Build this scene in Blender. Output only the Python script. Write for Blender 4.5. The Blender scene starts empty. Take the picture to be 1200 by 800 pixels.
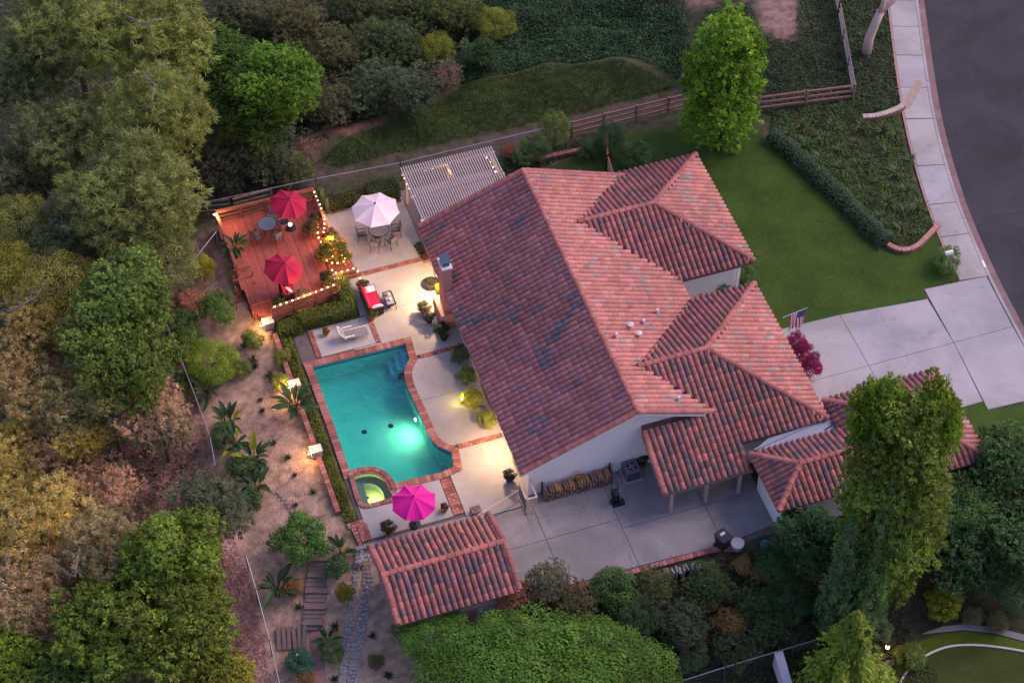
import bpy, bmesh, math, random
import numpy as np
from mathutils import Vector, Matrix, Euler
from mathutils.geometry import delaunay_2d_cdt, tessellate_polygon

random.seed(11)
rng = np.random.default_rng(11)
R = math.radians
scene = bpy.context.scene
col = scene.collection

# ------------------------------------------------------------------ camera
# world axes follow the house: +X = towards the street, +Y = along the ridge to the back fence
FPX, PITCH, DIST, YAW = 2600.0, R(50), 124.0, R(18.7)
sp, cp, sy, cy = math.sin(PITCH), math.cos(PITCH), math.sin(YAW), math.cos(YAW)
CAM = Vector((-DIST * cp * sy, -DIST * cp * cy, DIST * sp))
cam_data = bpy.data.cameras.new('camera')
cam_data.sensor_width = 36.0
cam_data.lens = 36.0 * FPX / 1200.0
cam_data.clip_start = 1.0
cam_data.clip_end = 6000.0
cam = bpy.data.objects.new('camera', cam_data)
cam.location = CAM
cam.rotation_euler = (math.pi / 2 - PITCH, 0, -YAW)
col.objects.link(cam)
scene.camera = cam

# ------------------------------------------------------------------ sky, sun, exposure
SUN_EL, SUN_AZ = R(45), R(4)          # azimuth measured from +X (east) towards +Y
world = bpy.data.worlds.new('World')
scene.world = world
world.use_nodes = True
wt = world.node_tree
for n in list(wt.nodes):
    wt.nodes.remove(n)
sky = wt.nodes.new('ShaderNodeTexSky')
sky.sky_type = 'NISHITA'
sky.sun_disc = False
sky.sun_elevation = SUN_EL
sky.sun_rotation = R(90) - SUN_AZ
sky.air_density = 1.0
sky.dust_density = 2.0
tint = wt.nodes.new('ShaderNodeMix')
tint.data_type = 'RGBA'
tint.blend_type = 'MULTIPLY'
tint.inputs[0].default_value = 1.0
tint.inputs[7].default_value = (1.03, 0.885, 1.03, 1)     # dusk haze: lilac sky
bg = wt.nodes.new('ShaderNodeBackground')
bg.inputs[1].default_value = 0.148
wo = wt.nodes.new('ShaderNodeOutputWorld')
wt.links.new(sky.outputs[0], tint.inputs[6])
wt.links.new(tint.outputs[2], bg.inputs[0])
wt.links.new(bg.outputs[0], wo.inputs[0])

sun_data = bpy.data.lights.new('sun', 'SUN')
sun_data.energy = 0.9
sun_data.angle = R(32)
sun_data.color = (1.0, 0.72, 0.68)
sun = bpy.data.objects.new('sun', sun_data)
sdir = Vector((math.cos(SUN_EL) * math.cos(SUN_AZ), math.cos(SUN_EL) * math.sin(SUN_AZ), math.sin(SUN_EL)))
sun.rotation_euler = sdir.to_track_quat('Z', 'Y').to_euler()
sun.location = (40, 0, 60)
col.objects.link(sun)

vs = scene.view_settings
vs.view_transform = 'Standard'
vs.look = 'None'
vs.gamma = 1.0
vs.use_curve_mapping = False
vs.exposure = 0.68
scene.render.engine = 'CYCLES'
scene.cycles.max_bounces = 6
scene.cycles.diffuse_bounces = 3
scene.cycles.transparent_max_bounces = 12
scene.cycles.sample_clamp_indirect = 6.0

# ------------------------------------------------------------------ from the survey of the photograph to places on the ground
FW = Vector((cp * sy, cp * cy, -sp))
UP = Vector((sp * sy, sp * cy, cp))
RT = Vector((cy, -sy, 0))


def ray(x, y):
    return FW * FPX + RT * (x - 600) + UP * (400 - y)


def P(x, y, z=0.0):
    d = ray(x, y)
    return CAM + d * ((z - CAM.z) / d.z)


def clip01(a):
    return np.clip(a, 0.0, 1.0)


def zt(u, v):
    """height of the natural ground (numpy friendly)"""
    u = np.asarray(u, float)
    v = np.asarray(v, float)
    dw = np.maximum(0, -12.75 - u)
    z = -np.where(dw < 7, 0.2 * dw, 1.4 + 0.42 * (dw - 7))
    z = np.maximum(z, -12 + 0 * z)
    west = clip01((-12.4 - u) / 0.8)
    step = -0.8 * clip01((-10.95 - v) / 0.25) * clip01((-5.75 - u) / 0.25)
    ramp = -0.8 * clip01((-9.5 - v) / 5)
    z = z + step * (1 - west) + ramp * west
    z = z - 0.08 * np.maximum(0, -12 - v) * clip01((-5.75 - u) / 0.5) * clip01((v + 60) / 20)
    dS = np.maximum(0, -16.75 - v)
    z = z - np.minimum(2.5, 0.45 * dS) * clip01((u + 6.2) / 0.6)
    east = clip01((20 - u) / 4)
    dN = np.maximum(0, v - 14.4)
    z = z - east * np.minimum(1.3, 0.6 * dN)
    z = z + east * 0.9 * np.exp(-((v - 19.2) / 2.2) ** 2) * clip01((u + 10) / 3)
    z = z - east * np.minimum(9, 0.14 * np.maximum(0, v - 22.5))
    wild = clip01((dw - 3) / 3) + clip01((dN - 2) / 3) * east
    z = z + 0.16 * np.minimum(1, wild) * (np.sin(u * 1.3 + 2 * np.sin(v * .7)) + np.sin(v * 1.7 + 1.3 * np.sin(u * .9)))
    return z


def G(x, y, h=0.0):
    """place on the terrain seen at (x, y); h = height above it"""
    z = 0.0
    for _ in range(14):
        p = P(x, y, z + h)
        z = float(zt(p.x, p.y)) - 0.06
    p = P(x, y, z + h)
    return Vector((p.x, p.y, z))


# ------------------------------------------------------------------ materials
MATS = {}


def nt_new(name):
    m = bpy.data.materials.new(name)
    m.use_nodes = True
    t = m.node_tree
    b = t.nodes['Principled BSDF']
    return m, t, b


def mat(name, c, rough=0.8, var=0.25, scale=3.0, bump=0.15, bscale=30.0, spec=0.3, metal=0.0, c2=None, detail=6.0, w=0.5, emis=None, estr=0.0):
    """plain procedural material: colour with two octaves of mottling and a fine bump"""
    if name in MATS:
        return MATS[name]
    m, t, b = nt_new(name)
    tc = t.nodes.new('ShaderNodeTexCoord')
    no = t.nodes.new('ShaderNodeTexNoise')
    no.inputs['Scale'].default_value = scale
    no.inputs['Detail'].default_value = detail
    no.inputs['Roughness'].default_value = 0.65
    t.links.new(tc.outputs['Object'], no.inputs['Vector'])
    ramp = t.nodes.new('ShaderNodeValToRGB')
    ramp.color_ramp.elements[0].position = 0.5 - w * .5
    ramp.color_ramp.elements[1].position = 0.5 + w * .5
    d = c2 if c2 else tuple(k * (1 - var) for k in c)
    e = c if c2 else tuple(min(1, k * (1 + var)) for k in c)
    ramp.color_ramp.elements[0].color = (*d, 1)
    ramp.color_ramp.elements[1].color = (*e, 1)
    t.links.new(no.outputs['Fac'], ramp.inputs['Fac'])
    t.links.new(ramp.outputs['Color'], b.inputs['Base Color'])
    b.inputs['Roughness'].default_value = rough
    b.inputs['Specular IOR Level'].default_value = spec
    b.inputs['Metallic'].default_value = metal
    if bump > 0:
        n2 = t.nodes.new('ShaderNodeTexNoise')
        n2.inputs['Scale'].default_value = bscale
        n2.inputs['Detail'].default_value = 4
        t.links.new(tc.outputs['Object'], n2.inputs['Vector'])
        bp = t.nodes.new('ShaderNodeBump')
        bp.inputs['Strength'].default_value = bump
        bp.inputs['Distance'].default_value = 0.05
        t.links.new(n2.outputs['Fac'], bp.inputs['Height'])
        t.links.new(bp.outputs['Normal'], b.inputs['Normal'])
    if emis:
        b.inputs['Emission Color'].default_value = (*emis, 1)
        b.inputs['Emission Strength'].default_value = estr
    MATS[name] = m
    return m


def mat_attr(name, rough=0.7, transl=0.0, spec=0.2, nscale=8.0, nvar=0.3, bump=0.0, bscale=20.0):
    """colour = per-piece colour attribute x object colour x fine mottling"""
    if name in MATS:
        return MATS[name]
    m, t, b = nt_new(name)
    at = t.nodes.new('ShaderNodeAttribute')
    at.attribute_name = 'Col'
    oi = t.nodes.new('ShaderNodeObjectInfo')
    mx = t.nodes.new('ShaderNodeMix')
    mx.data_type = 'RGBA'
    mx.blend_type = 'MULTIPLY'
    mx.inputs[0].default_value = 1
    t.links.new(at.outputs['Color'], mx.inputs[6])
    t.links.new(oi.outputs['Color'], mx.inputs[7])
    out_c = mx.outputs[2]
    if nvar > 0:
        tc = t.nodes.new('ShaderNodeTexCoord')
        no = t.nodes.new('ShaderNodeTexNoise')
        no.inputs['Scale'].default_value = nscale
        no.inputs['Detail'].default_value = 5
        t.links.new(tc.outputs['Object'], no.inputs['Vector'])
        mr = t.nodes.new('ShaderNodeMapRange')
        mr.inputs[1].default_value = 0.3
        mr.inputs[2].default_value = 0.7
        mr.inputs[3].default_value = 1 - nvar
        mr.inputs[4].default_value = 1 + nvar
        t.links.new(no.outputs['Fac'], mr.inputs[0])
        m2 = t.nodes.new('ShaderNodeMix')
        m2.data_type = 'RGBA'
        m2.blend_type = 'MULTIPLY'
        m2.inputs[0].default_value = 1
        t.links.new(out_c, m2.inputs[6])
        t.links.new(mr.outputs[0], m2.inputs[7])
        out_c = m2.outputs[2]
        if bump > 0:
            n2 = t.nodes.new('ShaderNodeTexNoise')
            n2.inputs['Scale'].default_value = bscale
            n2.inputs['Detail'].default_value = 5
            t.links.new(tc.outputs['Object'], n2.inputs['Vector'])
            bp = t.nodes.new('ShaderNodeBump')
            bp.inputs['Strength'].default_value = bump
            bp.inputs['Distance'].default_value = 0.08
            t.links.new(n2.outputs['Fac'], bp.inputs['Height'])
            t.links.new(bp.outputs['Normal'], b.inputs['Normal'])
    t.links.new(out_c, b.inputs['Base Color'])
    b.inputs['Roughness'].default_value = rough
    b.inputs['Specular IOR Level'].default_value = spec
    if transl > 0:
        tr = t.nodes.new('ShaderNodeBsdfTranslucent')
        ms = t.nodes.new('ShaderNodeMixShader')
        ms.inputs[0].default_value = transl
        t.links.new(out_c, tr.inputs['Color'])
        t.links.new(b.outputs[0], ms.inputs[1])
        t.links.new(tr.outputs[0], ms.inputs[2])
        t.links.new(ms.outputs[0], t.nodes['Material Output'].inputs['Surface'])
    MATS[name] = m
    return m


def mat_emit(name, c, s):
    if name in MATS:
        return MATS[name]
    m, t, b = nt_new(name)
    b.inputs['Base Color'].default_value = (*c, 1)
    b.inputs['Emission Color'].default_value = (*c, 1)
    b.inputs['Emission Strength'].default_value = s
    MATS[name] = m
    return m


def mat_conc(name, c, stain=.45, crack=.6, seed=0.0, bump=.12):
    """concrete or asphalt: broad stains, drips, fine speckle and a few hairline cracks"""
    m, t, b = nt_new(name)
    tc = t.nodes.new('ShaderNodeTexCoord')
    mp = t.nodes.new('ShaderNodeMapping')
    mp.inputs['Location'].default_value = (seed, seed * 2.1, 0)
    t.links.new(tc.outputs['Object'], mp.inputs['Vector'])

    def noise(scale, detail, rough, lo, hi, a, bb, dist=0.0):
        n = t.nodes.new('ShaderNodeTexNoise')
        n.inputs['Scale'].default_value = scale
        n.inputs['Detail'].default_value = detail
        n.inputs['Roughness'].default_value = rough
        n.inputs['Distortion'].default_value = dist
        t.links.new(mp.outputs[0], n.inputs['Vector'])
        r = t.nodes.new('ShaderNodeMapRange')
        r.inputs[1].default_value, r.inputs[2].default_value = lo, hi
        r.inputs[3].default_value, r.inputs[4].default_value = a, bb
        t.links.new(n.outputs['Fac'], r.inputs[0])
        return n, r

    def mul(x, y):
        k = t.nodes.new('ShaderNodeMath')
        k.operation = 'MULTIPLY'
        t.links.new(x, k.inputs[0])
        t.links.new(y, k.inputs[1])
        return k.outputs[0]
    _, r1 = noise(.28, 8, .62, .36, .62, 1 - stain * .55, 1.06, .4)
    _, r2 = noise(1.7, 6, .7, .58, .76, 1.0, 1 - stain * .7, .3)
    n3, r3 = noise(24, 4, .6, .3, .7, .93, 1.07)
    vo = t.nodes.new('ShaderNodeTexVoronoi')
    vo.feature = 'DISTANCE_TO_EDGE'
    vo.inputs['Scale'].default_value = .11
    nd = t.nodes.new('ShaderNodeTexNoise')
    nd.inputs['Scale'].default_value = 1.1
    nd.inputs['Detail'].default_value = 5
    t.links.new(mp.outputs[0], nd.inputs['Vector'])
    va = t.nodes.new('ShaderNodeVectorMath')
    va.operation = 'MULTIPLY_ADD'
    va.inputs[1].default_value = (.9, .9, .9)
    t.links.new(nd.outputs['Color'], va.inputs[0])
    t.links.new(mp.outputs[0], va.inputs[2])
    t.links.new(va.outputs[0], vo.inputs['Vector'])
    rc = t.nodes.new('ShaderNodeMapRange')
    rc.inputs[1].default_value, rc.inputs[2].default_value = .0006, .0035
    rc.inputs[3].default_value, rc.inputs[4].default_value = 1 - crack * .45, 1.0
    t.links.new(vo.outputs['Distance'], rc.inputs[0])
    f = mul(mul(r1.outputs[0], r2.outputs[0]), mul(r3.outputs[0], rc.outputs[0]))
    mx = t.nodes.new('ShaderNodeMix')
    mx.data_type = 'RGBA'
    mx.blend_type = 'MULTIPLY'
    mx.inputs[0].default_value = 1
    mx.inputs[6].default_value = (*c, 1)
    t.links.new(f, mx.inputs[7])
    t.links.new(mx.outputs[2], b.inputs['Base Color'])
    b.inputs['Roughness'].default_value = .88
    b.inputs['Specular IOR Level'].default_value = .25
    bp = t.nodes.new('ShaderNodeBump')
    bp.inputs['Strength'].default_value = bump
    bp.inputs['Distance'].default_value = .04
    t.links.new(n3.outputs['Fac'], bp.inputs['Height'])
    t.links.new(bp.outputs['Normal'], b.inputs['Normal'])
    MATS[name] = m
    return m


def mat_grass(name, c, c2, c3):
    """mown lawn: blotches, thin dry patches, fine blades"""
    m, t, b = nt_new(name)
    tc = t.nodes.new('ShaderNodeTexCoord')

    def ramp(scale, detail, lo, hi, ca, cb):
        n = t.nodes.new('ShaderNodeTexNoise')
        n.inputs['Scale'].default_value = scale
        n.inputs['Detail'].default_value = detail
        n.inputs['Roughness'].default_value = .7
        t.links.new(tc.outputs['Object'], n.inputs['Vector'])
        r = t.nodes.new('ShaderNodeValToRGB')
        r.color_ramp.elements[0].position, r.color_ramp.elements[1].position = lo, hi
        r.color_ramp.elements[0].color, r.color_ramp.elements[1].color = (*ca, 1), (*cb, 1)
        t.links.new(n.outputs['Fac'], r.inputs['Fac'])
        return n, r
    _, r1 = ramp(.45, 8, .35, .62, c2, c)
    _, r2 = ramp(.8, 7, .60, .74, (0, 0, 0), (1, 1, 1))
    n3, r3 = ramp(30, 5, .3, .7, (.62, .62, .62), (1.3, 1.3, 1.3))
    mx = t.nodes.new('ShaderNodeMix')
    mx.data_type = 'RGBA'
    t.links.new(r2.outputs[0], mx.inputs[0])
    t.links.new(r1.outputs[0], mx.inputs[6])
    mx.inputs[7].default_value = (*c3, 1)
    m2 = t.nodes.new('ShaderNodeMix')
    m2.data_type = 'RGBA'
    m2.blend_type = 'MULTIPLY'
    m2.inputs[0].default_value = 1
    t.links.new(mx.outputs[2], m2.inputs[6])
    t.links.new(r3.outputs[0], m2.inputs[7])
    t.links.new(m2.outputs[2], b.inputs['Base Color'])
    b.inputs['Roughness'].default_value = .95
    b.inputs['Specular IOR Level'].default_value = .08
    bp = t.nodes.new('ShaderNodeBump')
    bp.inputs['Strength'].default_value = .7
    bp.inputs['Distance'].default_value = .06
    t.links.new(n3.outputs['Fac'], bp.inputs['Height'])
    t.links.new(bp.outputs['Normal'], b.inputs['Normal'])
    MATS[name] = m
    return m


LEAF = mat_attr('leaf', 0.55, 0.38, 0.25, nvar=0)
TILE = mat_attr('clay_tile', 0.75, 0, 0.25, 9.0, 0.22)
TERR = mat_attr('soil_ground', 0.95, 0, 0.1, 2.2, 0.38, 0.9, 14.0)
BARK = mat('bark', (.13, .095, .075), .95, .45, 6, .6, 18)
CONC = mat_conc('concrete', (.41, .38, .36), .4, .35, 1.3)
CONC2 = mat_conc('concrete_drive', (.41, .385, .38), .4, .5, 7.7)
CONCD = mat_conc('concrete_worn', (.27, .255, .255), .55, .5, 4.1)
CONCP = mat_conc('concrete_pergola_shade', (.22, .18, .18), .5, .3, 9.1)  # pergola floor slabs: the shade under the slats is put into this colour
JOINT = mat('joint_dirt', (.13, .11, .10), .95, .3)
BRICK = mat_attr('brick', .85, 0, .2, 25, .25)
STUCCO = mat('stucco', (.82, .76, .73), .9, .06, .7, .25, 60, w=.7)
CREAMW = mat('cream_paint', (.72, .66, .6), .6, .06, 2, .05)
WHITE = mat('white_paint', (.8, .78, .76), .5, .05, 2, 0)
FLATROOF = mat('flat_roofing', (.27, .29, .35), .7, .15, 1.2, .1, 30)
DARKM = mat('dark_metal', (.025, .025, .03), .5, .2, 5, 0)
GALV = mat('galvanised', (.30, .30, .33), .45, .15, 4, 0, metal=.6)
WOODR = mat('redwood', (.25, .085, .06), .7, .3, 5, .2, 25)
WOODB = mat('weathered_wood', (.26, .18, .15), .85, .35, 5, .3, 25)
WOODG = mat('grey_wood', (.19, .165, .16), .85, .3, 5, .3, 25)
PERG = mat('pergola_paint', (.52, .44, .42), .7, .12, 4, .05)
GLASS = mat('window_glass', (.03, .04, .05), .08, .2, 1, 0, spec=.6)
ASPH = mat_conc('asphalt', (.056, .052, .058), .5, .35, 2.2, .4)
GUTT = mat('gutter', (.23, .15, .14), .9, .3, 1.5, .2, 40)
BLUEW = mat('blue_pot', (.03, .08, .16), .35, .3, 4, 0)
TERRA = mat('terracotta_pot', (.33, .12, .07), .7, .25, 4, .1)
WICKER = mat('dark_wicker', (.04, .028, .025), .7, .4, 40, .6, 70)
REDFAB = mat('red_cushion', (.62, .012, .06), .85, .12, 5, .1, 60)
WHTFAB = mat('white_cushion', (.75, .70, .72), .9, .12, 18, .1, 60)
SLING = mat('grey_sling', (.22, .20, .21), .8, .2, 10, .1, 90)
STONE = mat('grey_stone', (.33, .30, .30), .9, .3, 5, .5, 14)
BLOCK = mat('block_wall', (.25, .23, .24), .9, .2, 2.5, .35, 20)
LOGM = mat_attr('firewood', .85, 0, .15, 14, .35)
WARM = (1.0, 0.50, 0.16)
BULB = mat_emit('lit_bulb', (1.0, 0.52, 0.20), 11.0)
LAMPM = mat_emit('lit_lamp', (1.0, 0.70, 0.38), 30.0)


# ------------------------------------------------------------------ mesh helpers
class MB:
    def __init__(s):
        s.v, s.f, s.c = [], [], []

    def face(s, pts):
        i = len(s.v)
        s.v += [tuple(p) for p in pts]
        s.f.append(tuple(range(i, i + len(pts))))
        return s

    def box(s, c, size, rz=0.0, rot=None):
        hx, hy, hz = size[0] / 2, size[1] / 2, size[2] / 2
        M = rot if rot else Matrix.Rotation(rz, 3, 'Z')
        i = len(s.v)
        for x, y, z in ((-1, -1, -1), (1, -1, -1), (1, 1, -1), (-1, 1, -1), (-1, -1, 1), (1, -1, 1), (1, 1, 1), (-1, 1, 1)):
            p = M @ Vector((x * hx, y * hy, z * hz))
            s.v.append((c[0] + p.x, c[1] + p.y, c[2] + p.z))
        s.f += [tuple(i + k for k in q) for q in ((0, 3, 2, 1), (4, 5, 6, 7), (0, 1, 5, 4), (1, 2, 6, 5), (2, 3, 7, 6), (3, 0, 4, 7))]
        return s

    def beam(s, a, b, w, h):
        """rectangular bar from a to b"""
        a, b = Vector(a), Vector(b)
        d = b - a
        y = d.normalized()
        x = y.cross(Vector((0, 0, 1)))
        if x.length < 1e-4:
            x = Vector((1, 0, 0))
        x.normalize()
        z = x.cross(y)
        M = Matrix((x, y, z)).transposed()
        return s.box((a + b) / 2, (w, d.length, h), rot=M)

    def tube(s, pts, rad, n=8, cap=True):
        pts = [Vector(p) for p in pts]
        if not hasattr(rad, '__len__'):
            rad = [rad] * len(pts)
        i0 = len(s.v)
        px = None
        for k, p in enumerate(pts):
            d = (pts[min(k + 1, len(pts) - 1)] - pts[max(k - 1, 0)]).normalized()
            x = d.orthogonal().normalized() if px is None else (px - d * px.dot(d)).normalized()
            px = x
            y = d.cross(x)
            for j in range(n):
                a = 2 * math.pi * j / n
                q = p + (x * math.cos(a) + y * math.sin(a)) * rad[k]
                s.v.append(tuple(q))
        for k in range(len(pts) - 1):
            for j in range(n):
                a, b = i0 + k * n + j, i0 + k * n + (j + 1) % n
                s.f.append((a, b, b + n, a + n))
        if cap:
            s.f.append(tuple(i0 + j for j in reversed(range(n))))
            e = i0 + (len(pts) - 1) * n
            s.f.append(tuple(e + j for j in range(n)))
        return s

    def lathe(s, prof, n=16, c=(0, 0, 0)):
        i0 = len(s.v)
        for r, z in prof:
            for j in range(n):
                a = 2 * math.pi * j / n
                s.v.append((c[0] + r * math.cos(a), c[1] + r * math.sin(a), c[2] + z))
        for k in range(len(prof) - 1):
            for j in range(n):
                a, b = i0 + k * n + j, i0 + k * n + (j + 1) % n
                s.f.append((a, b, b + n, a + n))
        s.f.append(tuple(i0 + j for j in reversed(range(n))))
        e = i0 + (len(prof) - 1) * n
        s.f.append(tuple(e + j for j in range(n)))
        return s

    def ball(s, c, r, n=8, m=6, sq=(1, 1, 1)):
        prof = [(max(.02, math.sin(math.pi * k / m)) * r, -math.cos(math.pi * k / m) * r) for k in range(m + 1)]
        i0 = len(s.v)
        s.lathe(prof, n)
        for k in range(i0, len(s.v)):
            q = s.v[k]
            s.v[k] = (c[0] + q[0] * sq[0], c[1] + q[1] * sq[1], c[2] + q[2] * sq[2])
        return s

    def prism(s, poly, z0, z1):
        """vertical prism over a plan polygon (any simple outline)"""
        n = len(poly)
        tris = tessellate_polygon([[Vector((p[0], p[1], 0)) for p in poly]])
        i = len(s.v)
        s.v += [(p[0], p[1], z1) for p in poly] + [(p[0], p[1], z0) for p in poly]
        area = sum(poly[k][0] * poly[(k + 1) % n][1] - poly[(k + 1) % n][0] * poly[k][1] for k in range(n))
        for t in tris:
            a, b, c = [poly[k] for k in t]
            cr = (b[0] - a[0]) * (c[1] - a[1]) - (b[1] - a[1]) * (c[0] - a[0])
            t = tuple(t) if cr > 0 else tuple(reversed(t))
            s.f.append(tuple(i + k for k in t))
            s.f.append(tuple(i + n + k for k in reversed(t)))
        for k in range(n):
            k2 = (k + 1) % n
            q = (i + n + k, i + n + k2, i + k2, i + k)
            s.f.append(q if area > 0 else tuple(reversed(q)))
        return s

    def slabpoly(s, top, dz):
        """solid with a (tilted) polygon as its top, dz thick"""
        n = len(top)
        i = len(s.v)
        s.v += [tuple(p) for p in top] + [(p[0], p[1], p[2] - dz) for p in top]
        s.f.append(tuple(range(i, i + n)))
        s.f.append(tuple(i + n + k for k in reversed(range(n))))
        for k in range(n):
            k2 = (k + 1) % n
            s.f.append((i + n + k, i + n + k2, i + k2, i + k))
        return s

    def mesh(s, name, off=(0, 0, 0), smooth=False, colr=None):
        me = bpy.data.meshes.new(name)
        me.from_pydata([(a - off[0], b - off[1], c - off[2]) for a, b, c in s.v], [], s.f)
        if smooth:
            me.polygons.foreach_set('use_smooth', [True] * len(me.polygons))
        if colr is not None:
            at = me.attributes.new('Col', 'FLOAT_COLOR', 'POINT')
            if len(colr) == 3 and not hasattr(colr[0], '__len__'):
                colr = [colr] * len(s.v)
            at.data.foreach_set('color', np.array([(*c, 1) for c in colr], np.float32).ravel())
        me.update()
        return me


OFF = {}


def root_off(o):
    return OFF.get(o.name, Vector((0, 0, 0))) if o else Vector((0, 0, 0))


def link(o, parent=None):
    col.objects.link(o)
    if parent:
        o.parent = parent
    return o


def tag(o, label=None, cat=None, group=None, kind=None):
    if label: o['label'] = label
    if cat: o['category'] = cat
    if group: o['group'] = group
    if kind: o['kind'] = kind
    return o


def thing(name, label, cat, loc=(0, 0, 0), group=None, rz=0.0):
    o = bpy.data.objects.new(name, None)
    o.empty_display_size = 0.2
    o.location = loc
    o.rotation_euler = (0, 0, rz)
    link(o)
    OFF[o.name] = Vector(loc)
    return tag(o, label, cat, group)


def part(name, mb, m, parent=None, smooth=False, label=None, kind=None, colr=None, color=None, local=False):
    """a mesh object; mb in world coordinates unless local"""
    off = Vector((0, 0, 0)) if local else root_off(parent)
    me = mb.mesh(name, off, smooth, colr)
    if m: me.materials.append(m)
    o = bpy.data.objects.new(name, me)
    link(o, parent)
    OFF[o.name] = off
    if color: o.color = (*color, 1)
    return tag(o, label, None, None, kind)


def single(name, mb, m, label, cat, loc=None, group=None, smooth=False, kind=None, colr=None, color=None):
    """a thing that is one mesh, origin at loc"""
    loc = Vector(loc) if loc is not None else Vector((0, 0, 0))
    me = mb.mesh(name, loc, smooth, colr)
    me.materials.append(m)
    o = bpy.data.objects.new(name, me)
    o.location = loc
    link(o)
    OFF[o.name] = loc
    if color: o.color = (*color, 1)
    return tag(o, label, cat, group, kind)


def struct(name, mb, m, smooth=False, colr=None):
    me = mb.mesh(name, (0, 0, 0), smooth, colr)
    me.materials.append(m)
    o = bpy.data.objects.new(name, me)
    link(o)
    o['kind'] = 'structure'
    return o


def piece(name, me, parent, loc=(0, 0, 0), rot=(0, 0, 0), scale=(1, 1, 1), color=None, M=None, local=False):
    """an alike piece sharing mesh data"""
    o = bpy.data.objects.new(name, me)
    link(o, parent)
    off = Vector((0, 0, 0)) if local else root_off(parent)
    if M is not None:
        o.matrix_local = Matrix.Translation(-off) @ M
    else:
        o.location = Vector(loc) - off
        o.rotation_euler = rot
        o.scale = scale
    if color: o.color = (*color, 1)
    return o


KIDS = {}


def copy_tree(o, parent=None):
    c = o.copy()
    col.objects.link(c)
    if parent: c.parent = parent
    for k in ('label', 'group'):
        pass
    for ch in list(o.children):
        copy_tree(ch, c)
    return c


def place(proto, used, loc, rz, label, group=None, scale=None):
    o = proto if not used else copy_tree(proto)
    o.location = loc
    o.rotation_euler = (0, 0, rz)
    if scale: o.scale = (scale,) * 3
    o['label'] = label
    if group: o['group'] = group
    return o


def inpoly(x, y, poly):
    x = np.asarray(x, float)
    y = np.asarray(y, float)
    ins = np.zeros(x.shape, bool)
    n = len(poly)
    for k in range(n):
        x1, y1 = poly[k][0], poly[k][1]
        x2, y2 = poly[(k + 1) % n][0], poly[(k + 1) % n][1]
        if y1 == y2: continue
        c = ((y1 > y) != (y2 > y)) & (x < (x2 - x1) * (y - y1) / (y2 - y1) + x1)
        ins ^= c
    return ins


def offset_poly(poly, d):
    """grow (d>0) a counter-clockwise or clockwise plan polygon"""
    n = len(poly)
    area = sum(poly[k][0] * poly[(k + 1) % n][1] - poly[(k + 1) % n][0] * poly[k][1] for k in range(n))
    sgn = 1 if area > 0 else -1
    out = []
    for k in range(n):
        p0, p1, p2 = Vector(poly[k - 1][:2]), Vector(poly[k][:2]), Vector(poly[(k + 1) % n][:2])
        a, b = (p1 - p0).normalized(), (p2 - p1).normalized()
        na, nb = Vector((a.y, -a.x)) * sgn, Vector((b.y, -b.x)) * sgn
        m = (na + nb)
        m = m / max(0.35, m.dot(m) / 2 if m.dot(m) else 1)
        q = p1 + m * d
        out.append((q.x, q.y))
    return out


def poly_minus(poly, holes, z0, z1):
    """slab over poly with holes cut out (constrained triangulation)"""
    vs_, es = [], []
    for pl in [poly] + holes:
        i = len(vs_)
        vs_ += [Vector((p[0], p[1])) for p in pl]
        es += [(i + k, i + (k + 1) % len(pl)) for k in range(len(pl))]
    r = delaunay_2d_cdt(vs_, es, [], 0, 1e-5)
    V, F = r[0], r[2]
    mb = MB()
    keep = []
    for f in F:
        c = sum((V[k] for k in f), Vector((0, 0))) / len(f)
        if inpoly([c.x], [c.y], poly)[0] and not any(inpoly([c.x], [c.y], h)[0] for h in holes):
            keep.append(list(f))
    n = len(V)
    mb.v = [(p.x, p.y, z1) for p in V] + [(p.x, p.y, z0) for p in V]
    ed = {}
    for f in keep:
        a = sum(V[f[k]].x * V[f[(k + 1) % len(f)]].y - V[f[(k + 1) % len(f)]].x * V[f[k]].y for k in range(len(f)))
        if a < 0: f.reverse()
        mb.f.append(tuple(f))
        mb.f.append(tuple(n + k for k in reversed(f)))
        for k in range(len(f)):
            ed[(f[k], f[(k + 1) % len(f)])] = 1
    for (a, b) in ed:
        if (b, a) not in ed:
            mb.f.append((n + a, n + b, b, a))
    return mb
# ================================================================== terrain
def px_poly(pts, z=0.0):
    return [tuple(P(x, y, z)[:2]) for x, y in pts]


def g_poly(pts):
    return [tuple(G(x, y)[:2]) for x, y in pts]


POOL = px_poly([(366, 430), (475, 403), (480, 421), (476, 428), (474, 435), (474.3, 442), (476, 450), (480, 460), (485, 471), (497, 497), (501, 507),
                (507, 517), (513, 523), (520, 526), (529, 530), (532, 547), (516, 554), (462, 566.5), (459, 560), (454, 554.5),
                (447, 550), (440, 547.6), (432, 547), (421, 548.5), (410, 552), (391, 497)])
SPA = px_poly([(414, 556), (423, 553), (432, 552), (440, 553), (447, 556), (453, 561), (457, 567), (459.5, 576), (459.5, 584), (432, 591), (425, 590), (422, 584)])
COPING_OUT = offset_poly(POOL, 0.42)

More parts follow.
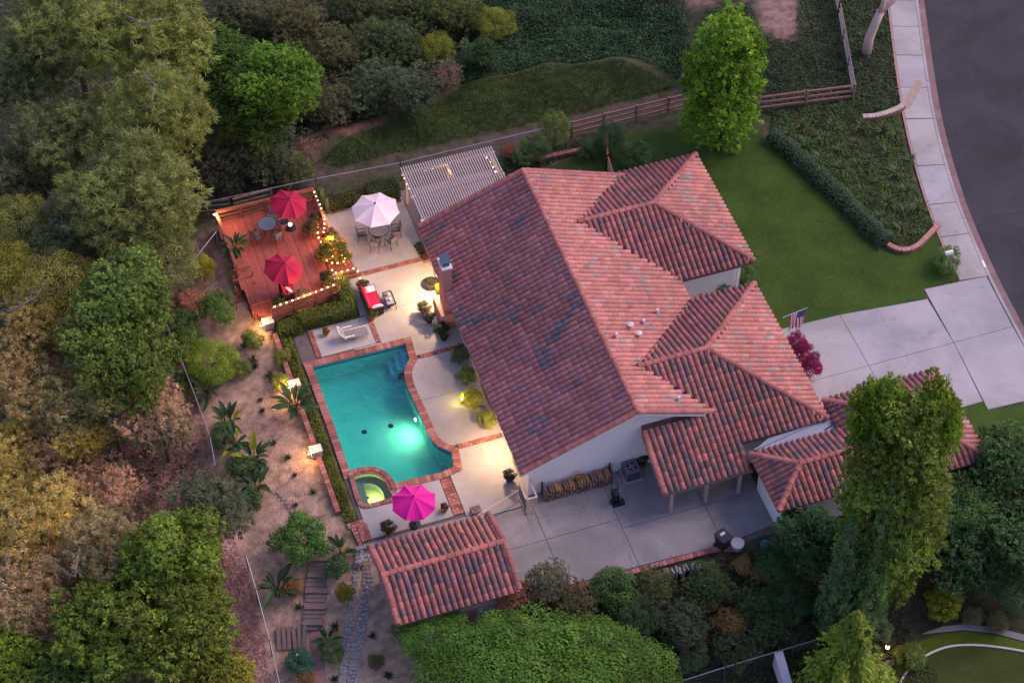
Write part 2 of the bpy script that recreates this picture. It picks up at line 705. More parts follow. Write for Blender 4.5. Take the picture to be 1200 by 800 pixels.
axu = np.concatenate([[-2500, -900, -350, -160, -95, -66], np.arange(-52, 47, 0.3), [60, 90, 160, 350, 900, 2500]])
axv = np.concatenate([[-2500, -900, -350, -160, -95, -62], np.arange(-44, 50, 0.3), [62, 90, 160, 350, 900, 2500]])
GU, GV = np.meshgrid(axu, axv)
GZ = zt(GU, GV) - 0.06
hole = inpoly(GU, GV, offset_poly(POOL, 0.36)) | inpoly(GU, GV, offset_poly(SPA, 0.36))
GZ = np.where(hole, -2.6, GZ)
KERB = [(47, 46), (40.5, 34), (36.6, 26), (33.9, 18.9), (31.35, 12.0), (30.0, 8.0), (29.0, 4.2), (28.35, 1.3), (27.98, -1.0), (27.5, -4.5), (27.15, -9.2), (26.9, -14), (26.8, -20), (26.9, -28), (27.4, -40)]
GZ = np.where(inpoly(GU, GV, [(p[0] - .7, p[1]) for p in KERB] + [(90, -40), (90, 46)]), np.minimum(GZ, -0.30), GZ)      # bed of the street

colr = np.zeros(GU.shape + (3,)) + np.array((.085, .082, .045))
jit = 0.3 * (np.sin(GU * 5.1 + 3 * np.sin(GV * 2.3)) + np.sin(GV * 4.3 + 2 * np.sin(GU * 3.1))) + rng.normal(0, .12, GU.shape)
JU, JV = GU + jit, GV + 0.8 * jit[::-1, ::-1][:GU.shape[0], :GU.shape[1]]
zones = [
    ([(-21, 13), (-12.4, 13), (-12.4, -11), (-5.6, -11), (-5.6, -40), (-24, -40), (-20.5, -12)], (.44, .30, .215)),
    (g_poly([(150, 500), (200, 470), (215, 410), (236, 470), (246, 540), (262, 600), (300, 700), (322, 815), (265, 815), (255, 700), (200, 620), (130, 610)]), (.40, .235, .20)),
    (g_poly([(160, 400), (190, 340), (245, 260), (262, 300), (215, 350), (195, 360), (212, 420), (180, 430)]), (.24, .155, .135)),
    (g_poly([(372, 215), (250, 226), (250, 190), (370, 175), (500, 172), (640, 140), (800, 103), (800, 118), (640, 160)]), (.105, .075, .065)),
    (g_poly([(370, 190), (420, 155), (480, 130), (545, 100), (600, 88), (660, 76), (720, 70), (760, 84), (795, 100), (740, 118), (650, 140), (560, 160), (480, 176), (400, 197)]), (.06, .092, .026)),
    (g_poly([(352, 162), (372, 150), (400, 144), (442, 135), (440, 147), (400, 154), (362, 176), (360, 195), (350, 190)]), (.30, .14, .115)),
    (g_poly([(545, 95), (560, -10), (790, -10), (800, 98), (720, 66), (640, 72)]), (.022, .046, .016)),
    (g_poly([(790, 110), (800, -10), (1060, -10), (1062, 135), (920, 150)]), (.05, .058, .03)),
    (g_poly([(880, -10), (930, -10), (938, 30), (930, 48), (905, 45), (890, 20)]), (.28, .18, .15)),
    (g_poly([(765, -10), (830, -10), (832, 6), (780, 10)]), (.28, .15, .14)),
    ([(3, 7.4), (10, 7.4), (10, 13.8), (-7, 14.2), (-7, 12.6), (3, 12.6)], (.095, .08, .05)),
    ([(-5.6, -16.7), (40, -16.7), (40, -40), (-5.6, -40)], (.052, .05, .03)),
    ([(-12.2, -9), (-11.6, -9), (-11.6, 5), (-12.2, 5)], (.06, .09, .02)),
]
for poly, c in zones:
    colr[inpoly(JU, JV, poly)] = c
for _ in range(2):
    cc = colr.copy()
    cc[1:-1, 1:-1] = (colr[1:-1, 1:-1] * 2 + colr[:-2, 1:-1] + colr[2:, 1:-1] + colr[1:-1, :-2] + colr[1:-1, 2:]) / 6
    colr = cc
ny, nx = GU.shape
me = bpy.data.meshes.new('ground')
co = np.stack([GU, GV, GZ], -1).reshape(-1, 3)
idx = np.arange(ny * nx).reshape(ny, nx)
q = np.stack([idx[:-1, :-1], idx[:-1, 1:], idx[1:, 1:], idx[1:, :-1]], -1).reshape(-1, 4)
me.vertices.add(len(co))
me.vertices.foreach_set('co', co.astype(np.float32).ravel())
me.loops.add(q.size)
me.loops.foreach_set('vertex_index', q.astype(np.int32).ravel())
me.polygons.add(len(q))
me.polygons.foreach_set('loop_start', np.arange(0, q.size, 4, dtype=np.int32))
me.polygons.foreach_set('use_smooth', np.ones(len(q), bool))
at = me.attributes.new('Col', 'FLOAT_COLOR', 'POINT')
at.data.foreach_set('color', np.concatenate([colr.reshape(-1, 3), np.ones((len(co), 1))], 1).astype(np.float32).ravel())
me.update(calc_edges=True)
me.materials.append(TERR)
ground = bpy.data.objects.new('ground', me)
link(ground)
ground['kind'] = 'structure'

# ================================================================== street, kerb, sidewalk


def resample(pl, step):
    out = [Vector(pl[0])]
    for a, b in zip(pl[:-1], pl[1:]):
        a, b = Vector(a), Vector(b)
        n = max(1, int((b - a).length / step + .5))
        for k in range(1, n + 1):
            out.append(a.lerp(b, k / n))
    return out


def smooth_line(pl, it=3):
    pl = [Vector(p) for p in pl]
    for _ in range(it):
        q = [pl[0]]
        for a, b in zip(pl[:-1], pl[1:]):
            q += [a.lerp(b, .25), a.lerp(b, .75)]
        pl = q + [pl[-1]]
    return pl


KC = resample([tuple(p) for p in smooth_line(KERB, 2)], 0.7)


def side(pl, d):
    out = []
    for k, p in enumerate(pl):
        t = (pl[min(k + 1, len(pl) - 1)] - pl[max(k - 1, 0)]).normalized()
        out.append(p + Vector((t.y, -t.x)) * d)
    return out


def strip(pl, d0, d1, z0, z1):
    """ribbon between two offsets of a line, a solid"""
    a, b = side(pl, d0), side(pl, d1)
    mb = MB()
    n = len(pl)
    mb.v = [(p.x, p.y, z1) for p in a] + [(p.x, p.y, z1) for p in b] + [(p.x, p.y, z0) for p in a] + [(p.x, p.y, z0) for p in b]
    for k in range(n - 1):
        mb.f += [(k, k + 1, n + k + 1, n + k), (k, 2 * n + k, 2 * n + k + 1, k + 1), (n + k, n + k + 1, 3 * n + k + 1, 3 * n + k)]
    mb.f += [(0, n, 3 * n, 2 * n), (n - 1, 3 * n - 1, 4 * n - 1, 2 * n - 1)]
    return mb


# line runs north to south: side(+) lies towards the house, (-) towards the street
road = MB()
e = side(KC, -0.3)
f = side(KC, -60)
for k in range(len(KC) - 1):
    road.face([(e[k].x, e[k].y, -.115), (e[k + 1].x, e[k + 1].y, -.115), (f[k + 1].x, f[k + 1].y, -.115), (f[k].x, f[k].y, -.115)])
struct('road', road, ASPH)
gut = struct('gutter', strip(KC, -0.42, 0.02, -.25, -.105), GUTT)
kerb = thing('kerb', None, None)
kerb['kind'] = 'structure'
k0 = 0
while k0 < len(KC) - 1:
    k1 = min(k0 + 5, len(KC) - 1)
    seg = KC[k0:k1 + 1]
    seg = [seg[0].lerp(seg[1], .02)] + seg[1:-1] + [seg[-1].lerp(seg[-2], .02)]
    part('kerb_stone', strip(seg, 0.0, 0.17, -.25, .012), CONC2, kerb)
    k0 = k1
walk = thing('sidewalk', None, None)
walk['kind'] = 'structure'
k0 = 0
wcols = [CONC, CONC2, CONC]
i = 0
while k0 < len(KC) - 1:
    k1 = min(k0 + 4, len(KC) - 1)
    mid = (KC[k0] + KC[k1]) / 2
    if not (-13.2 < mid.y < -3.6):
        seg = KC[k0:k1 + 1]
        seg = [seg[0].lerp(seg[1], .03)] + seg[1:-1] + [seg[-1].lerp(seg[-2], .03)]
        part('slab', strip(seg, 0.195, 1.85, -.2, .02), wcols[i % 3], walk)
    i += 1
    k0 = k1
sb = [k for k in range(len(KC)) if KC[k].y > -3.4]
struct('sidewalk_edging', strip([KC[k] for k in sb], 1.87, 2.0, -.2, .035), mat('edging', (.40, .24, .21), .9, .2))
struct('sidewalk_bed', strip(KC, 0.1, 1.95, -.3, -.015), JOINT)
dm = MB()
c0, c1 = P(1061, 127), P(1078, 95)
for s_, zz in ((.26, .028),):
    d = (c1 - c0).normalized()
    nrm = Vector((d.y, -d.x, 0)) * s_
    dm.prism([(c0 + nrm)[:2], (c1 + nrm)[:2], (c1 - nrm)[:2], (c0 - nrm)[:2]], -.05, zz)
struct('sidewalk_strip', dm, mat('strip_sand', (.38, .29, .22), .9, .2))  # flat sand-coloured strip laid across the sidewalk slabs

# ================================================================== lawns
LAWN = mat_grass('lawn', (.072, .124, .024), (.042, .084, .017), (.12, .115, .035))
LAWN2 = mat_grass('lawn_worn', (.062, .088, .022), (.045, .062, .018), (.11, .085, .05))
LAWN3 = mat_grass('lawn_fresh', (.10, .145, .018), (.06, .10, .014), (.13, .13, .03))
struct('lawn', MB().prism([(9.2, 13.5), (19.5, 12.9), (19.7, 9.6), (20.6, 6.2), (21.7, 2.4), (22.9, -.3), (24.3, -.9), (26.05, .0), (26.1, -3.7), (23.5, -3.86), (23.35, -4.5),
                           (15.5, -3.98), (13.0, -4.0), (12.8, -2.5), (9.2, -2.5)], -.2, .0), LAWN)
struct('side_lawn', MB().prism([(18.5, -12.35), (23.0, -12.35), (23.05, -12.95), (25.2, -13.2), (24.9, -16.5), (18.5, -16.5)], -.2, .0), LAWN)
struct('back_lawn', MB().prism([(4.1, 7.3), (9.1, 7.3), (9.1, 12.5), (7.0, 12.3), (4.1, 10.9)], -.2, -.008), LAWN2)

# ================================================================== driveway and courtyard slabs
def slabs(name, m, recs, base=True):
    t = thing(name, None, None)
    t['kind'] = 'structure'
    for r in recs:
        if len(r) == 4 and not hasattr(r[0], '__len__'):
            u0, u1, v0, v1 = r
            r = [(u0, v0), (u1, v0), (u1, v1), (u0, v1)]
        q = offset_poly(r, -0.014)
        part('slab', MB().prism(q, -.12, .02 + random.uniform(-.003, .003)), m, t)
    return t


dw = slabs('driveway', CONC2, [
    [(13.1, -8.0), (18.15, -8.0), (18.15, -4.08), (13.1, -3.95)], [(13.1, -12.4), (18.15, -12.4), (18.15, -8.0), (13.1, -8.0)],
    [(18.15, -8.0), (23.35, -8.0), (23.35, -4.6), (18.15, -4.08)], [(18.15, -12.3), (23.0, -12.3), (23.35, -8.0), (18.15, -8.0)],
    [(23.35, -8.0), (27.0, -8.0), (27.3, -4.1), (23.5, -3.85)], [(23.0, -12.9), (26.8, -13.1), (27.0, -8.0), (23.35, -8.0)]])
struct('driveway_bed', MB().prism([(13, -12.9), (26.7, -13), (26.9, -4.2), (13, -4.1)], -.2, -.03), JOINT)

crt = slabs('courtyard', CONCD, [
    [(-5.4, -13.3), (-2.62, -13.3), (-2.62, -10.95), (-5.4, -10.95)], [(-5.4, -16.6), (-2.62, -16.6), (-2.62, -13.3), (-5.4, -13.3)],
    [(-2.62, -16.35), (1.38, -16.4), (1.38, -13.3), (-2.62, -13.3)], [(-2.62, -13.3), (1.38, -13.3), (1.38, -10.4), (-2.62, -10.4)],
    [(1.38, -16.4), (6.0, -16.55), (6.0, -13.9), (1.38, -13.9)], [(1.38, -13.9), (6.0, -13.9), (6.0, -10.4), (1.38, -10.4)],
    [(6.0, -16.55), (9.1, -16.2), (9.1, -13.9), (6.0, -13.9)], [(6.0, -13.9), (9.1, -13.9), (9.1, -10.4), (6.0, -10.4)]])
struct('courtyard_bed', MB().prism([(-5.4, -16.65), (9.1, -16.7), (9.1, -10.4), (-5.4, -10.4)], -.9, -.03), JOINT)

# ================================================================== patio: slabs between brick bands, pool and spa cut out
PH = [offset_poly(POOL, 0.40), offset_poly(SPA, 0.05)]
pat = thing('patio', None, None)
pat['kind'] = 'structure'
BANDS = []
for r in [(-7.5, -2.6, 7.68, 13.1), (-7.5, -2.6, 4.5, 7.38), (-6.95, -2.6, .72, 4.5), (-8.5, -6.97, .72, 2.28), (-10.4, -7.2, 2.3, 4.4), (-8.5, -2.6, -2.4, .46), (-8.5, -2.6, -5.9, -2.4),
          (-6.1, -2.6, -10.9, -6.22), (-11.3, -6.72, -10.35, -7.0), (-2.6, 3.1, 7.68, 10.4), (-2.6, 3.1, 10.4, 13.1), (-7.2, -6.95, 4.3, 4.5)]:
    u0, u1, v0, v1 = r
    rect = offset_poly([(u0, v0), (u1, v0), (u1, v1), (u0, v1)], -.012)
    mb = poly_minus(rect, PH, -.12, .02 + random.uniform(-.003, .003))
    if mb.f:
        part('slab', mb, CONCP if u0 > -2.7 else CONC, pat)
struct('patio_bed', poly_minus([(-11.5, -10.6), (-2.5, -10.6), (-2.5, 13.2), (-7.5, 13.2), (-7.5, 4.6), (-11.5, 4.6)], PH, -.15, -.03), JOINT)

bmesh_box = MB().box((0, 0, 0), (1, 1, 1)).mesh('brick', colr=(1, 1, 1))
bmesh_box.materials.append(BRICK)


def brick_color():
    k = random.random()
    b = random.choice([(.33, .13, .10), (.29, .11, .085), (.37, .16, .13), (.26, .10, .085), (.34, .17, .15)])
    return tuple(x * (.8 + .4 * k) for x in b)


def brick_band(parent, a, b, w, z=.0, L=.2, h=.06, rows=1):
    """rows of bricks laid across the line a-b"""
    a, b = Vector(a), Vector(b)
    d = b - a
    n = max(1, int(d.length / L + .5))
    ang = math.atan2(d.y, d.x)
    nv = Vector((-math.sin(ang), math.cos(ang)))
    for k in range(n):
        c = a.lerp(b, (k + .5) / n)
        for r_ in range(rows):
            cc = c + nv * ((r_ + .5) / rows - .5) * w
            piece('brick', bmesh_box, parent, (cc.x, cc.y, z + random.uniform(-.003, .003)), (0, 0, ang),
                  (d.length / n - .018, w / rows - .012, h), brick_color())


# pool
POOLC = P(450, 480)
pool = thing('swimming_pool', 'turquoise swimming pool with brick coping, curved on the house side', 'pool', (POOLC.x, POOLC.y, 0))
WALLM = mat('pool_plaster', (.30, .62, .54), .6, .12, 1.2, .05, 20)
FLOORZ = -1.45
mb = MB()
n = len(POOL)
for k in range(n):
    a, b = POOL[k], POOL[(k + 1) % n]
    mb.face([(a[0], a[1], .0), (b[0], b[1], .0), (b[0], b[1], FLOORZ), (a[0], a[1], FLOORZ)])
part('shell_wall', mb, WALLM, pool)
part('pool_floor', MB().prism(POOL, FLOORZ - .1, FLOORZ), WALLM, pool)
# water tile line
tl = MB()
inn = offset_poly(POOL, -.012)
for k in range(n):
    a, b = inn[k], inn[(k + 1) % n]
    tl.face([(a[0], a[1], -.005), (b[0], b[1], -.005), (b[0], b[1], -.26), (a[0], a[1], -.26)])
part('tile_band', tl, mat('pool_tile', (.08, .22, .30), .3, .4, 14, 0), pool)
# shallow steps in the north-east corner
for k, (w_, zz) in enumerate(((.35, -.38), (.72, -.68), (1.1, -1.0))):
    q0, q1 = Vector(POOL[1]), Vector(POOL[2])
    st = [(q0.x - w_, q0.y - .02), (q0.x - .02, q0.y - .02), (q1.x - .03, q1.y + .0), (q1.x - w_, q1.y + .0)]
    part('step', MB().prism(st, FLOORZ, zz), mat('pool_step', (.3, .55, .62), .6, .1), pool)
for (x, y) in ((458, 499), (427, 506)):
    d_ = P(x, y, FLOORZ)
    part('drain', MB().lathe([(.001, 0), (.15, 0), (.15, .02), (.001, .03)], 12, (d_.x, d_.y, FLOORZ)), DARKM, pool)


def water_mat(name, tintc, ripple):
    m, t, b = nt_new(name)
    out = t.nodes['Material Output']
    tr = t.nodes.new('ShaderNodeBsdfTransparent')
    tr.inputs[0].default_value = (*tintc, 1)
    gl = t.nodes.new('ShaderNodeBsdfGlossy')
    gl.inputs['Roughness'].default_value = 0.04
    fr = t.nodes.new('ShaderNodeFresnel')
    fr.inputs[0].default_value = 1.33
    tc = t.nodes.new('ShaderNodeTexCoord')
    no = t.nodes.new('ShaderNodeTexNoise')
    no.inputs['Scale'].default_value = 2.2
    no.inputs['Detail'].default_value = 3
    no.inputs['Distortion'].default_value = .6
    bp = t.nodes.new('ShaderNodeBump')
    bp.inputs['Strength'].default_value = ripple
    bp.inputs['Distance'].default_value = .08
    t.links.new(tc.outputs['Object'], no.inputs['Vector'])
    t.links.new(no.outputs['Fac'], bp.inputs['Height'])
    t.links.new(bp.outputs['Normal'], gl.inputs['Normal'])
    t.links.new(bp.outputs['Normal'], fr.inputs['Normal'])
    ms = t.nodes.new('ShaderNodeMixShader')
    t.links.new(fr.outputs[0], ms.inputs[0])
    t.links.new(tr.outputs[0], ms.inputs[1])
    t.links.new(gl.outputs[0], ms.inputs[2])
    t.links.new(ms.outputs[0], out.inputs['Surface'])
    t.nodes.remove(b)
    return m


WATER = water_mat('pool_water', (.24, .74, .73), .55)
wm = MB()
tris = tessellate_polygon([[Vector((p[0], p[1], 0)) for p in POOL]])
wm.v = [(p[0], p[1], -.11) for p in POOL]
for t_ in tris:
    wm.f.append(tuple(t_))
wat = part('water', wm, WATER, pool)
cp_ = smooth_ring = POOL
ring_mid = offset_poly(POOL, .2)
for k in range(n):
    a, b = Vector(ring_mid[k]), Vector(ring_mid[(k + 1) % n])
    if (b - a).length > .05:
        brick_band(pool, a, b, .42, .015, .21, .09)
cb = MB()
n = len(POOL)
for k in range(n):
    a, b, c, d = POOL[k], POOL[(k + 1) % n], COPING_OUT[(k + 1) % n], COPING_OUT[k]
    cb.face([(a[0], a[1], .035), (b[0], b[1], .035), (c[0], c[1], .035), (d[0], d[1], .035)])
    cb.face([(a[0], a[1], -.06), (b[0], b[1], -.06), (b[0], b[1], .035), (a[0], a[1], .035)])
part('coping_mortar', cb, mat('mortar', (.27, .16, .14), .95, .2, 6), pool)
# light in the east wall
lp = P(487, 487, -.5)
lp = Vector((-6.52, -3.4, -.45))
pl_xy = P(488.5, 487, 0)
q = min(range(len(POOL)), key=lambda k: (Vector(POOL[k]) - Vector((pl_xy.x, pl_xy.y))).length)
part('light_lens', MB().ball((pl_xy.x - .10, pl_xy.y, -.30), .11, 10, 6, (.5, 1, 1)), mat_emit('pool_lamp', (.95, 1.0, .85), 14), pool, True)
ld = bpy.data.lights.new('pool_lamp', 'SPOT')
ld.energy = 170
ld.spot_size = R(160)
ld.spot_blend = 1.0
ld.color = (1.0, .92, .50)
ld.shadow_soft_size = .12
lo = bpy.data.objects.new('pool_lamp', ld)
link(lo, pool)
lo.location = Vector((pl_xy.x - .30, pl_xy.y, -.45)) - root_off(pool)
lo.rotation_euler = Vector((.75, .25, 1.0)).to_track_quat('Z', 'Y').to_euler()

# spa
SC = P(436, 572)
spa = thing('hot_tub', 'small curved hot tub with yellow-lit seat beside the magenta umbrella', 'hot tub', (SC.x, SC.y, 0))
SPAM = mat('spa_plaster', (.42, .46, .36), .6, .12, 3, .05)
mb = MB()
n = len(SPA)
for k in range(n):
    a, b = SPA[k], SPA[(k + 1) % n]
    mb.face([(a[0], a[1], .07), (b[0], b[1], .07), (b[0], b[1], -1.0), (a[0], a[1], -1.0)])
part('shell_wall', mb, SPAM, spa)
part('spa_floor', MB().prism(SPA, -1.1, -1.0), SPAM, spa)
inner = offset_poly(SPA, -.42)
bench = poly_minus(SPA, [inner], -1.0, -.5)
part('bench', bench, mat('spa_bench', (.13, .17, .21), .6, .15), spa)
wm = MB()
wm.v = [(p[0], p[1], -.03) for p in SPA]
wm.f = [tuple(t_) for t_ in tessellate_polygon([[Vector((p[0], p[1], 0)) for p in SPA]])]
part('water', wm, water_mat('spa_water', (.62, .85, .75), .25), spa)
ringm = offset_poly(SPA, .13)
for k in range(n):
    a, b = Vector(ringm[k]), Vector(ringm[(k + 1) % n])
    brick_band(spa, a, b, .27, .06, .2, .1)
for (dx, dy) in ((-.25, .2), (.12, -.3)):
    part('drain', MB().lathe([(.001, 0), (.09, 0), (.09, .02), (.001, .025)], 10, (SC.x + dx, SC.y + dy, -.995)), DARKM, spa)
ld = bpy.data.lights.new('spa_lamp', 'POINT')
ld.energy = 42
ld.color = (1, .86, .2)
ld.shadow_soft_size = .06
lo = bpy.data.objects.new('spa_lamp', ld)
link(lo, spa)
lo.location = Vector((SC.x + .1, SC.y - .15, -.62)) - root_off(spa)

# brick bands in the patio
for a, b, w_, rows in (((-7.4, 7.53), (-2.75, 7.53), .28, 2), ((-7.08, 4.3), (-7.08, 2.35), .26, 2), ((-5.2, .59), (-2.75, .59), .26, 2), ((-5.1, -6.06), (-2.75, -6.06), .3, 2),
                       ((-6.42, -7.9), (-6.42, -10.3), .56, 3), ((-10.5, 2.35), (-10.5, 4.4), .3, 2), ((-12.2, -9.2), (-11.3, -9.2), .35, 2), ((-11.45, -9.3), (-11.45, -10.4), .55, 4)):
    brick_band(pat, a, b, w_, .0, .2, .09, rows)
# brick landing in front of the hot tub
for r_ in range(5):
    brick_band(pat, (-12.05 + .02 * r_, -9.5 - .24 * r_), (-11.75, -9.5 - .24 * r_), .22, .0, .2, .09)
# courtyard edge bricks
brick_band(crt, (-2.9, -16.58), (5.7, -16.72), .30, .03, .21, .12, 1)
brick_band(crt, (5.7, -16.72), (6.7, -17.1), .30, .03, .21, .12, 1)
# ================================================================== tiled roofs
TW, TL = 0.33, 0.43
prof = [(-.165, -.04), (-.135, -.04), (-.128, .03), (-.085, .09), (0, .12), (.085, .09), (.128, .03), (.135, -.04), (.165, -.04)]
tv, tf = [], []
for yy, lift in ((-TL * .5 - .04, .02), (TL * .5 + .03, .0)):
    for x_, z_ in prof:
        tv.append((x_, yy, z_ + lift))
for x_, z_ in prof:
    tv.append((x_, -TL * .5 - .04, max(-.04, z_ - .05)))
m7 = len(prof)
for k in range(m7 - 1):
    tf.append((k, k + 1, m7 + k + 1, m7 + k))
    tf.append((2 * m7 + k, 2 * m7 + k + 1, k + 1, k))
TV = np.array(tv)
tmb = MB()
tmb.v, tmb.f = tv, tf
tile_mesh = tmb.mesh('tile', colr=(1, 1, 1))
tile_mesh.polygons.foreach_set('use_smooth', [True] * len(tile_mesh.polygons))
tile_mesh.materials.append(TILE)
# ridge cap
cmb = MB()
for yy, rr in ((-.24, .165), (.24, .14)):
    for j in range(7):
        a = math.pi * j / 6
        cmb.v.append((math.cos(a) * rr, yy, math.sin(a) * rr * .8 - .02 + (.02 if yy < 0 else 0)))
for k in range(6):
    cmb.f.append((k, k + 1, 7 + k + 1, 7 + k))
cmb.f.append(tuple(range(7)))
cap_mesh = cmb.mesh('ridge_tile', colr=(1, 1, 1))
cap_mesh.materials.append(TILE)


def vnoise(x, y, s):
    return math.sin(x * s + 1.7 * math.sin(y * s * 1.3 + 1)) * math.cos(y * s * .9 + 1.4 * math.sin(x * s * .7))


def tile_color(style, u, v):
    k = random.random()
    if style == 'slate':            # weathered red with clusters of slate-coloured replacements
        n = vnoise(u * 1.0 + 3, v * 1.0, .95) + .35 * vnoise(u, v, 2.6)
        if n + .55 * (k - .5) > .80:
            c = random.choice([(.20, .165, .17), (.24, .175, .18), (.18, .15, .155)])
        elif k < .22: c = (.36, .17, .18)
        elif k < .75: c = (.42, .168, .155)
        else: c = (.48, .20, .18)
    elif style == 'pink':
        n = vnoise(u, v, 1.3)
        if k < .10 + .12 * max(0, n): c = random.choice([(.33, .24, .21), (.35, .22, .2), (.29, .21, .2)])
        elif k < .55: c = (.39, .17, .145)
        else: c = (.44, .19, .16)
    elif style == 'mixed':
        if k < .28: c = random.choice([(.19, .125, .125), (.23, .14, .135), (.17, .115, .12)])
        elif k < .62: c = (.31, .135, .12)
        elif k < .92: c = (.38, .15, .13)
        else: c = (.47, .17, .14)
    else:
        if k < .16: c = (.21, .13, .13)
        elif k < .5: c = (.31, .125, .115)
        else: c = (.38, .15, .13)
    f = random.uniform(.85, 1.15) * (1 + .13 * vnoise(u + 9, v * .6, .45) + .08 * vnoise(v, u, 1.7))
    return tuple(x * f for x in c)


class Plane:
    def __init__(s, eave_a, eave_b, z0, slope, run, style):
        """eave from a to b with the roof rising to the LEFT of a->b"""
        s.a, s.b = Vector(eave_a), Vector(eave_b)
        s.ac = (s.b - s.a).normalized()
        s.up = Vector((-s.ac.y, s.ac.x))
        s.z0, s.sl, s.run, s.style = z0, slope, run, style

    def h(s, u, v):
        return s.z0 + s.sl * ((u - s.a.x) * s.up.x + (v - s.a.y) * s.up.y)


class Block:
    def __init__(s, rects, planes):
        s.rects, s.planes = rects, planes

    def inside(s, u, v, e=1e-3):
        return any(r[0] - e <= u <= r[1] + e and r[2] - e <= v <= r[3] + e for r in s.rects)

    def h(s, u, v):
        return min(p.h(u, v) for p in s.planes) if s.inside(u, v) else -99


def tiled_roof(parent, blocks, decks, ridges, limit=300):
    rd = MB()
    for d in decks:
        rd.slabpoly(d, .10)
    roof = part('roof', rd, mat('roof_underlay', (.16, .07, .06), .9, .3), parent)
    frames = []
    for bi, B in enumerate(blocks):
        for pl in B.planes:
            W = (pl.b - pl.a).length
            nc = int(W / TW + .5)
            tw = W / nc
            sl = math.sqrt(1 + pl.sl ** 2)
            nr = int(pl.run * sl / (TL * .93) + .999)
            st = pl.run / nr
            cphase = 0
            for c in range(nc):
                base = tile_color(pl.style, c * 3.1, 7 * c)
                for r_ in range(nr):
                    q = pl.a + pl.ac * ((c + .5) * tw) + pl.up * ((r_ + .5) * st)
                    h = pl.h(q.x, q.y)
                    if not B.inside(q.x, q.y): continue
                    if h > B.h(q.x, q.y) + .02: continue
                    if any(o is not B and o.h(q.x, q.y) > h + .01 for o in blocks): continue
                    x = Vector((pl.ac.x, pl.ac.y, 0))
                    y = Vector((pl.up.x, pl.up.y, pl.sl)).normalized()
                    z = x.cross(y)
                    M = Matrix.Identity(4)
                    sw = tw / TW
                    sag = random.uniform(-.006, .006)
                    for k in range(3):
                        M[k][0], M[k][1], M[k][2] = x[k] * sw, y[k], z[k]
                    M[0][3], M[1][3], M[2][3] = q.x + x.x * sag, q.y + x.y * sag, h + .008 + random.uniform(0, .006)
                    frames.append((M, tile_color(pl.style, q.x, q.y)))
    frames.sort(key=lambda f: (f[0].translation - CAM).length)
    for M, c in frames[:limit]:
        piece('tile', tile_mesh, roof, M=M, color=c)
    rest = frames[limit:]
    if rest:
        mb = MB()
        nv = len(tv)
        A = np.concatenate([TV, np.ones((nv, 1))], 1)
        cols = []
        for k, (M, c) in enumerate(rest):
            w = A @ np.array(M).T
            mb.v += [tuple(p[:3]) for p in w]
            mb.f += [tuple(i + k * nv for i in f) for f in tf]
            cols += [c] * nv
        part('tile_field', mb, TILE, roof, True, None, 'stuff', cols, (1, 1, 1))
    for a, b, cst in ridges:
        a, b = Vector(a), Vector(b)
        d = b - a
        n = max(1, int(d.length / .42 + .5))
        y = d.normalized()
        x = y.cross(Vector((0, 0, 1))).normalized()
        z = x.cross(y)
        for k in range(n):
            p = a.lerp(b, (k + .5) / n)
            M = Matrix.Identity(4)
            for j in range(3):
                M[j][0], M[j][1], M[j][2] = x[j], y[j], z[j]
            M[0][3], M[1][3], M[2][3] = p.x, p.y, p.z + .085 + random.uniform(0, .008)
            f = random.uniform(.8, 1.2)
            piece('ridge_tile', cap_mesh, roof, M=M, color=tuple(t * f for t in cst))
    return roof


SL = .40
HC = Vector((3.2, -2.0, 0))
house = thing('house', 'large single-storey house under a red clay tile roof, next to the pool', 'house', HC)
CP_ = (.37, .14, .115)
CD_ = (.30, .11, .095)
main = Block([(-3.1, 9.5, -10.8, 7.6)], [Plane((-3.1, 7.6), (-3.1, -10.8), 2.7, SL, 6.3, 'slate'), Plane((9.5, -10.8), (9.5, 7.6), 2.7, SL, 6.3, 'pink')])
w1 = Block([(3.2, 14.0, -.95, 7.9)], [Plane((3.2, -.95), (14, -.95), 2.7, SL, 4.425, 'south'), Plane((14, -.95), (14, 7.9), 2.7, SL, 4.425, 'pink'), Plane((14, 7.9), (3.2, 7.9), 2.7, SL, 4.425, 'north')])
w2 = Block([(3.5, 13.35, -12.55, -2.5), (3.5, 8.5, -13.95, -12.5)],
           [Plane((3.5, -13.95), (13.35, -13.95), 2.14, SL, 6.425, 'mixed'), Plane((13.35, -12.55), (13.35, -2.5), 2.7, SL, 5.025, 'pink'), Plane((13.35, -2.5), (3.5, -2.5), 2.7, SL, 5.025, 'north')])
D_ = -.075
mz, z1, z2 = 2.7 + SL * 6.3, 2.7 + SL * 4.425, 2.7 + SL * 5.025
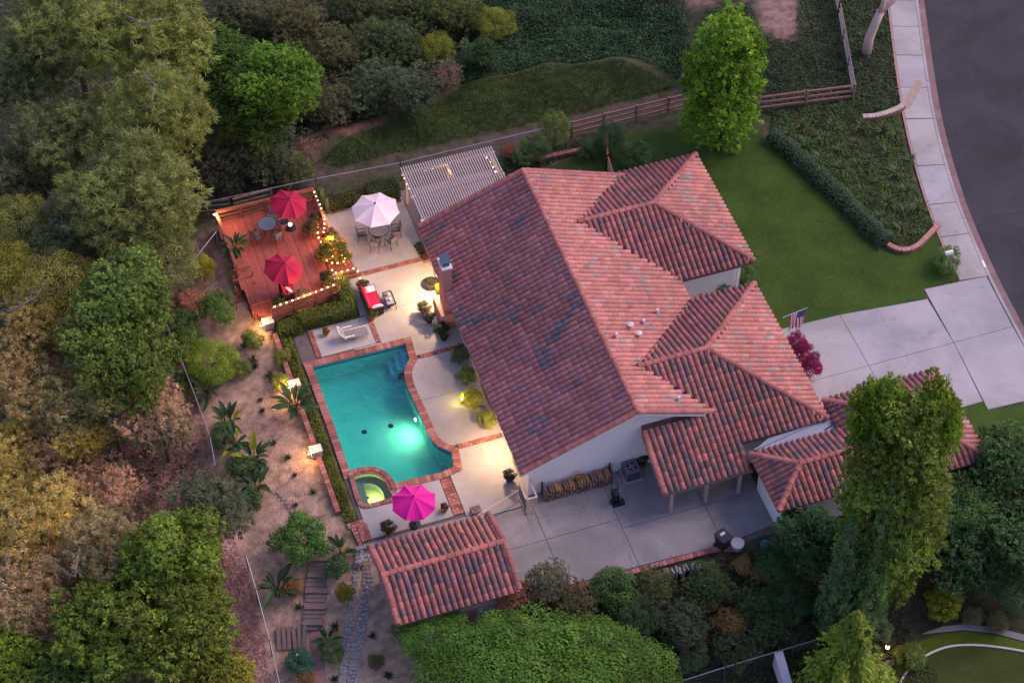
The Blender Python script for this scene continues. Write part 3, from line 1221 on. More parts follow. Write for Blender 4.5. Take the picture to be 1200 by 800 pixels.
decks = [
    [(-3.1, 7.6, 2.7 + D_), (-3.1, -10.8, 2.7 + D_), (3.2, -10.8, mz + D_), (3.2, 7.6, mz + D_)],
    [(9.5, -10.8, 2.7 + D_), (9.5, 7.6, 2.7 + D_), (3.2, 7.6, mz + D_), (3.2, -10.8, mz + D_)],
    [(5.0, -.95, 2.7 + D_), (14, -.95, 2.7 + D_), (9.575, 3.475, z1 + D_), (5.0, 3.475, z1 + D_)],
    [(14, 7.9, 2.7 + D_), (9.4, 7.9, 2.7 + D_), (5.0, 3.6, z1 + D_), (5.0, 3.475, z1 + D_), (9.575, 3.475, z1 + D_)],
    [(14, -.95, 2.7 + D_), (14, 7.9, 2.7 + D_), (9.575, 3.475, z1 + D_)],
    [(13.35, -12.55, 2.7 + D_), (13.35, -2.5, 2.7 + D_), (8.325, -7.525, z2 + D_)],
    [(13.35, -2.5, 2.7 + D_), (9.2, -2.5, 2.7 + D_), (4.4, -7.525, z2 + D_), (8.325, -7.525, z2 + D_)],
    [(3.5, -13.95, 2.14 + D_), (8.5, -13.95, 2.14 + D_), (8.5, -12.55, 2.7 + D_), (3.5, -12.55, 2.7 + D_)],
    [(3.5, -12.55, 2.7 + D_), (13.35, -12.55, 2.7 + D_), (8.325, -7.525, z2 + D_), (4.4, -7.525, z2 + D_), (3.5, -10.8, 3.4 + D_)],
]
rm1, rm2 = 3.2 + (mz - z1) / SL, 3.2 + (mz - z2) / SL
val_u, val_z = 7.05, 3.68
ridges = [((3.2, -10.8, mz), (3.2, 7.6, mz), CP_),
          ((rm1, 3.475, z1), (9.575, 3.475, z1), CP_), ((14, 7.9, 2.7), (9.575, 3.475, z1), CP_), ((14, -.95, 2.7), (9.575, 3.475, z1), CD_),
          ((rm2, -7.525, z2), (8.325, -7.525, z2), CP_), ((13.35, -2.5, 2.7), (8.325, -7.525, z2), CP_), ((13.35, -12.55, 2.7), (8.325, -7.525, z2), CD_),
          ((-3.0, -10.74, 2.74), (3.2, -10.74, mz), CD_), ((7.0, -10.74, val_z + .02), (3.2, -10.74, mz), CP_),
          ((3.56, -13.95, 2.16), (3.56, -10.9, 3.36), CD_), ((-3.0, 7.55, 2.74), (3.2, 7.55, mz), CD_), ((9.4, 7.55, 2.74), (3.2, 7.55, mz), CP_)]
roof = tiled_roof(house, [main, w1, w2], decks, ridges)

# walls
wl = MB()
gab = lambda v: [(-2.6, v, 0), (9.0, v, 0), (9.0, v, 2.72), (3.2, v, mz - .18), (-2.6, v, 2.72)]
g0, g1 = gab(-10.35), gab(7.15)
wl.face(g0)
wl.face(list(reversed(g1)))
for k in (1, 4):
    a, b = g0[k], g0[(k + 1) % 5]
    c, d = g1[(k + 1) % 5], g1[k]
    wl.face([a, d, c, b])
part('wall', wl, STUCCO, house)
part('wing_wall', MB().box((11.2, 3.45, 1.3), (4.6, 7.7, 2.6)), STUCCO, house)
part('wing_wall', MB().box((10.95, -7.55, 1.3), (4.0, 9.1, 2.6)), STUCCO, house)
part('wing_wall', MB().box((7.0, -11.2, 1.25), (3.9, 1.7, 2.5)), STUCCO, house)
part('fascia', MB().beam((-3.12, -10.86, 2.62), (3.2, -10.86, mz - .06), .035, .17), CREAMW, house)
part('fascia', MB().beam((7.0, -10.86, val_z - .08), (3.2, -10.86, mz - .06), .035, .17), CREAMW, house)
part('fascia', MB().box((-3.13, -1.6, 2.60), (.04, 18.4, .16)), mat('brown_trim', (.16, .09, .08), .7, .2), house)
part('fascia', MB().box((11.3, -.98, 2.60), (5.3, .04, .14)), mat('brown_trim', (.16, .09, .08), .7, .2), house)
part('fascia', MB().box((6.0, -13.98, 2.03), (5.0, .05, .16)), WOODB, house)
for u_ in (4.14, 6.09, 7.96):
    part('post', MB().box((u_, -13.72, 1.0), (.16, .16, 2.0)), mat('porch_post', (.42, .33, .30), .8, .15), house)
part('porch_beam', MB().box((6.0, -13.72, 1.98), (5.0, .14, .18)), WOODB, house)
part('downspout', MB().tube([(13.2, -.62, .02), (13.2, -.62, 2.5)], .05, 8), WHITE, house)
for (u_, v_, w_, z0_, h_, ax) in ((-2.6, 5.0, 2.4, .05, 2.1, 'x'), (-2.6, -3.6, 2.4, .05, 2.1, 'x'), (-2.6, -8.4, 1.0, .05, 2.1, 'x'), (7.0, -12.05, 1.6, .9, 1.1, 'y'), (13.5, 3.5, 2.2, .8, 1.4, 'x')):
    s_ = -1 if u_ < 0 or ax == 'y' else 1
    def bx(du, w, h, cz, th):
        if ax == 'x': return MB().box((u_ + s_ * du, v_, cz), (th, w, h))
        return MB().box((u_, v_ + s_ * du, cz), (w, th, h))
    isdoor = z0_ < .1
    fr = part('door' if isdoor else 'window', bx(.02, w_ + .14, h_ + .14, z0_ + h_ / 2, .05), WHITE, house)
    for k in (-1, 1):
        if ax == 'x': pm = MB().box((u_ + s_ * .05, v_ + k * w_ / 4, z0_ + h_ / 2), (.03, w_ / 2 - .06, h_ - .06))
        else: pm = MB().box((u_ + k * w_ / 4, v_ + s_ * .05, z0_ + h_ / 2), (w_ / 2 - .06, .03, h_ - .06))
        part('pane', pm, GLASS, fr)

# chimney on the patio side
ch = part('chimney', MB().box((-2.95, 2.75, 2.3), (.5, .85, 4.6)), mat('chimney_brick', (.40, .19, .165), .9, .2, 7, .3, 20), house)
part('chimney_top', MB().box((-2.95, 2.75, 4.66), (.6, .95, .12)), CREAMW, ch)
part('flue_cap', MB().box((-2.95, 2.75, 4.84), (.36, .6, .24)).prism([(-3.2, 2.4), (-2.7, 2.4), (-2.7, 3.1), (-3.2, 3.1)], 4.97, 5.03), mat('flue_blue', (.07, .12, .16), .45, .3, 6, 0, metal=.4), ch)
part('chimney_foot', MB().box((-3.02, 2.75, .6), (.9, 1.5, 1.2)), mat('chimney_brick', (.40, .19, .165), .9), ch)
# pipes through the roof
for (x, y) in ((770, 366), (754, 378), (749, 393), (722, 394), (739, 383), (795, 468), (634, 211), (683, 199)):
    z_ = 4.0
    for _ in range(8):
        q = P(x, y, z_)
        z_ = max(main.h(q.x, q.y), w1.h(q.x, q.y), w2.h(q.x, q.y)) + .15
    q = P(x, y, z_)
    big = random.random() < .6
    part('vent_pipe', MB().lathe([(.09, -.25), (.09, .14), (.17 if big else .1, .14), (.17 if big else .1, .24), (.02, .28)], 10, (q.x, q.y, z_)), mat('vent_white', (.66, .55, .54), .6, .1), roof)

# flat roofed link between house and garage
lk = px_poly([(884, 527), (900, 513), (962, 492), (966, 470), (985, 489), (994, 501), (955, 512), (890, 529)], 2.62)
garage = thing('garage', 'low tiled garage beside the driveway, half hidden by the tall tree', 'garage', (15, -14.5, 0))
gE = Block([(13.6, 20.2, -17.6, -11.3)], [Plane((13.6, -17.6), (20.2, -17.6), 2.7, SL, 3.15, 'mixed'), Plane((20.2, -17.6), (20.2, -11.3), 2.7, SL, 3.3, 'pink'),
                                         Plane((20.2, -11.3), (13.6, -11.3), 2.7, SL, 3.15, 'mixed'), Plane((13.6, -11.3), (13.6, -17.6), 2.7, SL, 3.3, 'north')])
gW = Block([(8.55, 17.0, -17.2, -13.4)], [Plane((8.55, -17.2), (17, -17.2), 2.7, SL, 1.9, 'mixed'), Plane((17, -13.4), (8.55, -13.4), 2.7, SL, 1.9, 'mixed'), Plane((8.55, -13.4), (8.55, -17.2), 2.7, SL, 1.9, 'south')])
ge, gw = 2.7 + SL * 3.15, 2.7 + SL * 1.9
decks = [[(13.6, -17.6, 2.63), (20.2, -17.6, 2.63), (17.05, -14.45, ge - .07), (16.75, -14.45, ge - .07)], [(20.2, -11.3, 2.63), (13.6, -11.3, 2.63), (16.75, -14.45, ge - .07), (17.05, -14.45, ge - .07)],
         [(20.2, -17.6, 2.63), (20.2, -11.3, 2.63), (17.05, -14.45, ge - .07)], [(13.6, -11.3, 2.63), (13.6, -17.6, 2.63), (16.75, -14.45, ge - .07)],
         [(8.55, -17.2, 2.63), (14.5, -17.2, 2.63), (14.5, -15.3, gw - .07), (10.45, -15.3, gw - .07)], [(14.5, -13.4, 2.63), (8.55, -13.4, 2.63), (10.45, -15.3, gw - .07), (14.5, -15.3, gw - .07)],
         [(8.55, -13.4, 2.63), (8.55, -17.2, 2.63), (10.45, -15.3, gw - .07)]]
rg = [((10.45, -15.3, gw), (15.4, -15.3, gw), CD_), ((8.55, -13.4, 2.7), (10.45, -15.3, gw), CP_), ((8.55, -17.2, 2.7), (10.45, -15.3, gw), CP_)]
for cu, cv, ru in ((13.6, -17.6, 16.75), (13.6, -11.3, 16.75), (20.2, -17.6, 17.05), (20.2, -11.3, 17.05)):
    rg.append(((cu, cv, 2.7), (ru, -14.45, ge), CP_))
tiled_roof(garage, [gE, gW], decks, rg)
part('wall', MB().box((16.9, -14.45, 1.3), (5.8, 5.5, 2.6)), STUCCO, garage)
part('wall', MB().box((11.5, -15.3, 1.3), (5.0, 3.0, 2.6)), STUCCO, garage)
gd = part('garage_door', MB().box((16.9, -11.67, 1.15), (4.6, .06, 2.2)), WHITE, garage)
for k in range(4):
    part('door_panel', MB().box((16.9, -11.62, .33 + k * .55), (4.5, .05, .5)), WHITE, gd)
part('link_roof', MB().prism(lk, 2.44, 2.60), FLATROOF, garage)
part('parapet', MB().beam((lk[0][0], lk[0][1], 2.64), (lk[2][0], lk[2][1], 2.64), .08, .08), FLATROOF, garage)
part('skylight_bar', MB().beam(P(967, 503, 2.66), P(980, 495, 2.66), .05, .05), DARKM, garage)
for (x, y) in ((1139, 497), (1144, 506), (1147, 513), (1152, 520), (1156, 526)):
    pass

# ================================================================== pool-side shed with its own tiled gable
SZ0, SSL = 1.9, .36
shed = thing('shed', 'small tiled shed with a gable roof below the pool terrace', 'shed', (-8.7, -14.57, -.9))
sh = Block([(-11.78, -5.32, -17.02, -12.12)], [Plane((-11.78, -17.02), (-5.32, -17.02), SZ0, SSL, 2.45, 'mixed'), Plane((-5.32, -12.12), (-11.78, -12.12), SZ0, SSL, 2.45, 'mixed')])
sz = SZ0 + SSL * 2.45
tiled_roof(shed, [sh], [[(-11.78, -17.02, SZ0 - .07), (-5.32, -17.02, SZ0 - .07), (-5.32, -14.57, sz - .07), (-11.78, -14.57, sz - .07)],
                        [(-5.32, -12.12, SZ0 - .07), (-11.78, -12.12, SZ0 - .07), (-11.78, -14.57, sz - .07), (-5.32, -14.57, sz - .07)]],
           [((-11.78, -14.57, sz), (-5.32, -14.57, sz), (.38, .13, .11)), ((-11.73, -17.02, SZ0 + .03), (-11.73, -14.57, sz), CD_), ((-11.73, -12.12, SZ0 + .03), (-11.73, -14.57, sz), CD_),
            ((-5.37, -17.02, SZ0 + .03), (-5.37, -14.57, sz), CD_), ((-5.37, -12.12, SZ0 + .03), (-5.37, -14.57, sz), CD_)])
sw = MB()
a = [(-11.48, -16.62, -1.3), (-11.48, -12.52, -1.3), (-11.48, -12.52, SZ0 + .02), (-11.48, -14.57, sz - .16), (-11.48, -16.62, SZ0 + .02)]
b = [(-5.62, p[1], p[2]) for p in a]
sw.face(list(reversed(a)))
sw.face(b)
for k in (0, 1, 4):
    k2 = (k + 1) % 5
    sw.face([a[k], a[k2], b[k2], b[k]])
part('wall', sw, mat('shed_stucco', (.42, .37, .36), .9, .12, 1.5, .2, 40), shed)
part('door', MB().box((-8.0, -16.66, -.2), (.95, .05, 2.0)), WOODB, shed)
# ================================================================== pergola
pz = 2.45
perg = thing('pergola', 'pale slatted pergola strung with bulbs behind the house', 'pergola', (.15, 10.3, 0))
slat = MB().box((0, 0, 0), (.05, 4.75, .10)).mesh('slat')
slat.materials.append(PERG)
for k in range(38):
    u_ = -2.6 + k * 5.5 / 37
    piece('slat', slat, perg, (u_, 10.15 + random.uniform(-.02, .02), pz + .10))
for v_ in (12.1, 10.25, 8.3):
    part('beam', MB().box((.15, v_, pz - .02), (5.7, .12, .16)), PERG, perg)
for u_ in (-2.5, .15, 2.8):
    part('rafter', MB().box((u_, 10.15, pz - .16), (.12, 4.5, .14)), PERG, perg)
for u_ in (-2.45, .15, 2.75):
    for v_ in (12.0, 8.3):
        part('post', MB().box((u_, v_, pz / 2 - .12), (.13, .13, pz - .24)), PERG, perg)

# ================================================================== raised redwood deck
DZ = .45
deck = thing('deck', 'raised red-stained wooden deck with rails and bulbs beside the patio', 'deck', (-10.6, 9.6, 0))
DPOLY = [(-13.55, 13.75), (-7.6, 13.75), (-7.6, 8.9), (-8.35, 8.8), (-8.35, 5.95), (-12.35, 5.4), (-13.3, 6.4)]
part('frame', MB().prism(offset_poly(DPOLY, -.06), -.6, DZ - .04), mat('deck_frame', (.11, .04, .03), .9), deck)
u_ = -13.5
while u_ < -7.65:                     # boards run along the deck
    vs_ = []
    for k in range(len(DPOLY)):
        a, b = DPOLY[k], DPOLY[(k + 1) % len(DPOLY)]
        if (a[0] > u_) != (b[0] > u_):
            vs_.append(a[1] + (b[1] - a[1]) * (u_ - a[0]) / (b[0] - a[0]))
    if len(vs_) >= 2:
        lo_, hi_ = min(vs_), max(vs_)
        f = random.uniform(.75, 1.2)
        part('plank', MB().box((u_, (lo_ + hi_) / 2, DZ - .02 + random.uniform(0, .006)), (.125, hi_ - lo_, .035)), mat('deck_board_%d' % random.randint(0, 3), tuple(f * c for c in (.38, .095, .07)), .7, .25, 4, .15, 25), deck)
    u_ += .14
# low wide step towards the patio
part('step', MB().prism([(-8.3, 7.45), (-6.85, 7.65), (-6.85, 8.85), (-8.3, 8.85)], -.05, .22), WOODR, deck)
for k in range(9):
    part('step_plank', MB().box((-8.2 + k * .15, 8.2, .235), (.13, 1.15, .03)), WOODR, deck)


def railing(parent, pts, h=.95, rails=3, z=DZ, m=WOODR, post_gap=1.5, rail=(.05, .13), name_post='post'):
    for a, b in zip(pts[:-1], pts[1:]):
        a, b = Vector((*a, z)), Vector((*b, z))
        n = max(1, int((b - a).length / post_gap + .5))
        for k in range(n + 1):
            p = a.lerp(b, k / n)
            part(name_post, MB().box((p.x, p.y, z + h / 2 - .15), (.1, .1, h + .3)), m, parent)
        for r_ in range(rails):
            zz = z + h * (r_ + .55) / rails + .02
            part('rail', MB().beam((a.x, a.y, zz), (b.x, b.y, zz), rail[0], rail[1]), m, parent)
        part('cap_rail', MB().beam((a.x, a.y, z + h + .03), (b.x, b.y, z + h + .03), .16, .045), m, parent)


railing(deck, [(-13.5, 13.65), (-7.65, 13.65)])
railing(deck, [(-13.5, 13.6), (-13.38, 9.2)])
railing(deck, [(-12.3, 5.45), (-8.4, 6.0)], rails=4)
railing(deck, [(-7.65, 13.6), (-7.65, 10.6)], h=.8)
railing(deck, [(-8.4, 6.05), (-8.3, 7.4)], h=.8, rails=2)
railing(deck, [(-8.25, 7.4), (-6.85, 7.42)], h=.6, rails=2, z=.1)
# steps down the west corner
for k, (x, y, z_) in enumerate(((284, 323, .38), (286, 335, .15), (287, 346, -.12), (288, 358, -.4), (307, 363, .2))):
    q = P(x, y, z_)
    part('stair_tread', MB().box((q.x, q.y, z_ - .04), (1.05, .6, .08)), WOODR, deck)
    part('stair_riser', MB().box((q.x, q.y - .32, z_ - .2), (1.05, .05, .30)), WOODR, deck)
    for s_ in (-1, 1):
        part('baluster', MB().box((q.x + s_ * .56, q.y - .25, z_ + .12), (.08, .08, .6)), WOODR, deck)
    part('stair_rail', MB().box((q.x, q.y + .28, z_ + .30), (1.15, .07, .1)), WOODR, deck)

# ================================================================== fences
def rail_fence(name, label, pts, h=1.15, rails=3, m=WOODB, gap=2.4, group='split rail fences'):
    """pts: plan points; follows the ground"""
    z0 = float(zt(*pts[0])) - .06
    t = thing(name, label, 'fence', (*pts[0], z0), group)
    for a, b in zip(pts[:-1], pts[1:]):
        a, b = Vector(a), Vector(b)
        n = max(1, int((b - a).length / gap + .5))
        ps = [a.lerp(b, k / n) for k in range(n + 1)]
        zs = [float(zt(p.x, p.y)) - .06 for p in ps]
        for p, z in zip(ps, zs):
            part('post', MB().box((p.x, p.y, z + h / 2 - .1), (.12, .12, h + .25)), m, t)
        for k in range(n):
            for r_ in range(rails):
                o = h * (r_ + .75) / rails
                j = random.uniform(-.015, .015)
                part('rail', MB().beam((ps[k].x, ps[k].y, zs[k] + o + j), (ps[k + 1].x, ps[k + 1].y, zs[k + 1] + o - j), .09, .12), m, t)
    return t


def q2(x, y, z):
    p = P(x, y, z)
    return (p.x, p.y)


FENW = mat('fence_redwood', (.30, .15, .12), .85, .3, 5, .3, 25)
rail_fence('rail_fence', 'brown rail fence on the bank left of the big green tree', [(8.6, 14.2), (17.0, 14.3)], 1.3, 3, FENW)
rail_fence('rail_fence', 'reddish three-rail fence right of the big green tree', [(20.2, 12.6), (26.1, 11.7)], 1.3, 3, FENW)
rail_fence('rail_fence', 'grey rail fence running up to the top edge near the street', [(26.2, 11.9), (28.4, 19), (30.2, 26)], 1.2, 3, WOODG)
rail_fence('rail_fence', 'brown rail fence outside the far corner of the red deck', [q2(218, 234, -.3), q2(272, 240, .2), q2(318, 228, .2)], 1.2, 3, WOODB)
rail_fence('rail_fence', 'short brown rail fence between shrubs behind the house', [(10.6, 13.6), (9.7, 10.9), (9.4, 8.6)], 1.2, 4, FENW)


def chain_fence(label, pts, h=1.5, gap=3.0):
    z0 = float(zt(*pts[0])) - .06
    t = thing('chain_link_fence', label, 'fence', (*pts[0], z0), 'chain link fences')
    wires = MB()
    for a, b in zip(pts[:-1], pts[1:]):
        a, b = Vector(a), Vector(b)
        n = max(1, int((b - a).length / gap + .5))
        ps = [a.lerp(b, k / n) for k in range(n + 1)]
        zs = [float(zt(p.x, p.y)) - .06 for p in ps]
        for p, z in zip(ps, zs):
            part('post', MB().tube([(p.x, p.y, z - .2), (p.x, p.y, z + h + .05)], .035, 6), GALV, t)
        for k in range(n):
            A, B = Vector((ps[k].x, ps[k].y, zs[k])), Vector((ps[k + 1].x, ps[k + 1].y, zs[k + 1]))
            up = Vector((0, 0, 1))
            part('top_rail', MB().tube([A + up * h, B + up * h], .028, 6), GALV, t)
            L = (B - A).length
            cells = max(2, int(L / .16))
            hh = int(h / .16)
            d = (B - A) / cells
            for c in range(-hh, cells):
                for dr in (0, 1):
                    p0, p1 = max(c, 0), min(c + hh, cells)
                    if p1 <= p0: continue
                    y0, y1 = (p0 - c) * h / hh, (p1 - c) * h / hh
                    if dr: y0, y1 = h - y0, h - y1
                    a_, b_ = A + d * p0 + up * y0, A + d * p1 + up * y1
                    w = Vector((0, 0, .004))
                    wires.face([a_ - w, b_ - w, b_ + w, a_ + w])
    part('wire_mesh', wires, GALV, t, kind='stuff')
    return t


chain_fence('long chain link fence along the bank behind deck and pergola', [q2(240, 229, 1.3), q2(292, 228, 1.2), q2(370, 213, 1.2), (-2.2, 14.0), (7.2, 14.0)])
wf = [(253, 272), (187, 352), (192, 372), (207, 408), (228, 462), (246, 512), (252, 545)]
chain_fence('chain link fence zigzagging down the slope left of the pool garden', [tuple(G(x, y, 1.5)[:2]) for x, y in wf])
chain_fence('chain link fence at the bottom left, beside the timber steps', [tuple(G(x, y, 1.5)[:2]) for x, y in [(288, 650), (300, 690), (316, 750), (330, 812)]])
chain_fence('chain link fence at the bottom edge below the shrubs', [tuple(G(x, y, 1.5)[:2]) for x, y in [(760, 812), (800, 797), (850, 781), (930, 757), (960, 748)]])

# ================================================================== garden walls
def brick_wall(name, label, pts, h, w=.28, tone=None):
    base = Vector((*pts[0], 0))
    t = thing(name, label, 'wall', base)
    for a, b in zip(pts[:-1], pts[1:]):
        a, b = Vector(a), Vector(b)
        ang = math.atan2(b.y - a.y, b.x - a.x)
        part('core', MB().box(((a.x + b.x) / 2, (a.y + b.y) / 2, h / 2 - .25), ((b - a).length, w - .06, h + .44), ang), mat('wall_core', (.24, .12, .10), .9, .25, 4), t)
        brick_band(t, a, b, w, h, .22, .09)
    if tone:
        for c_ in t.children:
            if c_.name.startswith('brick'):
                f = random.uniform(.85, 1.1)
                c_.color = (tone[0] * f, tone[1] * f, tone[2] * f, 1)
    return t


brick_wall('garden_wall', 'long low brick wall between the pool strip and the dry garden', [(-12.45, 4.6), (-12.42, -8.3)], .22)
brick_wall('garden_wall', 'curved low brick wall at the corner of the planting bed by the sidewalk', [tuple(P(x, y)[:2]) for x, y in [(1040, 289), (1047, 293), (1056, 296), (1066, 295), (1076, 290), (1086, 280), (1100, 265)]], .25, .3, (.46, .25, .20))
brick_wall('garden_wall', 'pale curved retaining wall running to the sidewalk near the top', [tuple(P(x, y)[:2]) for x, y in [(1010, 142), (1025, 141), (1040, 137), (1052, 132), (1059, 127)]], .4, .34, (.50, .40, .34))
brick_wall('garden_wall', 'short brick edging behind the house below the back shrubs', [q2(613, 190, 0), q2(640, 186, 0), q2(680, 178, 0)], .2, .3)
rw = thing('retaining_wall', 'grey block retaining wall between pool terrace and shed', 'wall', (-9, -10.75, -.9))
for k in range(17):
    for c in range(4):
        part('block', MB().box((-12.2 + .4 * k + (.2 if c % 2 else 0), -10.75, -.82 + .27 * c), (.388, .24, .255)), BLOCK, rw)
part('footing', MB().box((-8.8, -10.75, -1.05), (7.2, .3, .2)), BLOCK, rw)
nb = thing('boundary_wall', 'pale end of a stucco wall at the bottom edge below the cypress', 'wall', (8.9, -25.5, -2.6))
a, b = G(912, 762, 1.4), G(925, 806, 1.4)
part('wall', MB().beam((a.x, a.y, -1.9), (b.x, b.y, -1.9), .35, 1.3), STUCCO, nb)
part('coping', MB().beam((a.x, a.y, -1.21), (b.x, b.y, -1.21), .45, .09), mat('pale_cap', (.5, .5, .56), .8, .1), nb)

# ================================================================== lamps
def point(parent, name, loc, e, c=WARM, r=.06):
    ld = bpy.data.lights.new(name, 'POINT')
    ld.energy = e
    ld.color = c
    ld.shadow_soft_size = r
    o = bpy.data.objects.new(name, ld)
    link(o, parent)
    o.location = Vector(loc) - root_off(parent)
    return o


def pillar_light(x, y, label, e, size=(.55, .42, .5)):
    q = P(x, y, .5)
    z = float(zt(q.x, q.y))
    t = thing('pillar_light', label, 'lamp', (q.x, q.y, 0), 'lit stone pillars along the garden wall')
    part('pillar', MB().box((q.x, q.y, .1), (size[0], size[1], .75)), mat('pillar_stone', (.55, .47, .40), .9, .15, 4, .3, 20), t)
    part('cap', MB().box((q.x, q.y, .51), (size[0] + .1, size[1] + .1, .08)), mat('pillar_cap', (.62, .55, .48), .85, .1), t)
    part('lamp_head', MB().lathe([(.03, 0), (.03, .2), (.14, .22), (.10, .32), (.02, .34)], 10, (q.x - .40, q.y - .02, .22)), DARKM, t)
    part('lit_glass', MB().lathe([(.05, 0), (.085, .02), (.085, .10), (.05, .12)], 10, (q.x - .40, q.y - .02, .31)), LAMPM, t)
    point(t, 'lantern', (q.x - .55, q.y - .12, .78), e)
    return t


pillar_light(314, 376, 'bright stone pillar light at the foot of the deck steps', 70)
pillar_light(345, 449, 'bright stone pillar light on the garden wall by the banana plant', 60)
pillar_light(370, 526, 'bright stone pillar light on the garden wall nearest the hot tub', 60)


def wall_lamp(u_, v_, z_, label, e, aim=(-1, 0)):
    t = thing('wall_lamp', label, 'lamp', (u_, v_, z_), 'lit lamps on the patio wall')
    part('bracket', MB().box((u_ + .03, v_, z_), (.08, .12, .2)), DARKM, t)
    part('lit_glass', MB().lathe([(.04, -.12), (.07, -.1), (.07, .08), (.03, .12)], 10, (u_ - .1, v_, z_)), LAMPM, t)
    part('hood', MB().lathe([(.10, .12), (.04, .2), (.01, .21)], 10, (u_ - .1, v_, z_)), DARKM, t)
    point(t, 'wall_lantern', (u_ - .5, v_, z_ - .02), e, (1, .64, .36))
    return t


wall_lamp(-2.62, 4.35, 2.05, 'lit wall lantern under the eave beside the chimney', 760)
wall_lamp(-2.62, -7.3, 2.1, 'lit wall lantern under the eave near the end of the pool', 430)
# spot in the shrubs at the house wall
t = thing('garden_spot', 'small garden spotlight shining into the yellow-lit shrubs by the house wall', 'lamp', (-4.0, -3.3, 0))
part('stake', MB().tube([(-4.0, -3.3, 0), (-4.0, -3.3, .2)], .02, 6), DARKM, t)
part('lamp_head', MB().lathe([(.03, .18), (.07, .2), (.07, .32)], 8, (-4.0, -3.3, 0)), DARKM, t)
part('lit_glass', MB().ball((-4.0, -3.3, .36), .06, 8, 6), LAMPM, t)
point(t, 'spot', (-4.0, -3.3, .5), 45, (1, .72, .2))
cl = P(252, 252, 1.5)
t = thing('deck_lantern', 'bright lantern on the far corner post of the red deck', 'lamp', (cl.x, cl.y, 1.45))
part('base', MB().lathe([(.08, 0), (.08, .03), (.02, .05), (.02, .1)], 10, (cl.x, cl.y, 1.43)), DARKM, t)
part('lit_glass', MB().ball((cl.x, cl.y, 1.62), .09, 10, 8), LAMPM, t)
part('hood', MB().lathe([(.12, 1.71), (.05, 1.78), (.01, 1.79)], 10, (cl.x, cl.y, 0)), DARKM, t)
point(t, 'lantern', (cl.x + .18, cl.y - .18, 1.6), 50)
bl = G(1040, 758, .9)
t = thing('garden_lamp', 'small lit path lamp among dark shrubs at the bottom right', 'lamp', bl)
part('stem', MB().tube([bl, bl + Vector((0, 0, .8))], .03, 8), DARKM, t)
part('lit_globe', MB().ball(bl + Vector((0, 0, .92)), .11, 10, 8), mat_emit('path_lamp', (1, .55, .2), 9), t)
part('hood', MB().lathe([(.06, 1.04), (.03, 1.08), (.01, 1.09)], 10, bl), DARKM, t)
point(t, 'lantern', bl + Vector((.0, -.35, 1.0)), 7, (1, .65, .3))

# ================================================================== string lights
bulb_mesh = MB().ball((0, 0, 0), .048, 6, 4).mesh('bulb', smooth=True)
bulb_mesh.materials.append(BULB)


def string_lights(label, runs, gap=.3, glow=0):
    p0 = Vector(runs[0][0])
    t = thing('string_lights', label, 'string lights', p0, 'warm string lights')
    cab = MB()
    for pts in runs:
        pts = [Vector(p) for p in pts]
        for a, b in zip(pts[:-1], pts[1:]):
            n = max(1, int((b - a).length / gap + .5))
            line = []
            for k in range(n + 1):
                s_ = k / n
                line.append(a.lerp(b, s_) - Vector((0, 0, .06 * 4 * s_ * (1 - s_))))
            cab.tube(line, .008, 4)
            for k in range(n):
                q = line[k].lerp(line[k + 1], .5)
                piece('bulb', bulb_mesh, t, q - Vector((0, 0, .045)))
    part('cable', cab, DARKM, t)
    return t


def w3(x, y, z):
    return P(x, y, z)


s1 = string_lights('string of warm bulbs along the near rail of the red deck', [[(-12.3, 5.43, 1.56), (-8.4, 5.98, 1.56)], [(-8.4, 6.0, 1.36), (-8.3, 7.4, 1.36)], [(-8.25, 7.4, .86), (-6.85, 7.42, .86), (-6.8, 6.6, .5)]], .36)
point(s1, 'bulb_glow', (-8.0, 7.0, 1.25), 60)
point(s1, 'bulb_glow', (-10.2, 5.75, 1.9), 70)
s2 = string_lights('string of warm bulbs on the deck rail and flower pots facing the patio', [[(-7.65, 13.6, 1.4), (-7.6, 12.2, 1.35), (-7.7, 11.0, 1.35), (-8.0, 10.2, 1.2)], [w3(373, 262, 1.1), w3(372, 275, 1.0), w3(377, 285, 1.1)],
                                                   [w3(388, 280, .9), w3(383, 292, .9), w3(394, 290, .9), w3(386, 300, .9), w3(400, 296, .8), w3(406, 304, .7), w3(392, 308, .8), w3(380, 303, .8)]], .33)
point(s2, 'bulb_glow', (-7.75, 9.6, 1.35), 190)
point(s2, 'bulb_glow', (-7.4, 11.4, 1.5), 45)
s3 = string_lights('string of warm bulbs hung along the beams of the pergola', [[w3(485, 201, 2.35), w3(520, 193, 2.35)], [w3(537, 189, 2.35), w3(556, 184, 2.35)], [w3(473, 205, 2.4), w3(481, 223, 2.4)], [w3(569, 181, 2.35), w3(586, 208, 2.4)], [w3(493, 252, 2.3), w3(496, 260, 2.2)]], .42)
point(s3, 'bulb_glow', (0, 11.6, 2.1), 14)

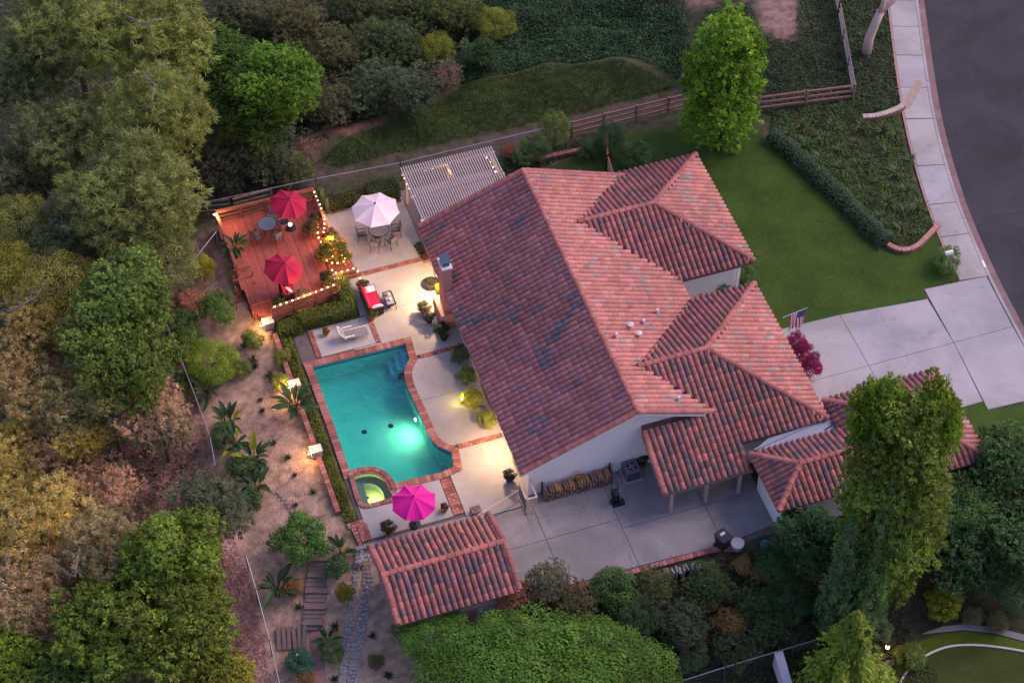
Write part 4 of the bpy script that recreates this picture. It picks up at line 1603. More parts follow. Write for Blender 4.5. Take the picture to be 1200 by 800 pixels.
# ================================================================== umbrellas
def umbrella(label, x, y, r, rim, apex, colr, loc=None, tilt=(0, 0), spin=0.0, base_z=.02, fabric='cotton', valley=.06, lobes=8):
    c = P(x, y, rim)
    t = thing('umbrella', label, 'umbrella', (c.x, c.y, base_z), 'patio umbrellas')
    M = Matrix.Translation(Vector((c.x, c.y, rim))) @ Euler((tilt[0], tilt[1], spin)).to_matrix().to_4x4()
    fm = mat(fabric, colr, .85, .10, 2.2, .08, 60, w=.6)
    top = M @ Vector((0, 0, apex - rim))
    for k in range(lobes):
        a0, a1 = 2 * math.pi * k / lobes, 2 * math.pi * (k + 1) / lobes
        am = (a0 + a1) / 2
        mb = MB()
        rows = 5
        grid = []
        for i_ in range(rows + 1):
            s_ = i_ / rows
            row = []
            for j in range(5):
                w = j / 4
                p0 = Vector((math.cos(a0) * r * s_, math.sin(a0) * r * s_, 0))
                p1 = Vector((math.cos(a1) * r * s_, math.sin(a1) * r * s_, 0))
                p = p0.lerp(p1, w)
                bow = 4 * w * (1 - w)
                p.z = (apex - rim) * (1 - s_) ** .9 + .05 * s_ * (1 - s_) - valley * bow * s_
                p *= 1
                row.append(M @ Vector((p.x * (1 - .03 * bow * s_), p.y * (1 - .03 * bow * s_), p.z)))
            grid.append(row)
        for i_ in range(rows):
            for j in range(4):
                mb.face([grid[i_][j], grid[i_ + 1][j], grid[i_ + 1][j + 1], grid[i_][j + 1]])
        part('panel', mb, fm, t, True)
        e0 = M @ Vector((math.cos(a0) * r, math.sin(a0) * r, -.02))
        part('rib', MB().tube([top - Vector((0, 0, .04)), e0], .012, 5), WOODB, t)
    part('pole', MB().tube([(c.x, c.y, base_z), M @ Vector((0, 0, apex - rim + .02))], .03, 8), WOODB, t)
    part('finial', MB().ball(M @ Vector((0, 0, apex - rim + .06)), .06, 8, 6), DARKM, t)
    part('base', MB().lathe([(.3, 0), (.3, .06), (.06, .1), (.05, .25)], 14, (c.x, c.y, base_z)), DARKM, t)
    return c


uw = umbrella('large white octagonal umbrella over the dining table on the patio', 440, 246, 1.42, 2.1, 2.62, (.78, .62, .64), spin=R(18), fabric='white_canvas', valley=.03)
um = umbrella('magenta umbrella beside the hot tub', 485, 588, 1.22, 2.0, 2.5, (.68, .012, .26), spin=R(8), fabric='magenta_canvas', valley=.12)
ur1 = umbrella('dark red umbrella at the far corner of the deck', 338, 239, 1.14, 2.5, 3.0, (.36, .010, .045), tilt=(R(8), R(8)), spin=R(10), base_z=DZ, fabric='red_canvas', valley=.1)
ur2 = umbrella('tilted dark red umbrella on the deck above a cushioned chair', 332, 315, 1.16, 2.4, 2.95, (.36, .010, .045), tilt=(R(6), R(10)), spin=R(2), base_z=DZ, fabric='red_canvas', valley=.1)

# ================================================================== furniture
def make_chair(cm=WICKER, seat=SLING):
    t = thing('patio_chair', 'patio chair', 'chair')
    part('seat', MB().box((0, 0, .42), (.5, .5, .05)), seat, t)
    bk = MB()
    bk.box((0, .27, .72), (.48, .04, .5), rot=Euler((R(-12), 0, 0)).to_matrix())
    part('backrest', bk, seat, t)
    for s_ in (-1, 1):
        part('leg', MB().tube([(s_ * .25, -.24, 0), (s_ * .25, -.22, .62)], .018, 6), cm, t)
        part('leg', MB().tube([(s_ * .25, .30, 0), (s_ * .25, .24, .45), (s_ * .25, .33, .98)], .018, 6), cm, t)
        part('armrest', MB().box((s_ * .26, .02, .63), (.05, .52, .025)), cm, t)
    part('back_rail', MB().tube([(-.25, .33, .98), (.25, .33, .98)], .018, 6), cm, t)
    return t


def round_table(label, loc, r, h=.72, top=None, group='round patio tables'):
    t = thing('round_table', label, 'table', loc, group)
    part('tabletop', MB().lathe([(r - .02, h - .03), (r, h - .02), (r, h), (r - .02, h + .01)], 28, loc), top or mat('glass_top', (.26, .27, .31), .12, .15, 2, 0, spec=.6), t)
    part('rim', MB().tube([(loc[0] + math.cos(a) * r, loc[1] + math.sin(a) * r, loc[2] + h) for a in [2 * math.pi * k / 24 for k in range(25)]], .02, 6, False), DARKM, t)
    for k in range(4):
        a = math.pi / 4 + k * math.pi / 2
        part('leg', MB().tube([(loc[0] + math.cos(a) * r * .6, loc[1] + math.sin(a) * r * .6, loc[2]), (loc[0] + math.cos(a) * r * .8, loc[1] + math.sin(a) * r * .8, loc[2] + h - .02)], .02, 6), DARKM, t)
    return t


chair0 = make_chair()
used = False
tw_ = Vector((uw.x + .05, uw.y - .25, .02))
round_table('round dining table in the shade of the white umbrella', tw_, .62)
for k, (a, lab) in enumerate(((-62, 'patio chair under the white umbrella, at the table side facing the pool'), (-118, 'patio chair under the white umbrella, on the side facing the deck steps'), (-8, 'patio chair under the white umbrella, nearest the house'),
                              (172, 'patio chair under the white umbrella, nearest the deck'), (80, 'patio chair under the white umbrella, nearest the box hedge'))):
    d = Vector((math.cos(R(a)), math.sin(R(a)), 0))
    place(chair0, used, tw_ + d * .98, R(a) - math.pi / 2, lab, 'chairs round the white umbrella table')
    used = True
td = P(313, 262, DZ + .72)
td = Vector((td.x, td.y, DZ))
round_table('round glass table on the deck beside the far red umbrella', td, .55)
for a, lab in ((-70, 'dark deck chair on the near side of the glass table'), (60, 'dark deck chair on the fence side of the glass table'), (5, 'dark deck chair between the glass table and the far red umbrella'), (-150, 'dark deck chair on the potted palm side of the glass table')):
    d = Vector((math.cos(R(a)), math.sin(R(a)), 0))
    place(chair0, True, td + d * .9, R(a) - math.pi / 2, lab, 'chairs round the deck table')
# pink globe lantern hanging by the umbrella
gl = P(340, 263, 1.9)
t = thing('globe_lantern', 'small glowing globe hanging from the far red umbrella', 'lamp', gl)
part('cord', MB().tube([gl, gl + Vector((0, .1, .55))], .008, 5), DARKM, t)
part('globe', MB().ball(gl, .12, 10, 8), mat_emit('globe_light', (1, .72, .6), 2.5), t, True)


def cushion_box(c, s, rz=0.0, rx=0.0, ry=0.0):
    mb = MB()
    n = 6
    for i_ in range(n + 1):
        for j in range(n + 1):
            a, b = i_ / n * 2 - 1, j / n * 2 - 1
            for sg in (1,):
                pass
    Mx = Euler((rx, ry, rz)).to_matrix()
    gridt, gridb = [], []
    for i_ in range(n + 1):
        for j in range(n + 1):
            a, b = i_ / n * 2 - 1, j / n * 2 - 1
            e_ = (1 - abs(a) ** 5) ** .5 * (1 - abs(b) ** 5) ** .5
            for g, sg in ((gridt, 1), (gridb, -1)):
                p = Mx @ Vector((a * s[0] / 2, b * s[1] / 2, sg * s[2] / 2 * (.35 + .65 * e_)))
                g.append((c[0] + p.x, c[1] + p.y, c[2] + p.z))
    mb.v = gridt + gridb
    o = len(gridt)
    for i_ in range(n):
        for j in range(n):
            k = i_ * (n + 1) + j
            mb.f.append((k, k + n + 1, k + n + 2, k + 1))
            mb.f.append((o + k, o + k + 1, o + k + n + 2, o + k + n + 1))
    for i_ in range(n):
        for (p, q) in ((i_ * (n + 1), (i_ + 1) * (n + 1)), (i_ * (n + 1) + n, (i_ + 1) * (n + 1) + n), (i_, i_ + 1), (n * (n + 1) + i_, n * (n + 1) + i_ + 1)):
            mb.f.append((p, q, o + q, o + p))
    return mb


# red loveseat by the patio hedge
sc = P(436, 352, .4)
su, sv = sc.x, sc.y
lv = thing('loveseat', 'dark wicker loveseat with bright red cushions beside the hedge', 'sofa', (su, sv, .02))
part('frame', MB().box((su, sv, .2), (.85, 1.75, .3)), WICKER, lv)
part('backrest', MB().box((su - .43, sv, .5), (.12, 1.75, .75)), WICKER, lv)
for s_ in (-1, 1):
    part('armrest', MB().box((su, sv + s_ * .88, .42), (.85, .1, .5)), WICKER, lv)
    part('leg', MB().box((su + .35, sv + s_ * .8, .05), (.07, .07, .12)), WICKER, lv)
part('seat_cushion', cushion_box((su + .04, sv, .43), (.78, 1.66, .18)), REDFAB, lv, True)
part('back_cushion', cushion_box((su - .30, sv, .68), (.55, 1.62, .16), ry=R(72)), REDFAB, lv, True)
single('pillow', cushion_box((su + .08, sv + .68, .62), (.6, .36, .16), rx=R(30)), WHTFAB, 'pale pillow at the far end of the red loveseat', 'pillow', (su + .08, sv + .68, .5), 'pillows on the red loveseat', True)
single('pillow', cushion_box((su + .12, sv - .68, .62), (.62, .3, .15), rx=R(-35)), WHTFAB, 'pale pillow at the near end of the red loveseat', 'pillow', (su + .12, sv - .68, .5), 'pillows on the red loveseat', True)
# side table
q = P(456, 349, .5)
t = thing('side_table', 'low dark-framed glass table in front of the red loveseat', 'table', (q.x, q.y, .02))
part('glass', MB().box((q.x, q.y, .47), (.46, .95, .02)), mat('glass_top', (.26, .27, .31), .12), t)
for s_ in (-1, 1):
    part('frame_bar', MB().box((q.x + s_ * .25, q.y, .48), (.05, 1.05, .05)), DARKM, t)
    part('frame_bar', MB().box((q.x, q.y + s_ * .5, .48), (.46, .05, .05)), DARKM, t)
    for s2_ in (-1, 1):
        part('leg', MB().tube([(q.x + s_ * .26, q.y + s2_ * .55, .02), (q.x + s_ * .22, q.y + s2_ * .45, .47)], .02, 6), DARKM, t)
part('shelf', MB().box((q.x, q.y, .2), (.4, .8, .02)), DARKM, t)
single('candle_jar', MB().lathe([(.05, .49), (.07, .51), (.07, .62), (.05, .63)], 10, (q.x + .02, q.y - .15, 0)), WHTFAB, 'small white jar standing on the glass table', 'jar', (q.x + .02, q.y - .15, .49))
single('flower_bowl', MB().lathe([(.05, .49), (.12, .55), (.13, .6), (.02, .66)], 10, (q.x, q.y + .22, 0)), mat('bowl_tan', (.4, .3, .2), .7, .3), 'tan bowl at the far end of the glass table', 'bowl', (q.x, q.y + .22, .49))
# sun lounger on the shaded slab north of the pool
q = P(412, 391, .3)
lx, ly = q.x, q.y
t = thing('sun_lounger', 'grey sling sun lounger with a raised white-edged back north of the pool', 'sun lounger', (lx, ly, .02))
part('seat', MB().box((lx + .25, ly, .32), (1.3, .6, .03)), SLING, t)
part('backrest', MB().beam((lx - .4, ly, .33), (lx - .72, ly, .85), .6, .03), SLING, t)
for s_ in (-1, 1):
    part('side_rail', MB().beam((lx - .4, ly + s_ * .31, .32), (lx + .92, ly + s_ * .31, .32), .035, .05), WHITE if s_ > 0 else GALV, t)
    part('back_rail', MB().beam((lx - .4, ly + s_ * .31, .33), (lx - .73, ly + s_ * .31, .87), .04, .04), WHITE, t)
    part('armrest', MB().beam((lx - .45, ly + s_ * .36, .56), (lx + .1, ly + s_ * .36, .54), .06, .03), WHITE, t)
    for dx in (-.35, .8):
        part('leg', MB().tube([(lx + dx, ly + s_ * .3, .02), (lx + dx, ly + s_ * .3, .32)], .02, 6), GALV, t)
part('top_rail', MB().beam((lx - .73, ly - .31, .87), (lx - .73, ly + .31, .87), .05, .04), WHITE, t)
# cushioned deck chair under the near red umbrella
q = P(337, 341, DZ + .4)
t = thing('lounge_chair', 'red-cushioned lounge chair peeping out under the near red umbrella', 'chair', (q.x, q.y, DZ))
part('frame', MB().box((q.x, q.y, DZ + .2), (.75, .8, .28)), WICKER, t)
part('seat_cushion', cushion_box((q.x, q.y, DZ + .42), (.68, .72, .16)), REDFAB, t, True)
part('backrest', MB().box((q.x - .38, q.y, DZ + .5), (.1, .8, .6)), WICKER, t)
part('back_cushion', cushion_box((q.x - .26, q.y, DZ + .66), (.45, .7, .14), ry=R(75)), REDFAB, t, True)
for s_ in (-1, 1):
    part('armrest', MB().box((q.x, q.y + s_ * .4, DZ + .42), (.75, .08, .3)), WICKER, t)
single('pillow', cushion_box((q.x + .05, q.y - .05, DZ + .56), (.3, .5, .12), ry=R(35), rz=R(25)), WHTFAB, 'white pillow on the red deck chair under the near umbrella', 'pillow', (q.x, q.y, DZ + .5), None, True)

# ================================================================== along the gable wall
fw = thing('firewood_stack', 'long stack of split firewood against the white gable wall', 'firewood', (0, -10.85, .02))
lm = MB().tube([(0, -.23, 0), (0, .23, 0)], 1.0, 7)
lm.v = [(x, y, z) for x, y, z in lm.v]
log_mesh = lm.mesh('log', colr=(1, 1, 1))
log_mesh.materials.append(LOGM)
for c in range(23):
    top_r = 6 if c % 5 else 5
    for r_ in range(top_r):
        rad = random.uniform(.062, .08)
        k = random.random()
        cc = random.choice([(.30, .16, .09), (.38, .20, .10), (.24, .15, .11), (.20, .14, .12), (.44, .24, .11)]) if r_ > 3 else random.choice([(.22, .15, .12), (.30, .2, .16), (.16, .11, .1)])
        piece('log', log_mesh, fw, (-1.72 + c * .158 + random.uniform(-.02, .02), -10.82 + random.uniform(-.05, .05), .09 + r_ * .138), (0, random.uniform(0, 3), random.uniform(-.08, .08)), (rad, 1, rad), cc)
for s_ in (-1.86, 1.92):
    part('end_post', MB().box((s_, -10.82, .55), (.08, .4, 1.1)), WOODG, fw)
    part('end_post', MB().box((s_, -10.45, .5), (.08, .1, 1.0)), DARKM, fw)
part('hopper', MB().box((.05, -10.72, 1.02), (.3, .25, .22)), mat('rust', (.24, .11, .05), .8, .3, 8), fw)
ac = thing('air_conditioner', 'grey air conditioning unit with a round fan grille by the gable wall', 'air conditioner', (3.0, -10.85, .02))
ACM = mat('ac_paint', (.14, .15, .19), .5, .12, 4, .05)
part('pad', MB().box((3.0, -10.85, .05), (1.0, .95, .1)), CONC, ac)
part('case', MB().box((3.0, -10.85, .46), (.8, .78, .72)), ACM, ac)
part('fan_ring', MB().tube([(3.0 + math.cos(a) * .3, -10.85 + math.sin(a) * .3, .84) for a in [2 * math.pi * k / 20 for k in range(21)]], .03, 6, False), ACM, ac)
part('fan_well', MB().lathe([(.001, 0), (.28, 0), (.28, .008), (.001, .01)], 18, (3.0, -10.85, .822)), DARKM, ac)
for k in range(4):
    part('fan_blade', MB().box((3.0 + .13 * math.cos(k * math.pi / 2 + .3), -10.85 + .13 * math.sin(k * math.pi / 2 + .3), .838), (.22, .09, .01), k * math.pi / 2 + .3), GALV, ac)
for k in range(6):
    part('louver', MB().box((3.0, -11.245, .18 + k * .1), (.72, .012, .05)), DARKM, ac)
# hand truck
hx, hy = P(721, 588, .1)[:2]
t = thing('hand_truck', 'upright dark hand truck on the concrete in front of the air conditioner', 'hand truck', (hx, hy, .02))
for s_ in (-1, 1):
    part('upright', MB().tube([(hx + s_ * .18, hy, .1), (hx + s_ * .18, hy + .25, 1.3), (hx + s_ * .1, hy + .35, 1.42)], .025, 6), DARKM, t)
    w_ = part('wheel', MB().tube([(hx + s_ * .2 - .03 * s_, hy + .05, .15), (hx + s_ * .2 + .06 * s_, hy + .05, .15)], .13, 12), DARKM, t)
for zz in (.35, .65, .95):
    part('crossbar', MB().tube([(hx - .18, hy + .06 + .2 * (zz - .1), zz), (hx + .18, hy + .06 + .2 * (zz - .1), zz)], .02, 6), DARKM, t)
part('load_bag', cushion_box((hx, hy + .02, .62), (.38, .3, .95)), mat('black_bag', (.02, .02, .025), .5, .3, 8, .2), t, True)
part('toe_plate', MB().box((hx, hy - .14, .05), (.42, .3, .02)), DARKM, t)
single('tool_box', MB().box((hx + .32, hy - .1, .12), (.26, .34, .2)).box((hx + .32, hy - .1, .24), (.2, .05, .05)), DARKM, 'small dark box on the concrete beside the hand truck', 'box', (hx + .32, hy - .1, .02))
# slatted gate at the corner
gt = thing('slatted_gate', 'weathered slatted screen at the near corner of the house', 'gate', (-3.0, -11.2, .02))
for k in range(8):
    part('slat', MB().box((-3.12, -10.45 - k * .14, .72), (.04, .09, 1.4)), WOODG, gt)
for k in range(6):
    part('slat', MB().box((-3.05 + k * .1, -11.5, .68), (.045, .04, 1.3)), PERG, gt)
for a, b in (((-3.12, -10.4, 1.46), (-3.12, -11.52, 1.46)), ((-3.12, -11.5, 1.38), (-2.52, -11.5, 1.38)), ((-2.53, -11.5, 1.38), (-2.53, -10.4, 1.44)), ((-3.12, -10.4, .3), (-3.12, -11.5, .3))):
    part('rail', MB().beam(a, b, .09, .07), PERG, gt)
# bins
bn = P(847, 634, .5)
t = thing('wheelie_bin', 'black wheeled bin at the corner of the courtyard', 'bin', (bn.x, bn.y, .02))
ba = R(20)
BM = mat('bin_black', (.018, .02, .024), .45, .2, 5, 0)
Mz = Matrix.Rotation(ba, 3, 'Z')
mb = MB()
for (s_, zz) in ((.24, .1), (.31, .95)):
    for dx, dy in ((-1, -1), (1, -1), (1, 1), (-1, 1)):
        o_ = Mz @ Vector((dx * s_, dy * s_ * 1.1, 0))
        mb.v.append((bn.x + o_.x, bn.y + o_.y, zz))
mb.f = [(0, 3, 2, 1), (4, 5, 6, 7), (0, 1, 5, 4), (1, 2, 6, 5), (2, 3, 7, 6), (3, 0, 4, 7)]
part('body', mb, BM, t)
part('lid', MB().box((bn.x, bn.y, .99), (.68, .76, .07), ba), BM, t)
part('lid_label', MB().box((bn.x, bn.y + .12, 1.03), (.3, .16, .012), ba), mat('pale_label', (.45, .47, .5), .6), t)
for s_ in (-1, 1):
    o_ = Mz @ Vector((s_ * .27, .3, 0))
    part('wheel', MB().tube([(bn.x + o_.x - .03, bn.y + o_.y, .12), (bn.x + o_.x + .03, bn.y + o_.y, .12)], .11, 10), BM, t)
part('handle', MB().tube([Vector((bn.x, bn.y, .95)) + Mz @ Vector((-.25, .42, 0)), Vector((bn.x, bn.y, .95)) + Mz @ Vector((.25, .42, 0))], .02, 6), BM, t)
q = P(864, 638, .3)
single('paint_bucket', MB().lathe([(.30, 0), (.36, .42), (.37, .46), (.30, .47), (.02, .49)], 18, (q.x, q.y, .02)), mat('bucket_lid', (.42, .40, .45), .6, .12), 'round pale lidded tub beside the black wheeled bin', 'tub', (q.x, q.y, .02), None, True)
q = P(897, 637, .1)
single('hose_reel', MB().lathe([(.25, 0), (.28, .05), (.28, .12), (.2, .14), (.02, .14)], 14, (q.x, q.y, .0)), mat('teal_plastic', (.05, .14, .17), .5, .2), 'small teal coil lying at the courtyard edge under the shrubs', 'hose', (q.x, q.y, 0))
# stacked pavers behind the courtyard edge
ps = thing('paver_stack', 'row of leaning stone pavers stacked along the courtyard edge', 'pavers', (3.2, -17.0, -.2))
pvm = MB().box((0, 0, 0), (.07, .45, .4)).mesh('paver')
pvm.materials.append(STONE)
for k in range(34):
    u_ = -2.6 + k * .21 + random.uniform(-.05, .05)
    piece('paver', pvm, ps, (u_, -16.95 - .016 * k + random.uniform(-.04, .04), .02 + random.uniform(-.05, .08)), (random.uniform(-.2, .2), random.uniform(-.35, .2), random.uniform(-.3, .3)), (random.uniform(.8, 1.8), random.uniform(.7, 1.1), random.uniform(.8, 1.2)))
# things by the shed
q = P(537, 602, -.2)
single('tarp_bundle', cushion_box((q.x, q.y, -.3), (.75, .5, .5)), mat('blue_tarp', (.03, .16, .30), .5, .3, 5, .3, 10), 'bright blue tarp bundle in the trench behind the shed', 'tarp', (q.x, q.y, -.5), None, True)
pa = thing('pallet', 'small wooden pallet with dark gaps beside the shed roof corner', 'pallet', (-5.2, -11.3, .02))
q = P(558, 597, .3)
for k in range(5):
    part('board', MB().box((q.x - .22 + k * .11, q.y, .35), (.07, .5, .04)), WOODB, pa)
for s_ in (-1, 1):
    part('runner', MB().box((q.x, q.y + s_ * .2, .18), (.55, .07, .3)), WOODB, pa)
cu = mat('dark_equipment', (.045, .045, .055), .6, .3, 4, .1)
q = P(480, 618, -.3)
eq = thing('pool_equipment', 'dark pool pump housing in the trench behind the shed', 'pump', (-8.2, -11.3, -.9))
part('case', MB().box((-7.2, -11.35, -.35), (3.4, .55, .9)), cu, eq)
part('lid', MB().box((-7.2, -11.35, .13), (3.5, .62, .06)), cu, eq)
part('pump', MB().tube([(-9.6, -11.3, -.35), (-9.1, -11.3, -.35)], .2, 10), DARKM, eq)
part('pipe', MB().tube([(-5.6, -11.05, .1), (-5.6, -10.9, .35), (-2.9, -10.0, .3)], .02, 6), WHITE, eq)
part('hinge', MB().box((-7.2, -11.05, .14), (.3, .03, .05)), GALV, eq)

# ================================================================== flag
fl = P(917, 372, 2.55)
ft = thing('flag', 'American flag hanging from an angled pole on the garage eave', 'flag', (fl.x, fl.y, 2.5))
tip = P(945, 361, 3.3)
part('pole', MB().tube([fl, tip], .02, 6), WHITE, ft)
part('finial', MB().ball(tip, .045, 8, 6), mat('gold', (.5, .36, .1), .35, .1, metal=.7), ft)
dirp = (tip - fl)
hs = fl + dirp * .32
he = fl + dirp * .98
RED = mat('flag_red', (.45, .02, .04), .8, .1)
WH = mat('flag_white', (.75, .73, .75), .8, .05)
BL = mat('flag_blue', (.02, .035, .16), .8, .1)
drop = Vector((-.10, -.18, -1.0))
FLN = 1.15


def flag_pt(s_, l_):
    p = hs.lerp(he, s_) + drop * (l_ * FLN)
    return p + Vector((.05 * math.sin(s_ * 9 + l_ * 3) * l_, -.09 * math.sin(s_ * 8 + l_ * 2) * l_, .0))


for k in range(13):
    mb = MB()
    s0, s1_ = k / 13, (k + 1) / 13
    l0 = .4 if k >= 6 else 0
    for r_ in range(8):
        a, b = l0 + (1 - l0) * r_ / 8, l0 + (1 - l0) * (r_ + 1) / 8
        mb.face([flag_pt(s0, a), flag_pt(s1_, a), flag_pt(s1_, b), flag_pt(s0, b)])
    part('stripe', mb, RED if k % 2 == 0 else WH, ft)
mb = MB()
for i_ in range(7):
    for r_ in range(4):
        s0, s1_ = (6 + i_) / 13, (7 + i_) / 13
        a, b = .4 * r_ / 4, .4 * (r_ + 1) / 4
        mb.face([flag_pt(s0, a), flag_pt(s1_, a), flag_pt(s1_, b), flag_pt(s0, b)])
cn = part('canton', mb, BL, ft)
st = MB()
for r_ in range(9):
    for c in range(6 if r_ % 2 == 0 else 5):
        s_ = (6 + 7 * (r_ + .5) / 9) / 13
        l_ = .4 * ((c + (.5 if r_ % 2 == 0 else 1.0)) / 6)
        p = flag_pt(s_, l_) + Vector((0, -.006, .004))
        pts = []
        for j in range(10):
            rr = .022 if j % 2 == 0 else .009
            a = 2 * math.pi * j / 10
            pts.append((p.x + math.cos(a) * rr, p.y, p.z + math.sin(a) * rr))
        st.face(pts)
part('stars', st, WH, cn)

# mailbox in the round bush, number plate on the kerb
mq = P(1112, 296, 1.25)
t = thing('mailbox', 'white mailbox standing in the round bush by the sidewalk', 'mailbox', (mq.x, mq.y, 0))
part('post', MB().box((mq.x, mq.y, .55), (.09, .09, 1.1)), WHITE, t)
part('box', MB().box((mq.x, mq.y, 1.2), (.48, .2, .2)).tube([(mq.x - .24, mq.y, 1.29), (mq.x + .24, mq.y, 1.29)], .1, 12), WHITE, t)
part('door', MB().box((mq.x - .25, mq.y, 1.2), (.015, .19, .2)), WHITE, t)
kq = P(1155, 312, .02)
kk = min(range(len(KC)), key=lambda k: (KC[k] - Vector((kq.x, kq.y))).length)
kd = (KC[kk + 1] - KC[kk]).normalized()
single('kerb_plate', MB().box((KC[kk].x - .085, KC[kk].y, .016), (.5, .15, .012), math.atan2(kd.y, kd.x)), WHITE, 'small white painted panel on the kerb by the driveway', 'sign', (KC[kk].x, KC[kk].y, .012))

# ================================================================== timber steps, stone borders, pavers in the dry garden
stp = thing('timber_steps', 'flight of weathered railway-tie steps in the lower garden', 'steps', G(370, 690))
tie = MB().box((0, 0, 0), (1, 1, 1)).mesh('timber')
tie.materials.append(mat('old_timber', (.22, .16, .14), .9, .4, 6, .5, 20))
for k in range(21):
    y_ = 643 + k * 4.7
    x_ = 375.5 - k * .45
    g = G(x_, y_)
    zz = g.z + .05
    if k % 4 == 3:
        zz += .09
    piece('timber', tie, stp, (g.x + random.uniform(-.05, .05), g.y, zz + random.uniform(-.01, .02)), (random.uniform(-.05, .05), 0, R(-18.7) + random.uniform(-.03, .03)), (random.uniform(1.0, 1.2), .23, .16))
st2 = thing('timber_steps', 'short leaning row of old timbers below the tie steps', 'steps', G(343, 748))
for k in range(6):
    g = G(327 + k * 6, 749 - k * .4)
    piece('timber', tie, st2, (g.x, g.y, g.z + .12), (R(25), 0, R(-14) + random.uniform(-.1, .1)), (.2, 1.2, .16))
pth = MB()
gp = [G(x, y) for x, y in ((362, 742), (377, 742), (379, 765), (384, 812), (369, 812), (365, 765))]
pth.face([(p.x, p.y, p.z + .03) for p in gp])
struct('garden_path', pth, mat('path_brick', (.33, .18, .165), .9, .3, 5, .3, 25))
rk = []
for s_ in range(3):
    m_ = MB().ball((0, 0, 0), 1.0, 7, 5)
    m_.v = [(x * random.uniform(.75, 1.2), y * random.uniform(.75, 1.2), z * random.uniform(.6, 1.0)) for x, y, z in m_.v]
    me_ = m_.mesh('stone')
    me_.materials.append(mat('pale_rock', (.36, .33, .33), .9, .35, 3, .4, 10))
    rk.append(me_)


def stone_row(label, pts, nrow, gap, rad):
    g0 = G(*pts[0])
    t = thing('stone_border', label, 'stones', g0, 'stone borders in the lower garden')
    for a, b in zip(pts[:-1], pts[1:]):
        n = int(math.hypot(b[0] - a[0], b[1] - a[1]) / gap)
        for k in range(n):
            for r_ in range(nrow):
                x = a[0] + (b[0] - a[0]) * k / n + random.uniform(-1, 1) + (r_ - nrow / 2) * 4
                y = a[1] + (b[1] - a[1]) * k / n + random.uniform(-1, 1)
                g = G(x, y)
                r0 = rad * random.uniform(.7, 1.25)
                piece('stone', random.choice(rk), t, (g.x, g.y, g.z + r0 * .25), (0, 0, random.uniform(0, 6)), (r0, r0 * random.uniform(.8, 1.2), r0 * .8))


stone_row('left line of pale stones beside the shed', [(423, 645), (418, 680), (412, 720), (407, 760), (402, 812)], 2, 4.2, .13)
stone_row('right line of pale stones beside the shed', [(430, 652), (433, 680), (428, 720), (419, 765), (413, 812)], 3, 4.5, .12)
arc = thing('stepping_stones', 'curved row of small square stepping stones below the banana plants', 'stepping stones', G(340, 588))
for k in range(7):
    x, y = 327 + k * 3.4, 575 + k * 4.6 + .2 * (k - 3) ** 2
    g = G(x, y)
    piece('stone', bmesh_box, arc, (g.x, g.y, g.z + .015), (0, 0, R(-30) + k * .1), (.32, .22, .05), (.25, .19, .16))
# white bird ornament
g = G(342, 782)
t = thing('bird_ornament', 'small white wading-bird ornament among plants at the lower left', 'ornament', g)
part('body', MB().ball(g + Vector((0, 0, .55)), .2, 10, 8, (1.5, .8, .9)), WHITE, t, True)
part('neck', MB().tube([g + Vector((.24, 0, .6)), g + Vector((.36, 0, .8)), g + Vector((.3, 0, 1.0)), g + Vector((.4, 0, 1.08))], [.08, .05, .045, .055], 8), WHITE, t, True)
part('beak', MB().tube([g + Vector((.43, 0, 1.08)), g + Vector((.6, 0, 1.02))], [.03, .006], 6), mat('beak', (.5, .3, .05), .5), t)
for s_ in (-1, 1):
    part('leg', MB().tube([g + Vector((0, .06 * s_, 0)), g + Vector((0, .06 * s_, .5))], .015, 6), DARKM, t)

# ================================================================== neighbour's garden at the bottom right
NZ = -2.5
def nb_poly(pts): return [tuple(P(x, y, NZ)[:2]) for x, y in pts]
struct('neighbour_lawn', MB().prism(nb_poly([(1052, 812), (1058, 795), (1070, 780), (1088, 767), (1110, 758), (1135, 756), (1165, 758), (1210, 766), (1270, 785), (1320, 815), (1320, 880), (1040, 880)]), NZ - .2, NZ - .03), LAWN2)
struct('neighbour_verge', MB().prism(nb_poly([(1034, 812), (1040, 790), (1055, 770), (1075, 752), (1100, 742), (1130, 739), (1165, 743), (1210, 755), (1275, 774), (1335, 810), (1322, 814), (1271, 783), (1210, 764), (1165, 756), (1135, 754), (1110, 756), (1087, 765), (1069, 778), (1056, 794), (1050, 812)]), NZ - .2, NZ - .022), LAWN3)
struct('neighbour_path', MB().prism(nb_poly([(1080, 742), (1105, 733), (1135, 730), (1170, 735), (1210, 745), (1280, 763), (1345, 800), (1337, 808), (1276, 772), (1210, 753), (1165, 741), (1130, 737), (1100, 740)]), NZ - .2, NZ - .026), CONCD)
struct('neighbour_walk', MB().prism(nb_poly([(1018, 812), (1026, 785), (1040, 772), (1052, 772), (1036, 795), (1030, 812)]), NZ - .2, NZ - .026), CONCD)
ec = nb_poly([(1050, 815), (1056, 795), (1069, 779), (1087, 766), (1110, 757), (1135, 755), (1165, 757), (1212, 765), (1271, 784), (1321, 815)])
single('lawn_edging', MB().tube([(x, y, NZ + .03) for x, y in [tuple(p) for p in smooth_line(ec, 2)]], .06, 6), mat('white_edging', (.62, .56, .52), .8, .1), 'pale curved concrete edging round the lawn at the bottom right', 'edging', (ec[0][0], ec[0][1], NZ))
# ================================================================== foliage
def unit(n):
    d = rng.normal(size=(n, 3))
    return d / np.linalg.norm(d, axis=1)[:, None]


def norm(a):
    return a / np.maximum(1e-6, np.linalg.norm(a, axis=1))[:, None]


